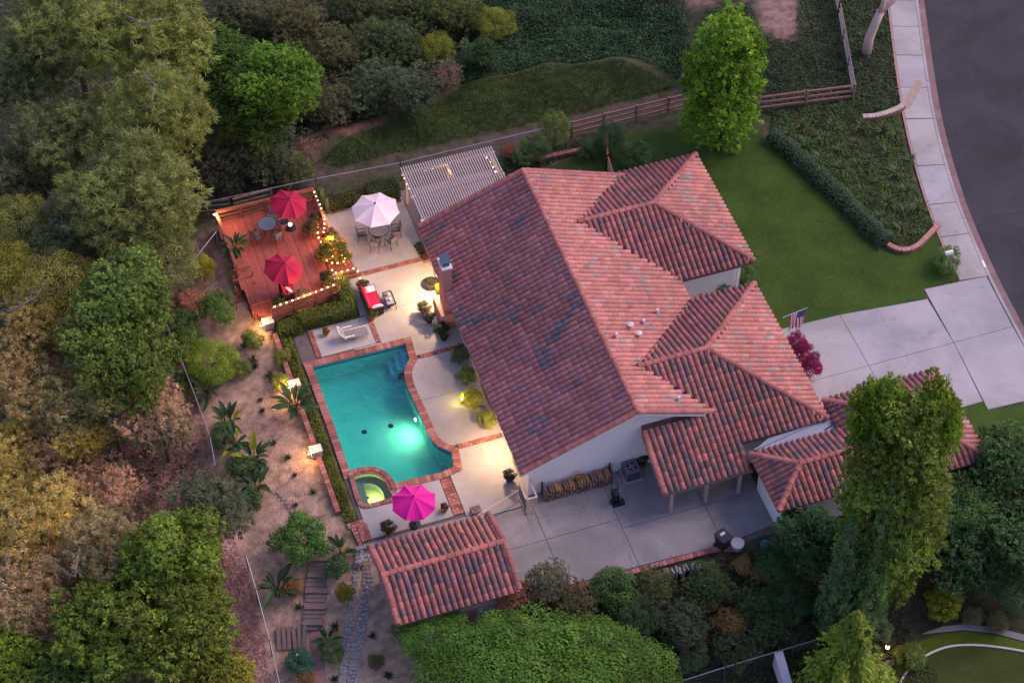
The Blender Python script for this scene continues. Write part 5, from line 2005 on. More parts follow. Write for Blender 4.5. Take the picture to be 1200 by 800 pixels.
def leaf_mesh(name, p, nrm, t, L, W, c, fold=.0):
    """every leaf a small kite-shaped face"""
    n = len(p)
    b = norm(np.cross(nrm, t))
    t = norm(np.cross(b, nrm))
    L = np.broadcast_to(np.asarray(L, float), (n,))[:, None]
    W = np.broadcast_to(np.asarray(W, float), (n,))[:, None]
    v = np.stack([p - t * L * .5, p + b * W * .5 - t * L * .06, p + t * L * .5, p - b * W * .5 - t * L * .06], 1).reshape(-1, 3)
    me = bpy.data.meshes.new(name)
    me.vertices.add(4 * n)
    me.vertices.foreach_set('co', v.astype(np.float32).ravel())
    me.loops.add(4 * n)
    me.loops.foreach_set('vertex_index', np.arange(4 * n, dtype=np.int32))
    me.polygons.add(n)
    me.polygons.foreach_set('loop_start', np.arange(0, 4 * n, 4, dtype=np.int32))
    at = me.attributes.new('Col', 'FLOAT_COLOR', 'POINT')
    cc = np.concatenate([np.repeat(c, 4, 0), np.ones((4 * n, 1))], 1)
    at.data.foreach_set('color', cc.astype(np.float32).ravel())
    me.update(calc_edges=True)
    me.materials.append(LEAF)
    return me


def leaf_cols(n, lobe_f, amp=.28, yellow=.15, dry=0.0):
    f = lobe_f * (1 + rng.uniform(-amp, amp, n))
    y = rng.normal(0, yellow, n)
    c = np.stack([f * (1 + .55 * y), f * (1 + .1 * y), f * (1 - .5 * y)], 1)
    if dry > 0:
        d = rng.random(n) < dry
        c[d] = np.stack([f[d] * 1.45, f[d] * 1.1, f[d] * .95], 1)
    return np.clip(c, .1, 4)


def lobes_of(k, shape, rmin, rmax, reach, zmin=-.45, cone=0.0, near=.75):
    d = unit(k * 6)
    d = d[d[:, 2] > zmin][:k]
    # spread: relax a little
    for _ in range(12):
        diff = d[:, None] - d[None]
        q = (diff ** 2).sum(-1) + .02
        np.fill_diagonal(q, 9)
        d = norm(d + .02 * (diff / q[..., None] ** 1.5).sum(1) / 4)
    d[:, 2] = np.maximum(d[:, 2], zmin)
    c = d * np.array(shape) * (reach * rng.uniform(near, 1.1, len(d)))[:, None]
    r = rng.uniform(rmin, rmax, len(d))
    if cone:
        s = 1 - cone * clip01((c[:, 2] / shape[2] + 1) / 2)
        c[:, :2] *= s[:, None]
        r *= (.45 + .55 * s)
    return c, r


def crown_broad(name, seed, n=8000, leaf=.085, k=26, shape=(1, 1, .8), rmin=.26, rmax=.46, reach=.72, asp=.6, amp=.3, yellow=.15, cone=0.0, up=.45, dry=0.0, lobe_amp=.28, zmin=-.45, fuzz=.05):
    global rng
    rng = np.random.default_rng(seed)
    c, r = lobes_of(k, shape, rmin, rmax, reach, zmin, cone)
    k = len(c)
    lf = 1 + rng.uniform(-lobe_amp, lobe_amp, k)
    m = int(n * 1.9)
    w = r ** 2 / (r ** 2).sum()
    li = rng.choice(k, m, p=w)
    d = unit(m)
    d[:, 2] += .25
    d = norm(d)
    rad = r[li] * (1.04 - .42 * rng.random(m) ** 2)
    p = c[li] + d * rad[:, None] * np.array((1, 1, .9)) + rng.normal(0, fuzz * .5, (m, 3))
    # stray sprigs
    stray = rng.random(m) < .06
    p[stray] += d[stray] * (r[li][stray] * rng.uniform(.05, .3, stray.sum()))[:, None]
    dist = np.linalg.norm(p[:, None] - c[None], axis=2) / r[None]
    deep = (dist < .62).any(1)
    keep = np.where(~deep)[0][:n]
    p, d, li = p[keep], d[keep], li[keep]
    m = len(p)
    nr = norm(d * .8 + np.array((0, 0, up)) + unit(m) * .55)
    return leaf_mesh(name, p, nr, unit(m) + np.array((0, 0, -.3)), leaf * rng.uniform(.65, 1.35, m), leaf * asp * rng.uniform(.7, 1.2, m), leaf_cols(m, lf[li], amp, yellow, dry))


def crown_feather(name, seed, tufts=420, per=16, leaf=.16, wid=.022, k=24, shape=(1, 1, .8), droop=.35, reach=.74, rmin=.24, rmax=.42, dry=0.0, lobe_amp=.3, amp=.3, zmin=-.5, yellow=.2, cone=0.0, spread=.9):
    """sprays of long thin leaves (pine, pepper, feathery scrub)"""
    global rng
    rng = np.random.default_rng(seed)
    c, r = lobes_of(k, shape, rmin, rmax, reach, zmin, cone, .55)
    k = len(c)
    lf = 1 + rng.uniform(-lobe_amp, lobe_amp, k)
    li = rng.choice(k, tufts, p=r ** 2 / (r ** 2).sum())
    d = unit(tufts)
    d[:, 2] = d[:, 2] * .8 + .2
    d = norm(d)
    tp = c[li] + d * (r[li] * rng.uniform(.55, 1.1, tufts))[:, None]
    tfac = lf[li] * (1 + rng.uniform(-.25, .25, tufts))
    ti = np.repeat(np.arange(tufts), per)
    m = len(ti)
    dd = norm(d[ti] * .9 + unit(m) * 1.0 + np.array((0, 0, -droop)))
    p = tp[ti] + dd * (leaf * .45) + rng.normal(0, .015, (m, 3))
    nr = norm(np.cross(dd, unit(m)) + np.array((0, 0, .6)))
    return leaf_mesh(name, p, nr, dd, leaf * rng.uniform(.6, 1.25, m), wid * rng.uniform(.8, 1.3, m), leaf_cols(m, tfac[ti], amp, yellow, dry))


def crown_cone(name, seed, n=7000, leaf=.05, h=1.0, r=.32, levels=26, droop=.35, wid=.5, pow_=.9, ragged=.2, upright=0.0, yellow=.12):
    """conifer: whorls of branches, shorter towards the top; unit height from z=0 to 1"""
    global rng
    rng = np.random.default_rng(seed)
    z = rng.random(n) ** 1.25
    lev = np.floor(z * levels)
    nb = 9
    br = rng.integers(0, nb, n)
    ang = 2 * np.pi * br / nb + lev * 1.1 + np.sin(lev * 12.9 + br * 4.1) * .25 + rng.normal(0, .16, n)
    rmax = r * (1 - z) ** pow_ * (1 + ragged * np.sin(lev * 7.7 + br * 3.3)) + .012
    s = rng.random(n) ** .45
    rr = rmax * s
    p = np.stack([np.cos(ang) * rr, np.sin(ang) * rr, z - droop * rr * s + upright * rr + rng.normal(0, .008, n)], 1)
    d = np.stack([np.cos(ang), np.sin(ang), -droop + upright * 3 + 0 * z], 1)
    dd = norm(d + unit(n) * .55)
    nr = norm(unit(n) * .6 + np.array((0, 0, 1.0)) + d * .5)
    lobe = 1 + .28 * np.sin(lev * 5.3 + br * 2.9)
    return leaf_mesh(name, p, nr, dd, leaf * rng.uniform(.6, 1.3, n), leaf * wid * rng.uniform(.7, 1.2, n), leaf_cols(n, lobe, .25, yellow))


def trunk_mesh(name, seed, limbs=6, r=.05, lean=.05, top=.0, spread=.6, bare=False):
    """unit: crown centre at z=0, ground at z=-1 (scaled per tree)"""
    random.seed(seed)
    mb = MB()
    x, y = random.uniform(-lean, lean), random.uniform(-lean, lean)
    mb.tube([(0, 0, -1.05), (x * .5, y * .5, -.6), (x, y, -.15), (x * 1.2, y, top)], [r * 1.25, r, r * .75, r * .4], 8)
    for k in range(limbs):
        a = 2 * math.pi * k / limbs + random.uniform(-.4, .4)
        z0 = random.uniform(-.45, -.1)
        L = spread * random.uniform(.7, 1.1)
        p1 = (x * .6 + math.cos(a) * L * .5, y * .6 + math.sin(a) * L * .5, z0 + .18)
        p2 = (x * .6 + math.cos(a + .2) * L, y * .6 + math.sin(a + .2) * L, min(.05, z0 + random.uniform(.2, .45)))
        mb.tube([(x * .6, y * .6, z0), p1, p2], [r * .55, r * .35, r * .1], 6)
        for j in range(2):
            b = a + random.uniform(-.9, .9)
            mb.tube([p1, (p1[0] + math.cos(b) * L * .4, p1[1] + math.sin(b) * L * .4, min(.1, p1[2] + random.uniform(.05, .3)))], [r * .28, r * .06], 5)
    me = mb.mesh(name, smooth=True)
    me.materials.append(BARK)
    return me


CR = {}


def crown(kind):
    """shared crown meshes, made once"""
    if kind in CR: return CR[kind]
    b, v = kind[:-1], int(kind[-1])
    s = 100 + v * 17 + sum(map(ord, b))
    if b == 'broad': m = crown_feather('crown', s, 2700, 10, .078, .034, 44, droop=.25, rmin=.13, rmax=.38, reach=.84, lobe_amp=.4, amp=.35, spread=.55)
    elif b == 'fine': m = crown_broad('crown', s, 13000, .05, 44, rmin=.13, rmax=.32, reach=.84, amp=.4, lobe_amp=.35)
    elif b == 'big': m = crown_feather('crown', s, 2300, 10, .095, .036, 42, droop=.35, rmin=.14, rmax=.38, reach=.84, lobe_amp=.4, amp=.35, spread=.55)
    elif b == 'hedge': m = crown_broad('crown', s, 21000, .044, 60, shape=(1, 1, .75), rmin=.17, rmax=.28, reach=.84, up=.6, asp=.62, lobe_amp=.36, amp=.4)
    elif b == 'shrub': m = crown_broad('crown', s, 3600, .115, 17, rmin=.16, rmax=.42, reach=.82, shape=(1, 1, .85), lobe_amp=.3, fuzz=.1)
    elif b == 'ball': m = crown_broad('crown', s, 5200, .085, 40, rmin=.16, rmax=.22, reach=.84, shape=(1, 1, .95), lobe_amp=.08, zmin=-.7)
    elif b == 'pine': m = crown_feather('crown', s, 1700, 15, .11, .0135, 44, shape=(1, 1, .85), droop=.15, rmin=.18, rmax=.34, reach=.8, lobe_amp=.35)
    elif b == 'pepper': m = crown_feather('crown', s, 1300, 14, .12, .02, 30, droop=.8, rmin=.22, rmax=.4)
    elif b == 'scrub': m = crown_feather('crown', s, 1300, 15, .095, .0165, 36, droop=.05, rmin=.2, rmax=.36, reach=.78, dry=.18, lobe_amp=.35, amp=.4)
    elif b == 'dry': m = crown_feather('crown', s, 1200, 13, .095, .014, 36, droop=.0, rmin=.2, rmax=.36, reach=.78, dry=.5, lobe_amp=.3, amp=.45)
    elif b == 'tall': m = crown_feather('crown', s, 3000, 10, .085, .042, 90, shape=(1, 1, 1.8), droop=.3, rmin=.13, rmax=.34, reach=.84, lobe_amp=.4, zmin=-.95, cone=.42, spread=.8)
    elif b == 'column': m = crown_feather('crown', s, 7000, 9, .085, .034, 160, shape=(1, 1, 2.95), droop=.35, rmin=.16, rmax=.38, reach=.82, lobe_amp=.42, zmin=-.97, cone=.1, spread=1.0, yellow=.18)
    elif b == 'conif': m = crown_cone('crown', s, 11000, .04, r=.30, droop=.35, ragged=.5, levels=18)
    elif b == 'cypr': m = crown_cone('crown', s, 9000, .045, r=.15, levels=30, droop=-.4, wid=.3, pow_=.6, ragged=.3, upright=.35)
    CR[kind] = m
    return m


TR = {}


def trunk(kind):
    if kind not in TR:
        TR[kind] = trunk_mesh('trunk', 5 + kind * 3, 7, .05 + .006 * (kind % 3))
    return TR[kind]


tree_n = 0


def tree(name, label, cat, kind, x, y, zc, rad, rz, colr, group=None, loc=None, spin=None, trunk_r=1.0):
    """crown centre seen at (x, y), zc above the ground; rad = crown radius, rz = vertical scale"""
    global tree_n
    tree_n += 1
    if loc is None:
        g = G(x, y, zc)
    else:
        g = Vector(loc)
    t = thing(name, label, cat, g, group)
    random.seed(tree_n * 7 + 3)
    sp_ = random.uniform(0, 6.28) if spin is None else spin
    c = piece('crown', crown(kind), t, local=True)
    if kind[:-1] in ('tall', 'column'): rz = rad          # these crowns are modelled at their full height
    c.scale = (rad * random.uniform(.9, 1.1), rad * random.uniform(.9, 1.1), rz)
    c.rotation_euler = (0, 0, sp_)
    c.color = (*[q * k_ for q, k_ in zip(colr, (2.8, 2.75, 2.2))], 1)
    if kind[:-1] in ('conif', 'cypr'):
        c.location = (0, 0, .25)
        k = part('trunk', MB().tube([(0, 0, -.2), (0, 0, rz * .5), (0, 0, rz * .92)], [.05 * rad + .09, .05 * rad + .04, .02], 8), BARK, t, True, local=True)
    else:
        c.location = (0, 0, zc)
        k = piece('trunk' if cat == 'tree' else 'stem', trunk(tree_n % 6), t, local=True)
        k.scale = (rad * trunk_r, rad * trunk_r, zc)
        k.location = (0, 0, zc)
        k.rotation_euler = (0, 0, sp_)
    return t


def T(label, kind, x, y, zc, rpx, colr, rzf=.85, name=None, group=None, cat='tree'):
    r = rpx / 21.0
    if kind[:-1] in ('dry', 'scrub'): colr = tuple(q * 1.3 for q in colr)
    if kind[:-1] in ('broad', 'big'): colr = (colr[0] * 1.5, colr[1] * 1.15, colr[2] * .8)
    return tree(name or 'tree', label, cat, kind, x, y, zc, r, r * rzf, colr, group)


def S(label, kind, x, y, rpx, colr, hf=.8, name='shrub', group=None, zb=None):
    r = rpx / 21.0
    return tree(name, label, 'shrub', kind, x, y, r * hf, r, r * hf, colr, group)


GRN, DGR, YGR, OLV = (.050, .095, .022), (.026, .062, .024), (.115, .125, .018), (.085, .088, .030)
PINE = (.10, .115, .034)
CAN = 'trees of the left-hand slope'
for a in [
    ('largest yellow-green pine in the top left corner', 'pine1', 175, 45, 8, 92, PINE),
    ('yellow-green pine at the left of the top edge', 'pine2', 85, 30, 8, 80, (.09, .105, .035)),
    ('pine with sparse dark crown at the upper left edge', 'pine3', 15, 85, 7, 72, (.07, .085, .04)),
    ('pine crown just right of the bare white branches, upper left', 'pine2', 190, 135, 8, 72, (.098, .112, .034)),
    ('olive pine whose lower boughs reach towards the deck', 'pine1', 160, 225, 7, 82, (.085, .10, .034)),
    ('thin olive pine below the bare white branches, upper left', 'pine3', 80, 165, 6, 72, (.075, .088, .036)),
    ('dark thin pine at the left edge above the yellow tree', 'pine2', 20, 215, 5, 66, (.05, .06, .032)),
    ('dim pine in the gap left of the deck fence', 'pine1', 100, 265, 5, 60, (.06, .068, .034)),
    ('rounded deep green tree left of the dirt patch', 'broad1', 322, 92, 6, 58, (.034, .088, .016)),
    ('dark green tree between the pines and the rounded green tree', 'broad2', 262, 75, 5, 55, (.024, .060, .018)),
    ('dark evergreen at the foot of the rounded green tree', 'broad3', 300, 135, 4, 46, (.028, .068, .018)),
    ('tall mid-green tree left of the zigzag fence', 'broad2', 148, 345, 7, 55, (.042, .085, .030)),
    ('mid-green tree crown just above the brown shrubs, left', 'broad3', 150, 425, 6, 60, (.045, .085, .026)),
    ('green crown next to the zigzag fence, below the pine', 'fine1', 185, 300, 5, 48, (.075, .09, .032)),
    ('bright yellow tree at the left edge', 'fine2', 8, 320, 6, 42, (.15, .135, .02)),
    ('yellow-green tree right of the bright yellow one', 'fine1', 72, 335, 6, 50, (.13, .12, .03)),
    ('yellow-olive crown with bare white twigs, left side', 'scrub1', 45, 390, 6, 55, (.12, .10, .04)),
    ('yellow-tipped crown below the yellow-green tree', 'fine3', 95, 385, 5, 40, (.12, .11, .022)),
    ('brown feathery tree at the left edge below the yellow ones', 'dry1', 25, 450, 6, 62, (.115, .10, .055)),
    ('tan feathery tree with yellowish top, left side', 'scrub2', 85, 475, 5, 58, (.135, .12, .06)),
    ('grey-tan feathery shrub tree above the pink mulch', 'dry2', 165, 475, 4, 52, (.12, .10, .075)),
    ('ochre bush tree at the left edge, middle', 'scrub3', 18, 530, 5, 50, (.15, .13, .045)),
    ('purple-brown twiggy tree in the middle of the left slope', 'dry3', 75, 545, 4, 58, (.12, .095, .07)),
    ('small yellow-green crown among the brown trees', 'scrub1', 98, 515, 5, 30, (.145, .125, .03)),
    ('ochre tree at the left edge, lower middle', 'scrub2', 30, 620, 6, 68, (.145, .125, .045)),
    ('brown tree with pale blossoms at the left edge', 'dry1', 30, 700, 6, 64, (.12, .105, .07)),
    ('pale olive tree with bare white branch, lower left', 'scrub3', 122, 640, 6, 52, (.10, .09, .05)),
    ('bright green tree right of the pale olive one, lower left', 'broad1', 205, 650, 6, 55, (.05, .095, .022)),
    ('grey-green feathery tree beside the fence, below the bananas', 'pepper1', 248, 595, 4, 46, (.055, .065, .040)),
    ('broad green tree at the bottom, left of centre of the slope', 'big1', 120, 740, 6, 68, (.052, .098, .024)),
    ('green tree at the bottom beside the pink mulch strip', 'big2', 210, 735, 6, 66, (.055, .095, .024)),
    ('bright green tree in the bottom left corner', 'broad3', 12, 780, 6, 48, (.06, .115, .022)),
    ('dark green tree between the bottom green trees', 'broad2', 70, 800, 5, 48, (.035, .07, .022)),
    ('green tree at the bottom edge nearest the fence', 'big3', 250, 795, 4, 42, (.07, .09, .025)),
    ('dark green tree hidden between the lower left crowns', 'broad1', 160, 690, 4, 48, (.032, .066, .022)),
    ('mid-green tree between the yellow-green tree and the zigzag fence', 'broad1', 118, 390, 7, 46, (.046, .085, .03)),
    ('olive-green crown at the top of the brown trees, left of the pink mulch', 'scrub1', 125, 455, 6, 42, (.10, .10, .045)),
    ('grey-green feathery crown above the pink mulch clearing', 'scrub2', 190, 500, 3, 36, (.085, .08, .055)),
    ('pale tan shrub tree right beside the pink mulch clearing', 'dry2', 130, 575, 3, 40, (.13, .105, .085)),
    ('yellow-olive crown at the left edge between the ochre ones', 'scrub3', 8, 575, 6, 44, (.13, .12, .035)),
    ('yellow-green crown at the left edge below the pines', 'fine1', 25, 265, 6, 44, (.10, .105, .03)),
    ('grey-brown small tree under the pale olive crown', 'dry2', 80, 670, 4, 45, (.09, .07, .05)),
]:
    T(a[0], a[1], a[2], a[3], a[4], a[5], a[6], group=CAN)

SCR = 'scrub beyond the back fence'
sc_list = [
    ('grey-green scrub bush at the top edge right of the pines', 'scrub1', 285, 15, 42, (.062, .066, .038)),
    ('brownish scrub bush at the top, above the rounded green tree', 'scrub2', 345, 25, 42, (.075, .07, .038)),
    ('olive scrub bush right of the rounded green tree', 'scrub3', 395, 60, 40, (.068, .066, .036)),
    ('dark olive bush at the top edge, left of centre', 'scrub1', 415, 10, 42, (.05, .062, .03)),
    ('dark green bush in the middle of the upper scrub', 'scrub2', 455, 50, 40, (.045, .065, .028)),
    ('grey-green bush above the grassy bank', 'scrub3', 435, 105, 40, (.045, .06, .035)),
    ('low grey-green bush at the edge of the grassy bank', 'scrub1', 480, 110, 34, (.042, .058, .036)),
    ('dark bush at the top edge behind the yellow shrub', 'scrub2', 490, 10, 40, (.055, .07, .028)),
    ('greyish bush beside the pink dirt patch', 'scrub3', 385, 120, 34, (.055, .055, .035)),
    ('bright yellow shrub left of the purple dry bush', 'fine1', 512, 58, 23, (.10, .105, .014)),
    ('yellow shrub at the top, nearest the dark ivy', 'fine2', 580, 28, 25, (.10, .10, .015)),
    ('dry purple-brown bush above the grassy bank', 'dry1', 523, 88, 22, (.10, .075, .065)),
    ('olive bush at the top edge between the two yellow shrubs', 'scrub1', 545, 15, 32, (.06, .075, .026)),
    ('dark green bush below the second yellow shrub', 'scrub2', 565, 62, 26, (.03, .058, .022)),
    ('dull scrub bush left of the deck fence corner', 'scrub2', 262, 190, 42, (.055, .056, .040)),
    ('grey-green scrub bush behind the far red umbrella', 'scrub3', 310, 185, 40, (.052, .062, .042)),
    ('dark scrub bush between the pine and the deck fence', 'scrub1', 225, 155, 34, (.055, .05, .035)),
    ('small olive bush beyond the fence near the dirt patch', 'scrub3', 345, 200, 26, (.07, .07, .036)),
]
for l_, k_, x_, y_, r_, c_ in sc_list:
    S(l_, k_, x_, y_, r_ * 1.12, (c_[0] * .85, c_[1] * .95, c_[2] * .9), .8, 'scrub_bush', SCR)

# the tall trees of the house side
tree('tree', 'tall bright green conical tree on the lawn behind the house', 'tree', 'tall1', 0, 0, 5.5, 3.2, 5.2, (.075, .14, .014), loc=(16.9, 10.9, -.06))
tree('tree', 'tallest tree, olive-green column in front of the driveway and garage', 'tree', 'column1', 1044, 600, 8.6, 3.0, 9.0, (.07, .10, .02))
tree('tree', 'leafy bright green tree growing into the left top of the tallest tree', 'tree', 'big1', 1030, 492, 13.5, 1.75, 3.0, (.085, .135, .016))
tree('tree', 'leafy bright green tree growing into the right top of the tallest tree', 'tree', 'big2', 1093, 492, 14.0, 1.45, 3.4, (.085, .135, .016))
tree('cypress', 'blue-green cypress with the taller tip beside the tallest tree', 'tree', 'cypr1', 0, 0, 0, 6.3, 12.6, (.046, .085, .026), 'cypresses by the garage', tuple(G(1006, 748)))
tree('cypress', 'shorter dark cypress on the left of the pair', 'tree', 'cypr2', 0, 0, 0, 5.6, 10.3, (.036, .07, .026), 'cypresses by the garage', tuple(G(972, 748)))
tree('conifer', 'bright yellow-green pyramid conifer at the bottom edge', 'tree', 'conif1', 0, 0, 0, 7.2, 7.6, (.08, .115, .016), None, tuple(G(984, 818)))
tree('tree', 'dark leafy tree behind the cypresses, touching the garage roof', 'tree', 'broad1', 955, 630, 3.0, 1.9, 1.7, (.024, .056, .022))
tree('tree', 'dark green tree at the right edge below the side lawn', 'tree', 'broad2', 1180, 545, 3.2, 2.2, 2.0, (.032, .062, .02))
tree('tree', 'lighter green round tree right of the tallest tree', 'tree', 'fine1', 1143, 605, 3.0, 1.65, 1.5, (.045, .095, .03))
tree('tree', 'large dark green tree at the right edge', 'tree', 'broad3', 1190, 625, 3.6, 2.5, 2.1, (.03, .06, .022))
tree('tree', 'dark tree in the shade right of the tallest tree', 'tree', 'broad1', 1130, 655, 2.6, 1.9, 1.6, (.028, .056, .022))
tree('tree', 'dark green tree at the right edge above the neighbour path', 'tree', 'fine2', 1192, 690, 2.0, 1.6, 1.4, (.028, .058, .022))
tree('tree', 'dark green tree between garage and side lawn', 'tree', 'broad2', 1128, 570, 2.4, 1.4, 1.3, (.032, .062, .02))
# pale eucalyptus at the top edge
eu = G(1015, 62)
et = thing('eucalyptus', 'pale smooth forked trunk at the top edge beside the sidewalk', 'tree', eu)
PALE = mat('pale_bark', (.68, .47, .40), .8, .18, 2.5, .2, 12)
f1 = P(1032, 14, 3.4)
part('trunk', MB().tube([eu - Vector((0, 0, .2)), P(1019, 44, 1.3), P(1026, 27, 2.5), f1], [.34, .29, .26, .25], 12), PALE, et, True)
part('limb', MB().tube([f1, P(1036, 2, 4.3), P(1036, -25, 6), P(1030, -80, 9.5), P(1040, -130, 12)], [.19, .15, .14, .11, .06], 10), PALE, et, True)
part('limb', MB().tube([f1, P(1050, -2, 4.2), P(1066, -30, 5.6), P(1085, -80, 8.5), P(1100, -120, 11)], [.2, .17, .16, .12, .06], 10), PALE, et, True)
cc_ = P(1060, -130, 13)
c = piece('crown', crown('pepper1'), et, cc_)
c.scale = (3.4, 3.4, 2.4)
c.color = (.07, .085, .035, 1)

# shrubs round the house
HS = [
    ('tall shrub at the end of the back fence behind the roof ridge', 'fine1', 651, 150, 20, (.06, .085, .022), 1.3),
    ('dark shrub left of the tall back shrub', 'fine2', 628, 172, 20, (.035, .065, .022), 1.0),
    ('low green shrub at the pergola corner', 'shrub1', 612, 185, 15, (.04, .075, .025), .9),
    ('dark shrub beside the short brown fence', 'fine3', 715, 160, 22, (.03, .062, .024), 1.2),
    ('large-leaved shrub right of the short brown fence', 'shrub2', 745, 182, 20, (.045, .085, .03), .9),
    ('small dark shrub between the back fence and the roof', 'shrub3', 690, 175, 14, (.03, .06, .022), .9),
    ('dark rust-coloured shrub beside the pergola', 'dry1', 598, 178, 12, (.12, .06, .035), .9),
    ('dark clipped shrub between the two roof wings', 'shrub1', 840, 331, 13, (.028, .062, .02), .8),
    ('shrub at the corner of the first wing', 'shrub2', 870, 322, 15, (.035, .075, .02), .9),
    ('low shrub under the first wing wall', 'shrub3', 820, 338, 10, (.028, .06, .02), .8),
    ('clipped round bush around the mailbox', 'ball1', 1110, 304, 19, (.055, .10, .03), .8),
    ('yellow round shrub beside the tallest tree at the bottom right', 'ball2', 1107, 706, 22, (.11, .12, .01), .95),
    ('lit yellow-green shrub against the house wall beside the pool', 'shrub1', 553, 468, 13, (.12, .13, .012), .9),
    ('green shrub left of the lit one at the house wall', 'shrub2', 546, 440, 13, (.05, .085, .02), .9),
    ('green shrub at the end of the lit planting by the house', 'shrub3', 571, 492, 12, (.085, .10, .018), .9),
    ('dark shrub at the house wall near the brick band', 'shrub1', 540, 415, 11, (.025, .05, .022), 1.0),
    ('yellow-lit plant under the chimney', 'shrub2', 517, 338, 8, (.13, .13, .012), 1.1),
    ('dull green plant at the chimney foot', 'shrub3', 514, 352, 7, (.06, .075, .03), .9),
    ('dark leafy shrub under the upper big-leaved plants by the fence', 'shrub1', 262, 512, 17, (.03, .06, .022), .8),
    ('dark leafy shrub in the middle of the big-leaved clump', 'shrub3', 284, 548, 18, (.03, .062, .022), .8),
    ('dark shrub at the lower end of the big-leaved clump', 'shrub2', 292, 585, 18, (.032, .06, .024), .8),
    ('green shrub between the bright spreading shrub and the fence', 'shrub1', 222, 445, 18, (.045, .08, .02), .8),
    ('olive shrub right of the bright spreading shrub', 'shrub2', 282, 432, 14, (.07, .085, .02), .7),
    ('green shrub on the wall side of the dry garden, near the top', 'shrub3', 330, 418, 11, (.06, .085, .018), .8),
    ('lit green shrub beside the middle pillar light', 'shrub1', 328, 446, 11, (.075, .10, .018), .8),
    ('green shrub at the top of the dry garden below the steps', 'shrub2', 296, 398, 13, (.055, .085, .02), .8),
    ('dark green shrub outside the zigzag fence', 'shrub3', 195, 412, 20, (.04, .07, .022), .8),
    ('yellow column shrub by the zigzag fence', 'fine2', 238, 314, 15, (.13, .135, .012), 1.6),
    ('dark green rounded shrub at the foot of the deck steps', 'shrub1', 256, 362, 24, (.035, .075, .018), 1.0),
    ('green shrub left of the dark rounded one', 'shrub2', 212, 382, 20, (.04, .08, .022), .9),
    ('green shrub where the zigzag fence turns', 'shrub3', 222, 400, 18, (.05, .085, .022), .9),
    ('bright green spreading shrub in the upper dry garden', 'fine1', 248, 424, 32, (.075, .12, .012), .7),
    ('dark green round shrub above the timber steps', 'shrub2', 352, 632, 29, (.032, .08, .015), .75),
    ('dark shrub beside the timber steps', 'shrub1', 396, 664, 13, (.03, .06, .024), 1.0),
    ('yellow-olive shrub beside the stone border', 'shrub2', 404, 694, 11, (.10, .095, .015), 1.0),
    ('dry pink twiggy shrub below the yellow column shrub', 'dry2', 225, 352, 18, (.16, .10, .09), .6),
    ('grey shrub beside the zigzag fence top', 'dry3', 205, 345, 16, (.12, .09, .07), .6),
    ('green shrub beside the lower path', 'shrub3', 388, 762, 15, (.05, .075, .03), .7),
    ('teal-leaved plant at the lower left fence', 'shrub1', 350, 775, 16, (.02, .065, .045), .7),
    ('reddish shrub beside the big-leaved plant, lower garden', 'dry1', 343, 690, 13, (.13, .08, .04), .7),
    ('small dark shrub on the bare ground below the shed', 'shrub2', 440, 775, 9, (.06, .065, .03), .7),
    ('rusty shrub at the bottom of the lower path', 'dry3', 358, 796, 13, (.11, .07, .04), .7),
]
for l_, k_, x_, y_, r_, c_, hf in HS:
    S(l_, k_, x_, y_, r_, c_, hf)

bq = P(943, 415, 1.0)
bt = thing('bougainvillea', 'long crimson-purple bougainvillea against the garage wall by the driveway', 'shrub', (bq.x, bq.y, 0))
for dv, sc_ in ((.9, .62), (.0, .72), (-.9, .6)):
    o = piece('blossom', crown('shrub1' if dv else 'shrub2'), bt, (bq.x - .05 * dv, bq.y + dv, .85))
    o.scale = (sc_, sc_ * 1.1, .85)
    o.color = (.30, .015, .10, 1)
part('stem', MB().tube([(bq.x, bq.y, -.05), (bq.x, bq.y + .2, .6), (bq.x, bq.y + .7, 1.1)], [.06, .05, .02], 6), BARK, bt)
# big clipped mass at the bottom and the scrub slope below the courtyard
for l_, k_, x_, y_, zc, rpx, c_ in [
    ('large bright green leafy tree at the bottom edge, centre', 'hedge1', 645, 800, 3.0, 84, (.040, .088, .012)),
    ('bright green leafy tree at the bottom edge, below the shed', 'hedge2', 562, 800, 2.8, 72, (.034, .080, .012)),
    ('bright green leafy tree at the bottom edge, right of the large one', 'hedge3', 718, 800, 2.8, 66, (.044, .090, .012)),
    ('leafy tree top bulging towards the shed roof, bottom', 'hedge3', 598, 770, 2.7, 54, (.038, .086, .012)),
    ('leafy tree top bulging towards the scrub slope, bottom', 'hedge2', 690, 772, 2.7, 50, (.046, .092, .012)),
    ('darker green tree overlapping the shed roof', 'hedge1', 508, 742, 2.2, 38, (.036, .088, .014)),
]:
    T(l_, k_, x_, y_, zc, rpx, c_, .6, group='leafy trees along the bottom edge')
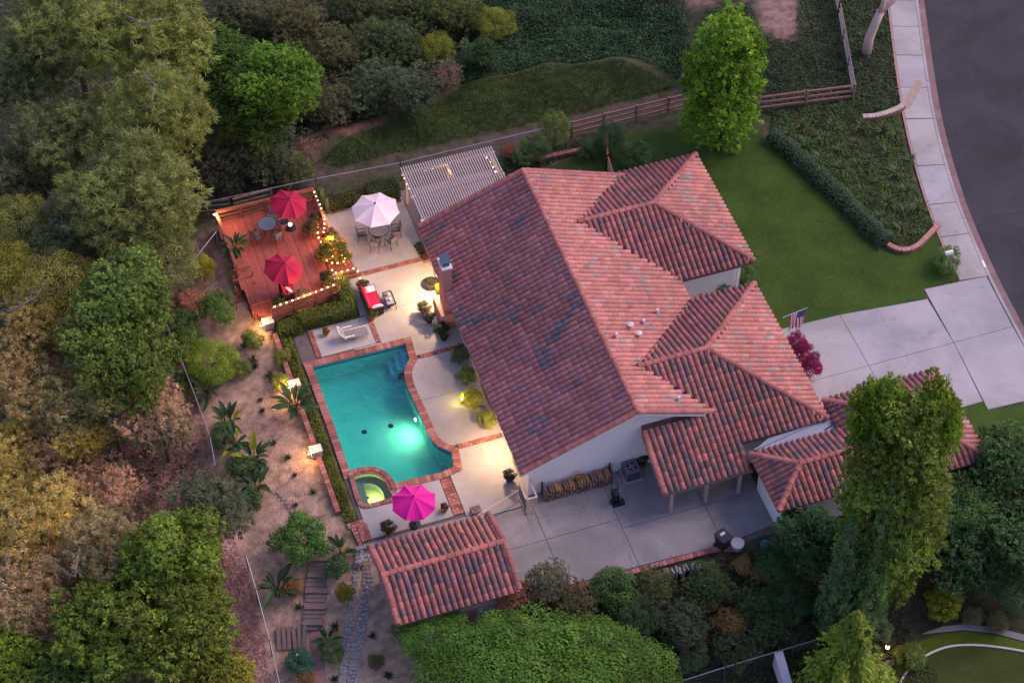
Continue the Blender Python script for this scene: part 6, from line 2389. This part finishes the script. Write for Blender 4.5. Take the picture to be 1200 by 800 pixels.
SS = [
    ('grey-green twiggy shrub beside the shed roof corner', 'scrub1', 638, 683, 28, (.062, .066, .048), .9),
    ('reddish twiggy shrub touching the shed roof', 'dry1', 605, 700, 22, (.10, .062, .05), .9),
    ('dark olive shrub below the stacked pavers, left', 'scrub2', 672, 705, 26, (.052, .052, .026), .8),
    ('dark green shrub below the middle of the pavers', 'shrub1', 718, 690, 24, (.03, .062, .016), .8),
    ('olive shrub below the right part of the pavers', 'scrub3', 765, 688, 26, (.05, .06, .026), .8),
    ('dark green shrub on the slope, centre', 'fine1', 745, 722, 28, (.028, .052, .022), .8),
    ('grey-green shrub right of the bright leafy trees', 'scrub1', 800, 725, 30, (.042, .058, .034), .8),
    ('dark green shrub below the black bin', 'scrub2', 830, 685, 28, (.034, .06, .022), .8),
    ('rust-brown topped shrub on the slope, left', 'dry2', 815, 738, 16, (.10, .08, .042), .8),
    ('rust-brown topped shrub on the slope, middle', 'dry3', 856, 730, 20, (.12, .09, .045), .8),
    ('rust-brown shrub beside the pale tub', 'dry1', 870, 662, 14, (.10, .08, .042), .8),
    ('small rust-brown shrub at the courtyard end', 'dry2', 892, 672, 15, (.10, .08, .042), .8),
    ('rust-brown tuft in the middle of the scrub slope', 'dry3', 833, 708, 11, (.10, .08, .042), .8),
    ('dark green shrub at the courtyard end', 'fine2', 915, 660, 28, (.022, .048, .018), .9),
    ('dark shrub above the bottom fence, left', 'fine3', 800, 762, 28, (.03, .052, .024), .7),
    ('dark shrub above the bottom fence, middle', 'scrub3', 860, 760, 28, (.034, .052, .026), .7),
    ('dark shrub above the bottom fence, right', 'scrub1', 905, 735, 28, (.03, .05, .024), .8),
    ('dark green shrub left of the cypresses', 'fine1', 925, 700, 30, (.022, .046, .018), .9),
    ('green shrub on the slope between rust-brown tufts', 'scrub2', 880, 705, 24, (.036, .06, .026), .8),
    ('dim shrub beside the boundary wall', 'scrub2', 940, 745, 22, (.034, .048, .026), .8),
    ('pale green shrub above the garden lamp', 'shrub2', 1030, 738, 14, (.05, .08, .04), .8),
    ('low green shrub right of the garden lamp', 'shrub3', 1068, 768, 18, (.055, .085, .018), .6),
    ('low dark shrub left of the garden lamp', 'shrub1', 1020, 765, 12, (.03, .052, .022), .7),
    ('pale shrub beside the neighbour path', 'scrub3', 1140, 722, 14, (.09, .09, .05), .5),
    ('grey shrub beside the neighbour path, right', 'scrub1', 1168, 730, 14, (.085, .085, .05), .5),
]
for l_, k_, x_, y_, r_, c_, hf in SS:
    S(l_, k_, x_, y_, r_, c_, hf, group='shrubs on the slope below the courtyard')


# ------------------------------------------------------------------ clipped hedges: leaves over a box
def hedge(label, boxes, colr, leaf=.10, dens=330, name='hedge', seed=3, cat='hedge'):
    global rng
    rng = np.random.default_rng(seed)
    ps, ns = [], []
    core = MB()
    for (u0, u1, v0, v1, z0, z1) in boxes:
        core.box(((u0 + u1) / 2, (v0 + v1) / 2, (z0 + z1) / 2 - .06), (u1 - u0 - .16, v1 - v0 - .16, z1 - z0 - .12))
        for ax, s_, area in ((2, 1, (u1 - u0) * (v1 - v0)), (0, 1, (v1 - v0) * (z1 - z0)), (0, -1, (v1 - v0) * (z1 - z0)), (1, 1, (u1 - u0) * (z1 - z0)), (1, -1, (u1 - u0) * (z1 - z0))):
            n = int(area * dens)
            if n < 1: continue
            p = rng.random((n, 3)) * np.array((u1 - u0, v1 - v0, z1 - z0)) + np.array((u0, v0, z0))
            p[:, ax] = ((u1, v1, z1) if s_ > 0 else (u0, v0, z0))[ax]
            bump = .05 * np.sin(p[:, 0] * 4.1 + p[:, 2] * 3) * np.sin(p[:, 1] * 3.7 + 1)
            nn = np.zeros((n, 3))
            nn[:, ax] = s_
            ps.append(p + nn * (bump + rng.normal(0, .045, n))[:, None])
            ns.append(nn)
    p, nn = np.concatenate(ps), np.concatenate(ns)
    n = len(p)
    f = 1 + .2 * np.sin(p[:, 0] * 2.1 + 2 * np.sin(p[:, 1] * 1.9))
    loc = Vector(((boxes[0][0] + boxes[0][1]) / 2, (boxes[0][2] + boxes[0][3]) / 2, boxes[0][4]))
    t = thing(name, label, cat, loc)
    me = leaf_mesh('foliage', p - np.array(loc), norm(nn * .7 + unit(n) * .8 + np.array((0, 0, .35))), unit(n), leaf * rng.uniform(.6, 1.3, n), leaf * .6 * rng.uniform(.7, 1.2, n), leaf_cols(n, f, .3, .15))
    o = piece('foliage', me, t, local=True)
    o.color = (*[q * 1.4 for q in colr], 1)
    part('branches', core, mat('hedge_twigs', (.03, .035, .015), .95), t)
    return t


hedge('L-shaped clipped hedge between the deck rail and the red loveseat', [(-10.9, -7.75, 4.45, 5.35, 0, .8), (-8.35, -7.55, 5.35, 7.2, 0, .8)], (.075, .105, .016), seed=5)
hedge('leafy hedge at the foot of the deck rail above the pool strip', [(-12.2, -10.9, 4.3, 5.3, -.1, .6)], (.065, .10, .016), seed=6)
hedge('dark box hedge between white umbrella and pergola', [(-4.6, -2.75, 12.3, 13.5, 0, 1.1)], (.05, .078, .026), seed=7)
hedge('olive shrubs clipped behind the white umbrella', [(-6.9, -4.7, 12.7, 13.6, 0, .75)], (.075, .08, .02), leaf=.13, dens=220, seed=8)
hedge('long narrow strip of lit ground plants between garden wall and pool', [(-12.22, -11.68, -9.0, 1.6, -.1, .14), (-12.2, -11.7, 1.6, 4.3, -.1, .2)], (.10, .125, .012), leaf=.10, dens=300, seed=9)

# clipped border hedge along the planting bed on the lawn
hp = [P(x, y) for x, y in ((903, 163), (922, 177), (940, 193), (962, 213), (985, 235), (1003, 254), (1020, 271), (1040, 288))]
rng = np.random.default_rng(21)
hpts, hn = [], []
for a, b in zip(hp[:-1], hp[1:]):
    d = (b - a)
    n_ = int(d.length * 620)
    s_ = rng.random(n_)
    ang = rng.uniform(-.35, math.pi + .35, n_)
    side_v = Vector((d.y, -d.x, 0)).normalized()
    rr = .55 + .06 * np.sin(s_ * 9) + rng.normal(0, .05, n_)
    p = np.array(a)[None] + np.array(d)[None] * s_[:, None] + np.array(side_v)[None] * (np.cos(ang) * rr)[:, None]
    p[:, 2] += .15 + np.sin(ang) * rr * 1.2
    hpts.append(p)
    hn.append(np.array(side_v)[None] * np.cos(ang)[:, None] + np.array((0, 0, 1.0))[None] * np.sin(ang)[:, None])
p, nn = np.concatenate(hpts), np.concatenate(hn)
t = thing('hedge', 'curving blue-green hedge between the lawn and the planting bed', 'hedge', hp[3])
me = leaf_mesh('foliage', p - np.array(hp[3]), norm(nn * .7 + unit(len(p)) * .8), unit(len(p)), .1 * rng.uniform(.6, 1.3, len(p)), .065 * rng.uniform(.7, 1.2, len(p)), leaf_cols(len(p), 1 + 0 * p[:, 0], .3, .12))
o = piece('foliage', me, t, local=True)
o.color = (.10, .19, .09, 1)
part('branches', MB().tube([q + Vector((0, 0, .35)) for q in hp], .42, 8), mat('hedge_twigs', (.03, .035, .015), .95), t)


# ------------------------------------------------------------------ ground cover that nobody could count
def cover(name, label, cat, poly, n, leaf, colr, h=.12, seed=1, kind='ivy', dry=0.0, clump=.3, z_off=0.0, avoid=None):
    global rng
    rng = np.random.default_rng(seed)
    xs, ys = [p[0] for p in poly], [p[1] for p in poly]
    pu = rng.uniform(min(xs), max(xs), n * 3)
    pv = rng.uniform(min(ys), max(ys), n * 3)
    k = inpoly(pu, pv, poly)
    for av in (avoid or []):
        k &= ~inpoly(pu, pv, av)
    pu, pv = pu[k][:n], pv[k][:n]
    m = len(pu)
    z = zt(pu, pv) - .06 + z_off
    bumpn = .5 + .5 * np.sin(pu * 1.9 + 2 * np.sin(pv * 1.3)) * np.sin(pv * 2.2 + 1.5 * np.sin(pu * 1.7))
    f = 1 + clump * (bumpn - .5) * 2
    if kind == 'ivy':
        z = z + h * (.3 + .9 * bumpn) * rng.random(m) ** .5
        nr = norm(unit(m) * .7 + np.array((0, 0, 1.0)))
        tg = unit(m)
        W = .75
    else:           # grass blades, leaning
        z = z + h * .5
        tg = norm(unit(m) * .55 + np.array((0, 0, 1.0)))
        nr = norm(np.cross(tg, unit(m)))
        W = .16
    pts = np.stack([pu, pv, z], 1)
    me = leaf_mesh(name, pts, nr, tg, leaf * rng.uniform(.6, 1.35, m), leaf * W * rng.uniform(.7, 1.2, m), leaf_cols(m, f, .32, .15, dry))
    o = bpy.data.objects.new(name, me)
    link(o)
    o.color = (*[q * 1.7 for q in colr], 1)
    return tag(o, label, cat, None, 'stuff')


cover('ivy_slope', 'dark ivy covering the slope at the top', 'ivy', g_poly([(540, 100), (556, -15), (800, -15), (815, 100), (720, 66), (640, 73)]), 16000, .17, (.022, .055, .018), .3, 31)
cover('bank_grass', 'rough grass on the bank behind the back fence', 'grass', g_poly([(372, 190), (420, 155), (480, 130), (545, 100), (600, 88), (660, 76), (720, 70), (760, 84), (795, 100), (740, 118), (650, 140), (560, 160), (480, 176), (400, 197)]), 26000, .2, (.052, .085, .024), .14, 32, 'grass', .06, .35)
cover('ivy_bed', 'ivy with fallen pale leaves along the fence near the street', 'ivy', g_poly([(800, 100), (830, 10), (880, 5), (892, 40), (930, 50), (940, -15), (1036, -15), (1042, 40), (1056, 128), (1000, 140), (918, 140)]), 15000, .15, (.036, .06, .022), .2, 33, dry=.10)
cover('bed_cover', 'low green cover in the planting bed beside the sidewalk', 'ground cover', [(20.2, 10.6), (21.0, 12.2), (26.0, 11.4), (28.3, 10.2), (27.3, 6.5), (26.4, 2.9), (26.2, .5), (24.4, -.6), (23.2, .1), (22.0, 3.2), (20.9, 6.8)], 16000, .13, (.05, .085, .02), .22, 34)
cover('slope_cover', 'tangled low plants on the slope below the courtyard', 'ground cover', [(-5.6, -17.3), (9, -17.2), (14, -18.4), (14, -28), (-5.6, -28)], 15000, .16, (.035, .05, .02), .3, 35, dry=.06)
cover('mulch_litter', 'pink-brown leaf litter outside the fence', 'leaf litter', g_poly([(140, 510), (200, 470), (215, 410), (236, 470), (246, 540), (262, 600), (300, 700), (322, 815), (262, 815), (255, 700), (200, 620), (130, 610)]), 9000, .11, (.25, .14, .115), .05, 36, amp if False else 'ivy', clump=.2)
cover('slope_litter', 'dry leaf litter under the trees of the left slope', 'leaf litter', g_poly([(-15, -15), (560, -15), (520, 90), (360, 190), (240, 220), (180, 420), (230, 520), (260, 640), (290, 815), (-15, 815)]), 30000, .2, (.062, .066, .030), .7, 37, clump=.5)
cover('undergrowth', 'tangled green undergrowth on the slope beyond the back fence', 'undergrowth', g_poly([(250, 205), (225, 120), (250, -15), (560, -15), (545, 92), (470, 128), (410, 148), (350, 150), (345, 200)]), 36000, .2, (.045, .062, .026), 1.5, 41, clump=.5)
cover('yard_weeds', 'low weeds and groundcover behind the house', 'ground cover', [(3.0, 11.2), (7.0, 12.6), (9.0, 12.7), (9.2, 13.7), (3.0, 13.8)], 2600, .14, (.045, .065, .022), .2, 38)
cover('lawn_blades', 'uneven grass blades and clover on the front lawn', 'grass', [(9.4, 13.3), (19.4, 12.7), (19.6, 9.6), (20.4, 6.2), (21.5, 2.4), (22.7, -.3), (24.3, -1.1), (26.0, -.2), (26.0, -3.6), (23.5, -3.8), (15.5, -3.9), (14.2, -3.8), (14.2, 8.1), (9.4, 8.1)], 26000, .09, (.06, .085, .02), .05, 40, 'grass', .05, .3, .06)
cover('garden_grit', 'twigs and grit on the dry garden soil', 'litter', [(-20, 5), (-12.8, 5), (-12.8, -9), (-13, -26), (-19.5, -26), (-19, -10)], 5000, .07, (.20, .14, .11), .02, 39)


# ------------------------------------------------------------------ tufted grasses in the planting bed
def tuft_mesh(seed, n=46, L=.7, w=.035, arch=.5):
    r2 = random.Random(seed)
    mb = MB()
    cols = []
    for k in range(n):
        a = r2.uniform(0, 6.28)
        l_ = L * r2.uniform(.6, 1.1)
        el = r2.uniform(.35, 1.25)
        d = Vector((math.cos(a), math.sin(a), 0))
        sd = Vector((-math.sin(a), math.cos(a), 0)) * w * .5
        p0 = d * .03
        p1 = d * (l_ * .5 * math.cos(el)) + Vector((0, 0, l_ * .5 * math.sin(el)))
        p2 = d * (l_ * .95 * math.cos(el) + .1 * arch) + Vector((0, 0, l_ * .5 * math.sin(el) + l_ * .25 * (math.sin(el) - arch)))
        mb.face([p0 - sd, p0 + sd, p1 + sd, p1 - sd])
        mb.face([p1 - sd, p1 + sd, p2])
        f = r2.uniform(.7, 1.3)
        cols += [(f, f, f)] * 7
    me = mb.mesh('leaves', colr=cols)
    me.materials.append(LEAF)
    return me


tufts = [tuft_mesh(s) for s in range(3)]
spiky = [tuft_mesh(9, 30, .55, .07, .1), tuft_mesh(10, 26, .5, .08, .2)]


def tuft(name, label, cat, x, y, s, colr, group, me):
    g = G(x, y)
    t = thing(name, label, cat, g, group)
    o = piece('leaves', me, t, local=True)
    o.scale = (s, s, s)
    o.rotation_euler = (0, 0, random.uniform(0, 6))
    o.color = (*colr, 1)


random.seed(77)
k = 0
for x, y in ((925, 160), (945, 172), (965, 165), (985, 178), (1002, 170), (960, 190), (1005, 195), (985, 200), (1020, 190), (1040, 180), (1030, 215), (1050, 205), (1010, 225), (1040, 240), (1062, 225), (1060, 250), (1075, 245), (1030, 260), (1055, 270), (940, 150), (975, 150), (1010, 152), (1035, 155), (1050, 160), (1066, 190)):
    tuft('grass_tuft', 'arching green grass tuft in the planting bed beside the sidewalk', 'plant', x, y, random.uniform(1.1, 1.7), (.13 * random.uniform(.8, 1.3), .19, .06), 'grass tufts in the planting bed', tufts[k % 3])
    k += 1
SPOT = ['in the upper dry garden, nearest the olive shrub', 'at the top of the dry garden by the deck-side pillar light', 'in the middle of the dry garden, upper of a close pair', 'in the middle of the dry garden, lower of a close pair',
        'left of the pillar light nearest the hot tub', 'below and left of the pillar light nearest the hot tub', 'third down in the row beside the lower garden wall', 'right above the end of the garden wall', 'beside the stepping stones',
        'at the lit shrub by the middle pillar light', 'at the upper left of the dry garden', 'behind the olive shrub of the upper dry garden', 'next to the lit shrub, towards the middle pillar light', 'beside the big-leaved clump in mid garden',
        'by the lowest timber step', 'right of the lower path', 'on bare ground right of the stone border', 'at the bottom edge right of the stone border', 'at the bottom edge between path and stones', 'left of the lower timber steps']
for x, y, s in ((298, 432, 1.3), (322, 395, 1.0), (305, 470, .7), (307, 482, .7), (321, 520, .9), (337, 537, .8), (345, 558, .7), (367, 577, .8), (347, 592, .7), (320, 445, 1.0), (287, 405, .9), (295, 425, 1.2), (316, 440, .9),
                (300, 545, .7), (392, 735, .9), (395, 770, .9), (437, 745, .8), (455, 792, .9), (392, 797, .9), (350, 712, .8)):
    tuft('spiky_plant', 'small spiky green plant ' + SPOT[k - 25], 'plant', x, y, s, (.06, .085, .03), 'small plants in the dry garden', spiky[k % 2])
    k += 1


# ------------------------------------------------------------------ big-leaved plants (bird of paradise, banana)
def paddle(seed, L=1.0, w=.3):
    r2 = random.Random(seed)
    mb = MB()
    n = 6
    st = []
    for k in range(n + 1):
        s_ = k / n
        ww = w * (math.sin(math.pi * (.12 + .88 * s_)) ** .7) * .5 if k < n else .01
        x = L * s_
        z = .35 * L * s_ - .42 * L * s_ * s_
        st.append(((x, -ww, z + ww * .35), (x, 0, z), (x, ww, z + ww * .35)))
    for k in range(n):
        a, b = st[k], st[k + 1]
        mb.face([a[0], b[0], b[1], a[1]])
        mb.face([a[1], b[1], b[2], a[2]])
    mb.tube([(-.55 * L, 0, -.35 * L), (0, 0, 0)], [.035, .022], 5)
    me = mb.mesh('leaf', colr=(1, 1, 1))
    me.materials.append(LEAF)
    return me


pads = [paddle(1, 1.0, .34), paddle(2, .9, .26)]


def big_leaf_plant(label, x, y, s, n, colr, seed):
    r2 = random.Random(seed)
    g = G(x, y)
    t = thing('big_leaved_plant', label, 'plant', g, 'big-leaved garden plants')
    part('stem', MB().lathe([(.10 * s, -.1), (.09 * s, .3 * s), (.04 * s, .55 * s)], 8, (0, 0, 0)), mat('plant_stem', (.08, .10, .03), .7, .3), t, True, local=True)
    for k in range(n):
        a = 2 * math.pi * k / n + r2.uniform(-.3, .3)
        el = r2.uniform(-.1, 1.15)
        a += r2.uniform(-.4, .4)
        sc_ = s * r2.uniform(.55, 1.05)
        rr = .35 * sc_
        f = r2.uniform(.75, 1.3)
        c_ = tuple(q * f for q in colr)
        if r2.random() < .07: c_ = (.28, .30, .02)
        o = piece('leaf', pads[k % 2], t, local=True, color=c_)
        o.location = (math.cos(a) * rr, math.sin(a) * rr, (.5 + r2.uniform(0, .35)) * s)
        o.rotation_euler = (r2.uniform(-.3, .3), -el, a)
        o.scale = (sc_, sc_, sc_)


BP = (.05, .10, .04)
for l_, x, y, s, n in (('big-leaved plant next to the garden wall between two pillar lights', 346, 484, 1.15, 14), ('big-leaved plant below the bright spreading shrub', 244, 467, 1.05, 10), ('big-leaved plant by the fence, upper of the clump', 268, 502, 1.0, 11),
                       ('big-leaved plant in the middle of the fence clump', 277, 528, 1.05, 12), ('big-leaved plant with a yellow leaf in the fence clump', 298, 545, 1.1, 11), ('big-leaved plant at the lower end of the fence clump', 300, 578, 1.05, 11),
                       ('big-leaved plant alone on bare soil beside the lower fence', 325, 697, 1.1, 12), ('big-leaved plant near the top of the timber steps', 399, 652, .85, 9), ('big-leaved plant beside the lower path', 385, 755, .7, 9)):
    big_leaf_plant(l_, x, y, s, n + 6, BP, int(x + y))


# ------------------------------------------------------------------ pots
def pot_plant(label, loc, pr, ph, pm, fol, frad, colr, leafy='shrub1', flowers=None):
    loc = Vector(loc)
    t = thing('potted_plant', label, 'potted plant', loc, 'potted plants')
    part('pot', MB().lathe([(pr * .65, 0), (pr * .9, ph * .5), (pr, ph * .92), (pr * 1.08, ph), (pr * .85, ph), (pr * .8, ph * .9), (.01, ph * .88)], 14, (0, 0, 0)), pm, t, True, local=True)
    if fol == 'pad':
        r2 = random.Random(int(loc.x * 100))
        for k in range(13):
            o = piece('leaf', pads[k % 2], t, local=True, color=tuple(q * r2.uniform(.7, 1.3) for q in colr))
            a = k * 2.4
            o.location = (math.cos(a) * .2 * frad, math.sin(a) * .2 * frad, ph + r2.uniform(.25, .7) * frad)
            o.rotation_euler = (0, -r2.uniform(-.1, .9), a)
            o.scale = (frad * .65,) * 3
    else:
        o = piece('foliage', crown(leafy), t, local=True, color=colr)
        o.location = (0, 0, ph + frad * .55)
        o.scale = (frad, frad, frad * .8)
        if flowers:
            f = piece('flowers', crown('flower1'), t, local=True, color=flowers)
            f.location = o.location
            f.scale = (frad * 1.04, frad * 1.04, frad * .86)
    return t


CR['flower1'] = crown_broad('flowers', 991, 420, .13, 18, rmin=.28, rmax=.45, lobe_amp=.1, asp=.9)
q = P(277, 300, DZ); pot_plant('tall leafy plant in a dark pot at the edge of the deck', (q.x, q.y, DZ), .26, .4, DARKM, 'pad', 1.15, (.05, .11, .03))
for x, y, z, pr, fr, c_, fl_, l_, pm in (
        (392, 294, .25, .3, .72, (.09, .11, .02), (.75, .30, .05), 'largest pot of lit yellow flowers at the deck step', TERRA), (381, 301, DZ, .24, .52, (.10, .11, .02), (.80, .42, .06), 'pot of lit yellow flowers at the deck corner', TERRA),
        (402, 304, .02, .24, .55, (.10, .12, .02), (.80, .45, .05), 'pot of lit flowers on the patio side of the deck step', TERRA), (388, 277, .02, .22, .42, (.12, .09, .03), (.6, .25, .3), 'small pot of pink flowers above the lit yellow ones', TERRA),
        (366, 270, DZ, .22, .5, (.07, .08, .025), (.5, .12, .10), 'pot of red flowers on the deck by the lit rail', TERRA), (370, 258, DZ, .2, .4, (.06, .07, .03), None, 'small dull pot plant on the deck by the lit rail', TERRA),
        (390, 338, DZ, .26, .5, (.10, .11, .02), (.80, .45, .05), 'pot of lit yellow flowers at the near deck corner', TERRA), (383, 328, DZ, .25, .42, (.035, .06, .025), None, 'dark leafy pot plant beside the near deck corner', DARKM),
        (354, 349, DZ, .24, .42, (.11, .11, .06), None, 'pale leafy pot plant on the deck near the red chair', TERRA), (326, 356, DZ, .2, .34, (.07, .11, .02), None, 'small green pot plant behind the lit rail', TERRA),
        (392, 352, .02, .22, .3, (.05, .06, .02), (.5, .03, .03), 'pot of red flowers below the near deck corner', TERRA), (425, 336, .02, .22, .36, (.05, .07, .03), (.45, .08, .05), 'pot of red flowers at the far end of the loveseat', TERRA),
        (436, 369, .02, .24, .32, (.085, .10, .025), None, 'yellow-green pot plant at the near end of the loveseat', TERRA), (382, 388, .02, .18, .2, (.09, .09, .02), (.7, .2, .02), 'small orange-flowered pot beside the sun lounger', TERRA),
        (505, 333, .02, .38, .22, (.03, .04, .02), None, 'large dark pot against the house below the chimney', DARKM), (497, 363, .02, .24, .4, (.05, .06, .035), None, 'pot plant with pale leaves at the chimney foot', TERRA),
        (503, 373, .02, .22, .34, (.04, .055, .03), None, 'dark pot plant in the row below the chimney', DARKM), (518, 388, .02, .26, .42, (.03, .045, .025), None, 'dark pot plant in the shade of the eave', DARKM),
        (520, 394, .02, .2, .26, (.09, .10, .02), None, 'small yellow-green pot plant in the shade of the eave', DARKM), (493, 292, .02, .24, .36, (.04, .05, .03), None, 'dark pot plant at the far corner of the house', DARKM), (498, 302, .02, .2, .26, (.09, .05, .02), None, 'rusty pot plant at the end of the far brick band', TERRA),
        (597, 559, .02, .24, .36, (.02, .025, .025), None, 'black-leaved pot plant at the near corner of the house', BLUEW), (752, 541, .02, .2, .42, (.075, .09, .02), None, 'green pot plant beside the air conditioner', TERRA),
        (455, 620, .02, .2, .42, (.075, .08, .03), None, 'olive pot plant below the magenta umbrella', TERRA), (521, 594, .02, .2, .22, (.08, .06, .02), None, 'small rusty pot plant at the pool terrace edge', TERRA)):
    q = P(x, y, z + .3)
    pot_plant(l_, (q.x, q.y, z), pr, pr * 1.3, pm, 'bush', fr, c_, random.choice(('shrub1', 'shrub2', 'shrub3')), fl_)
# white vases by the chimney
for x, y, l_ in ((498, 353, 'white curved vase among the pots below the chimney'), (511, 374, 'white shell-shaped vase in the shade of the eave')):
    q = P(x, y, .3)
    single('vase', MB().lathe([(.08, .02), (.16, .15), (.14, .32), (.06, .45), (.09, .52), (.02, .53)], 12, (q.x, q.y, 0)), WHITE, l_, 'vase', (q.x, q.y, .02), None, True)
# column cacti behind the deck
for x, y, h_, l_ in ((375, 240, 1.5, 'tall column cactus nearest the deck corner'), (379, 246, 1.9, 'tallest column cactus in the row by the white umbrella'), (384, 250, 1.3, 'shorter column cactus at the patio side of the row')):
    q = P(x, y, 0)
    mb = MB()
    pr_ = [(.10, -.05), (.13, .2), (.13, h_ - .15), (.08, h_ - .04), (.01, h_)]
    n = 12
    for r_, z_ in pr_:
        for j in range(n):
            a = 2 * math.pi * j / n
            rr = r_ * (1.0 if j % 2 else .78)
            mb.v.append((q.x + rr * math.cos(a), q.y + rr * math.sin(a), z_))
    for k_ in range(len(pr_) - 1):
        for j in range(n):
            a, b = k_ * n + j, k_ * n + (j + 1) % n
            mb.f.append((a, b, b + n, a + n))
    single('cactus', mb, mat('cactus_green', (.075, .10, .05), .7, .2, 5), l_, 'cactus', (q.x, q.y, 0), 'column cacti by the deck')
# bare pale limbs showing through the left canopy
PB = mat('bare_branch', (.19, .165, .13), .85, .2, 4, .1)
random.seed(5)
for lab, dz, pts in (('pine with sparse dark crown at the upper left edge', 2.6, [(96, 42), (100, 62), (112, 92), (123, 110)]), ('thin olive pine below the bare white branches, upper left', 2.4, [(108, 84), (117, 97), (123, 110)]),
                     ('thin olive pine below the bare white branches, upper left', 2.2, [(128, 95), (142, 108), (166, 114)]), ('yellow-olive crown with bare white twigs, left side', 2.6, [(8, 367), (28, 356), (45, 346), (48, 338)]),
                     ('yellow-olive crown with bare white twigs, left side', 2.5, [(28, 356), (40, 358), (52, 350)]), ('pale olive tree with bare white branch, lower left', 2.4, [(78, 672), (88, 675), (91, 655), (94, 640)]),
                     ('pale olive tree with bare white branch, lower left', 2.3, [(80, 685), (92, 680), (97, 676)]), ('largest yellow-green pine in the top left corner', 3.2, [(150, 20), (165, 28), (190, 22)]),
                     ('pine crown just right of the bare white branches, upper left', 2.6, [(170, 90), (182, 100), (178, 118)]), ('dark thin pine at the left edge above the yellow tree', 2.0, [(60, 232), (70, 222), (64, 250)]),
                     ('dim pine in the gap left of the deck fence', 2.2, [(96, 205), (98, 222), (97, 232)]), ('grey-green scrub bush at the top edge right of the pines', 1.6, [(232, 152), (234, 165), (233, 176)])):
    o = next((q for q in scene.objects if q.get('label') == lab), None)
    zz = o.location.z + o.children[0].location.z + dz
    w = [P(x, y, zz + .25 * k_) for k_, (x, y) in enumerate(pts)]
    mb = MB().tube(w, [.075 - .018 * k_ for k_ in range(len(w))], 6)
    for k_ in range(1, len(w)):
        for _ in range(3):
            dv = Vector((random.uniform(-1, 1), random.uniform(-1, 1), random.uniform(-.2, .7))) * random.uniform(.4, .9)
            m_ = w[k_].lerp(w[k_ - 1], random.random())
            mb.tube([m_, m_ + dv * .6, m_ + dv + Vector((0, 0, .1))], [.03, .02, .008], 5)
    OFF[o.name] = o.location.copy()
    part('bare_limb', mb, PB, o, True)
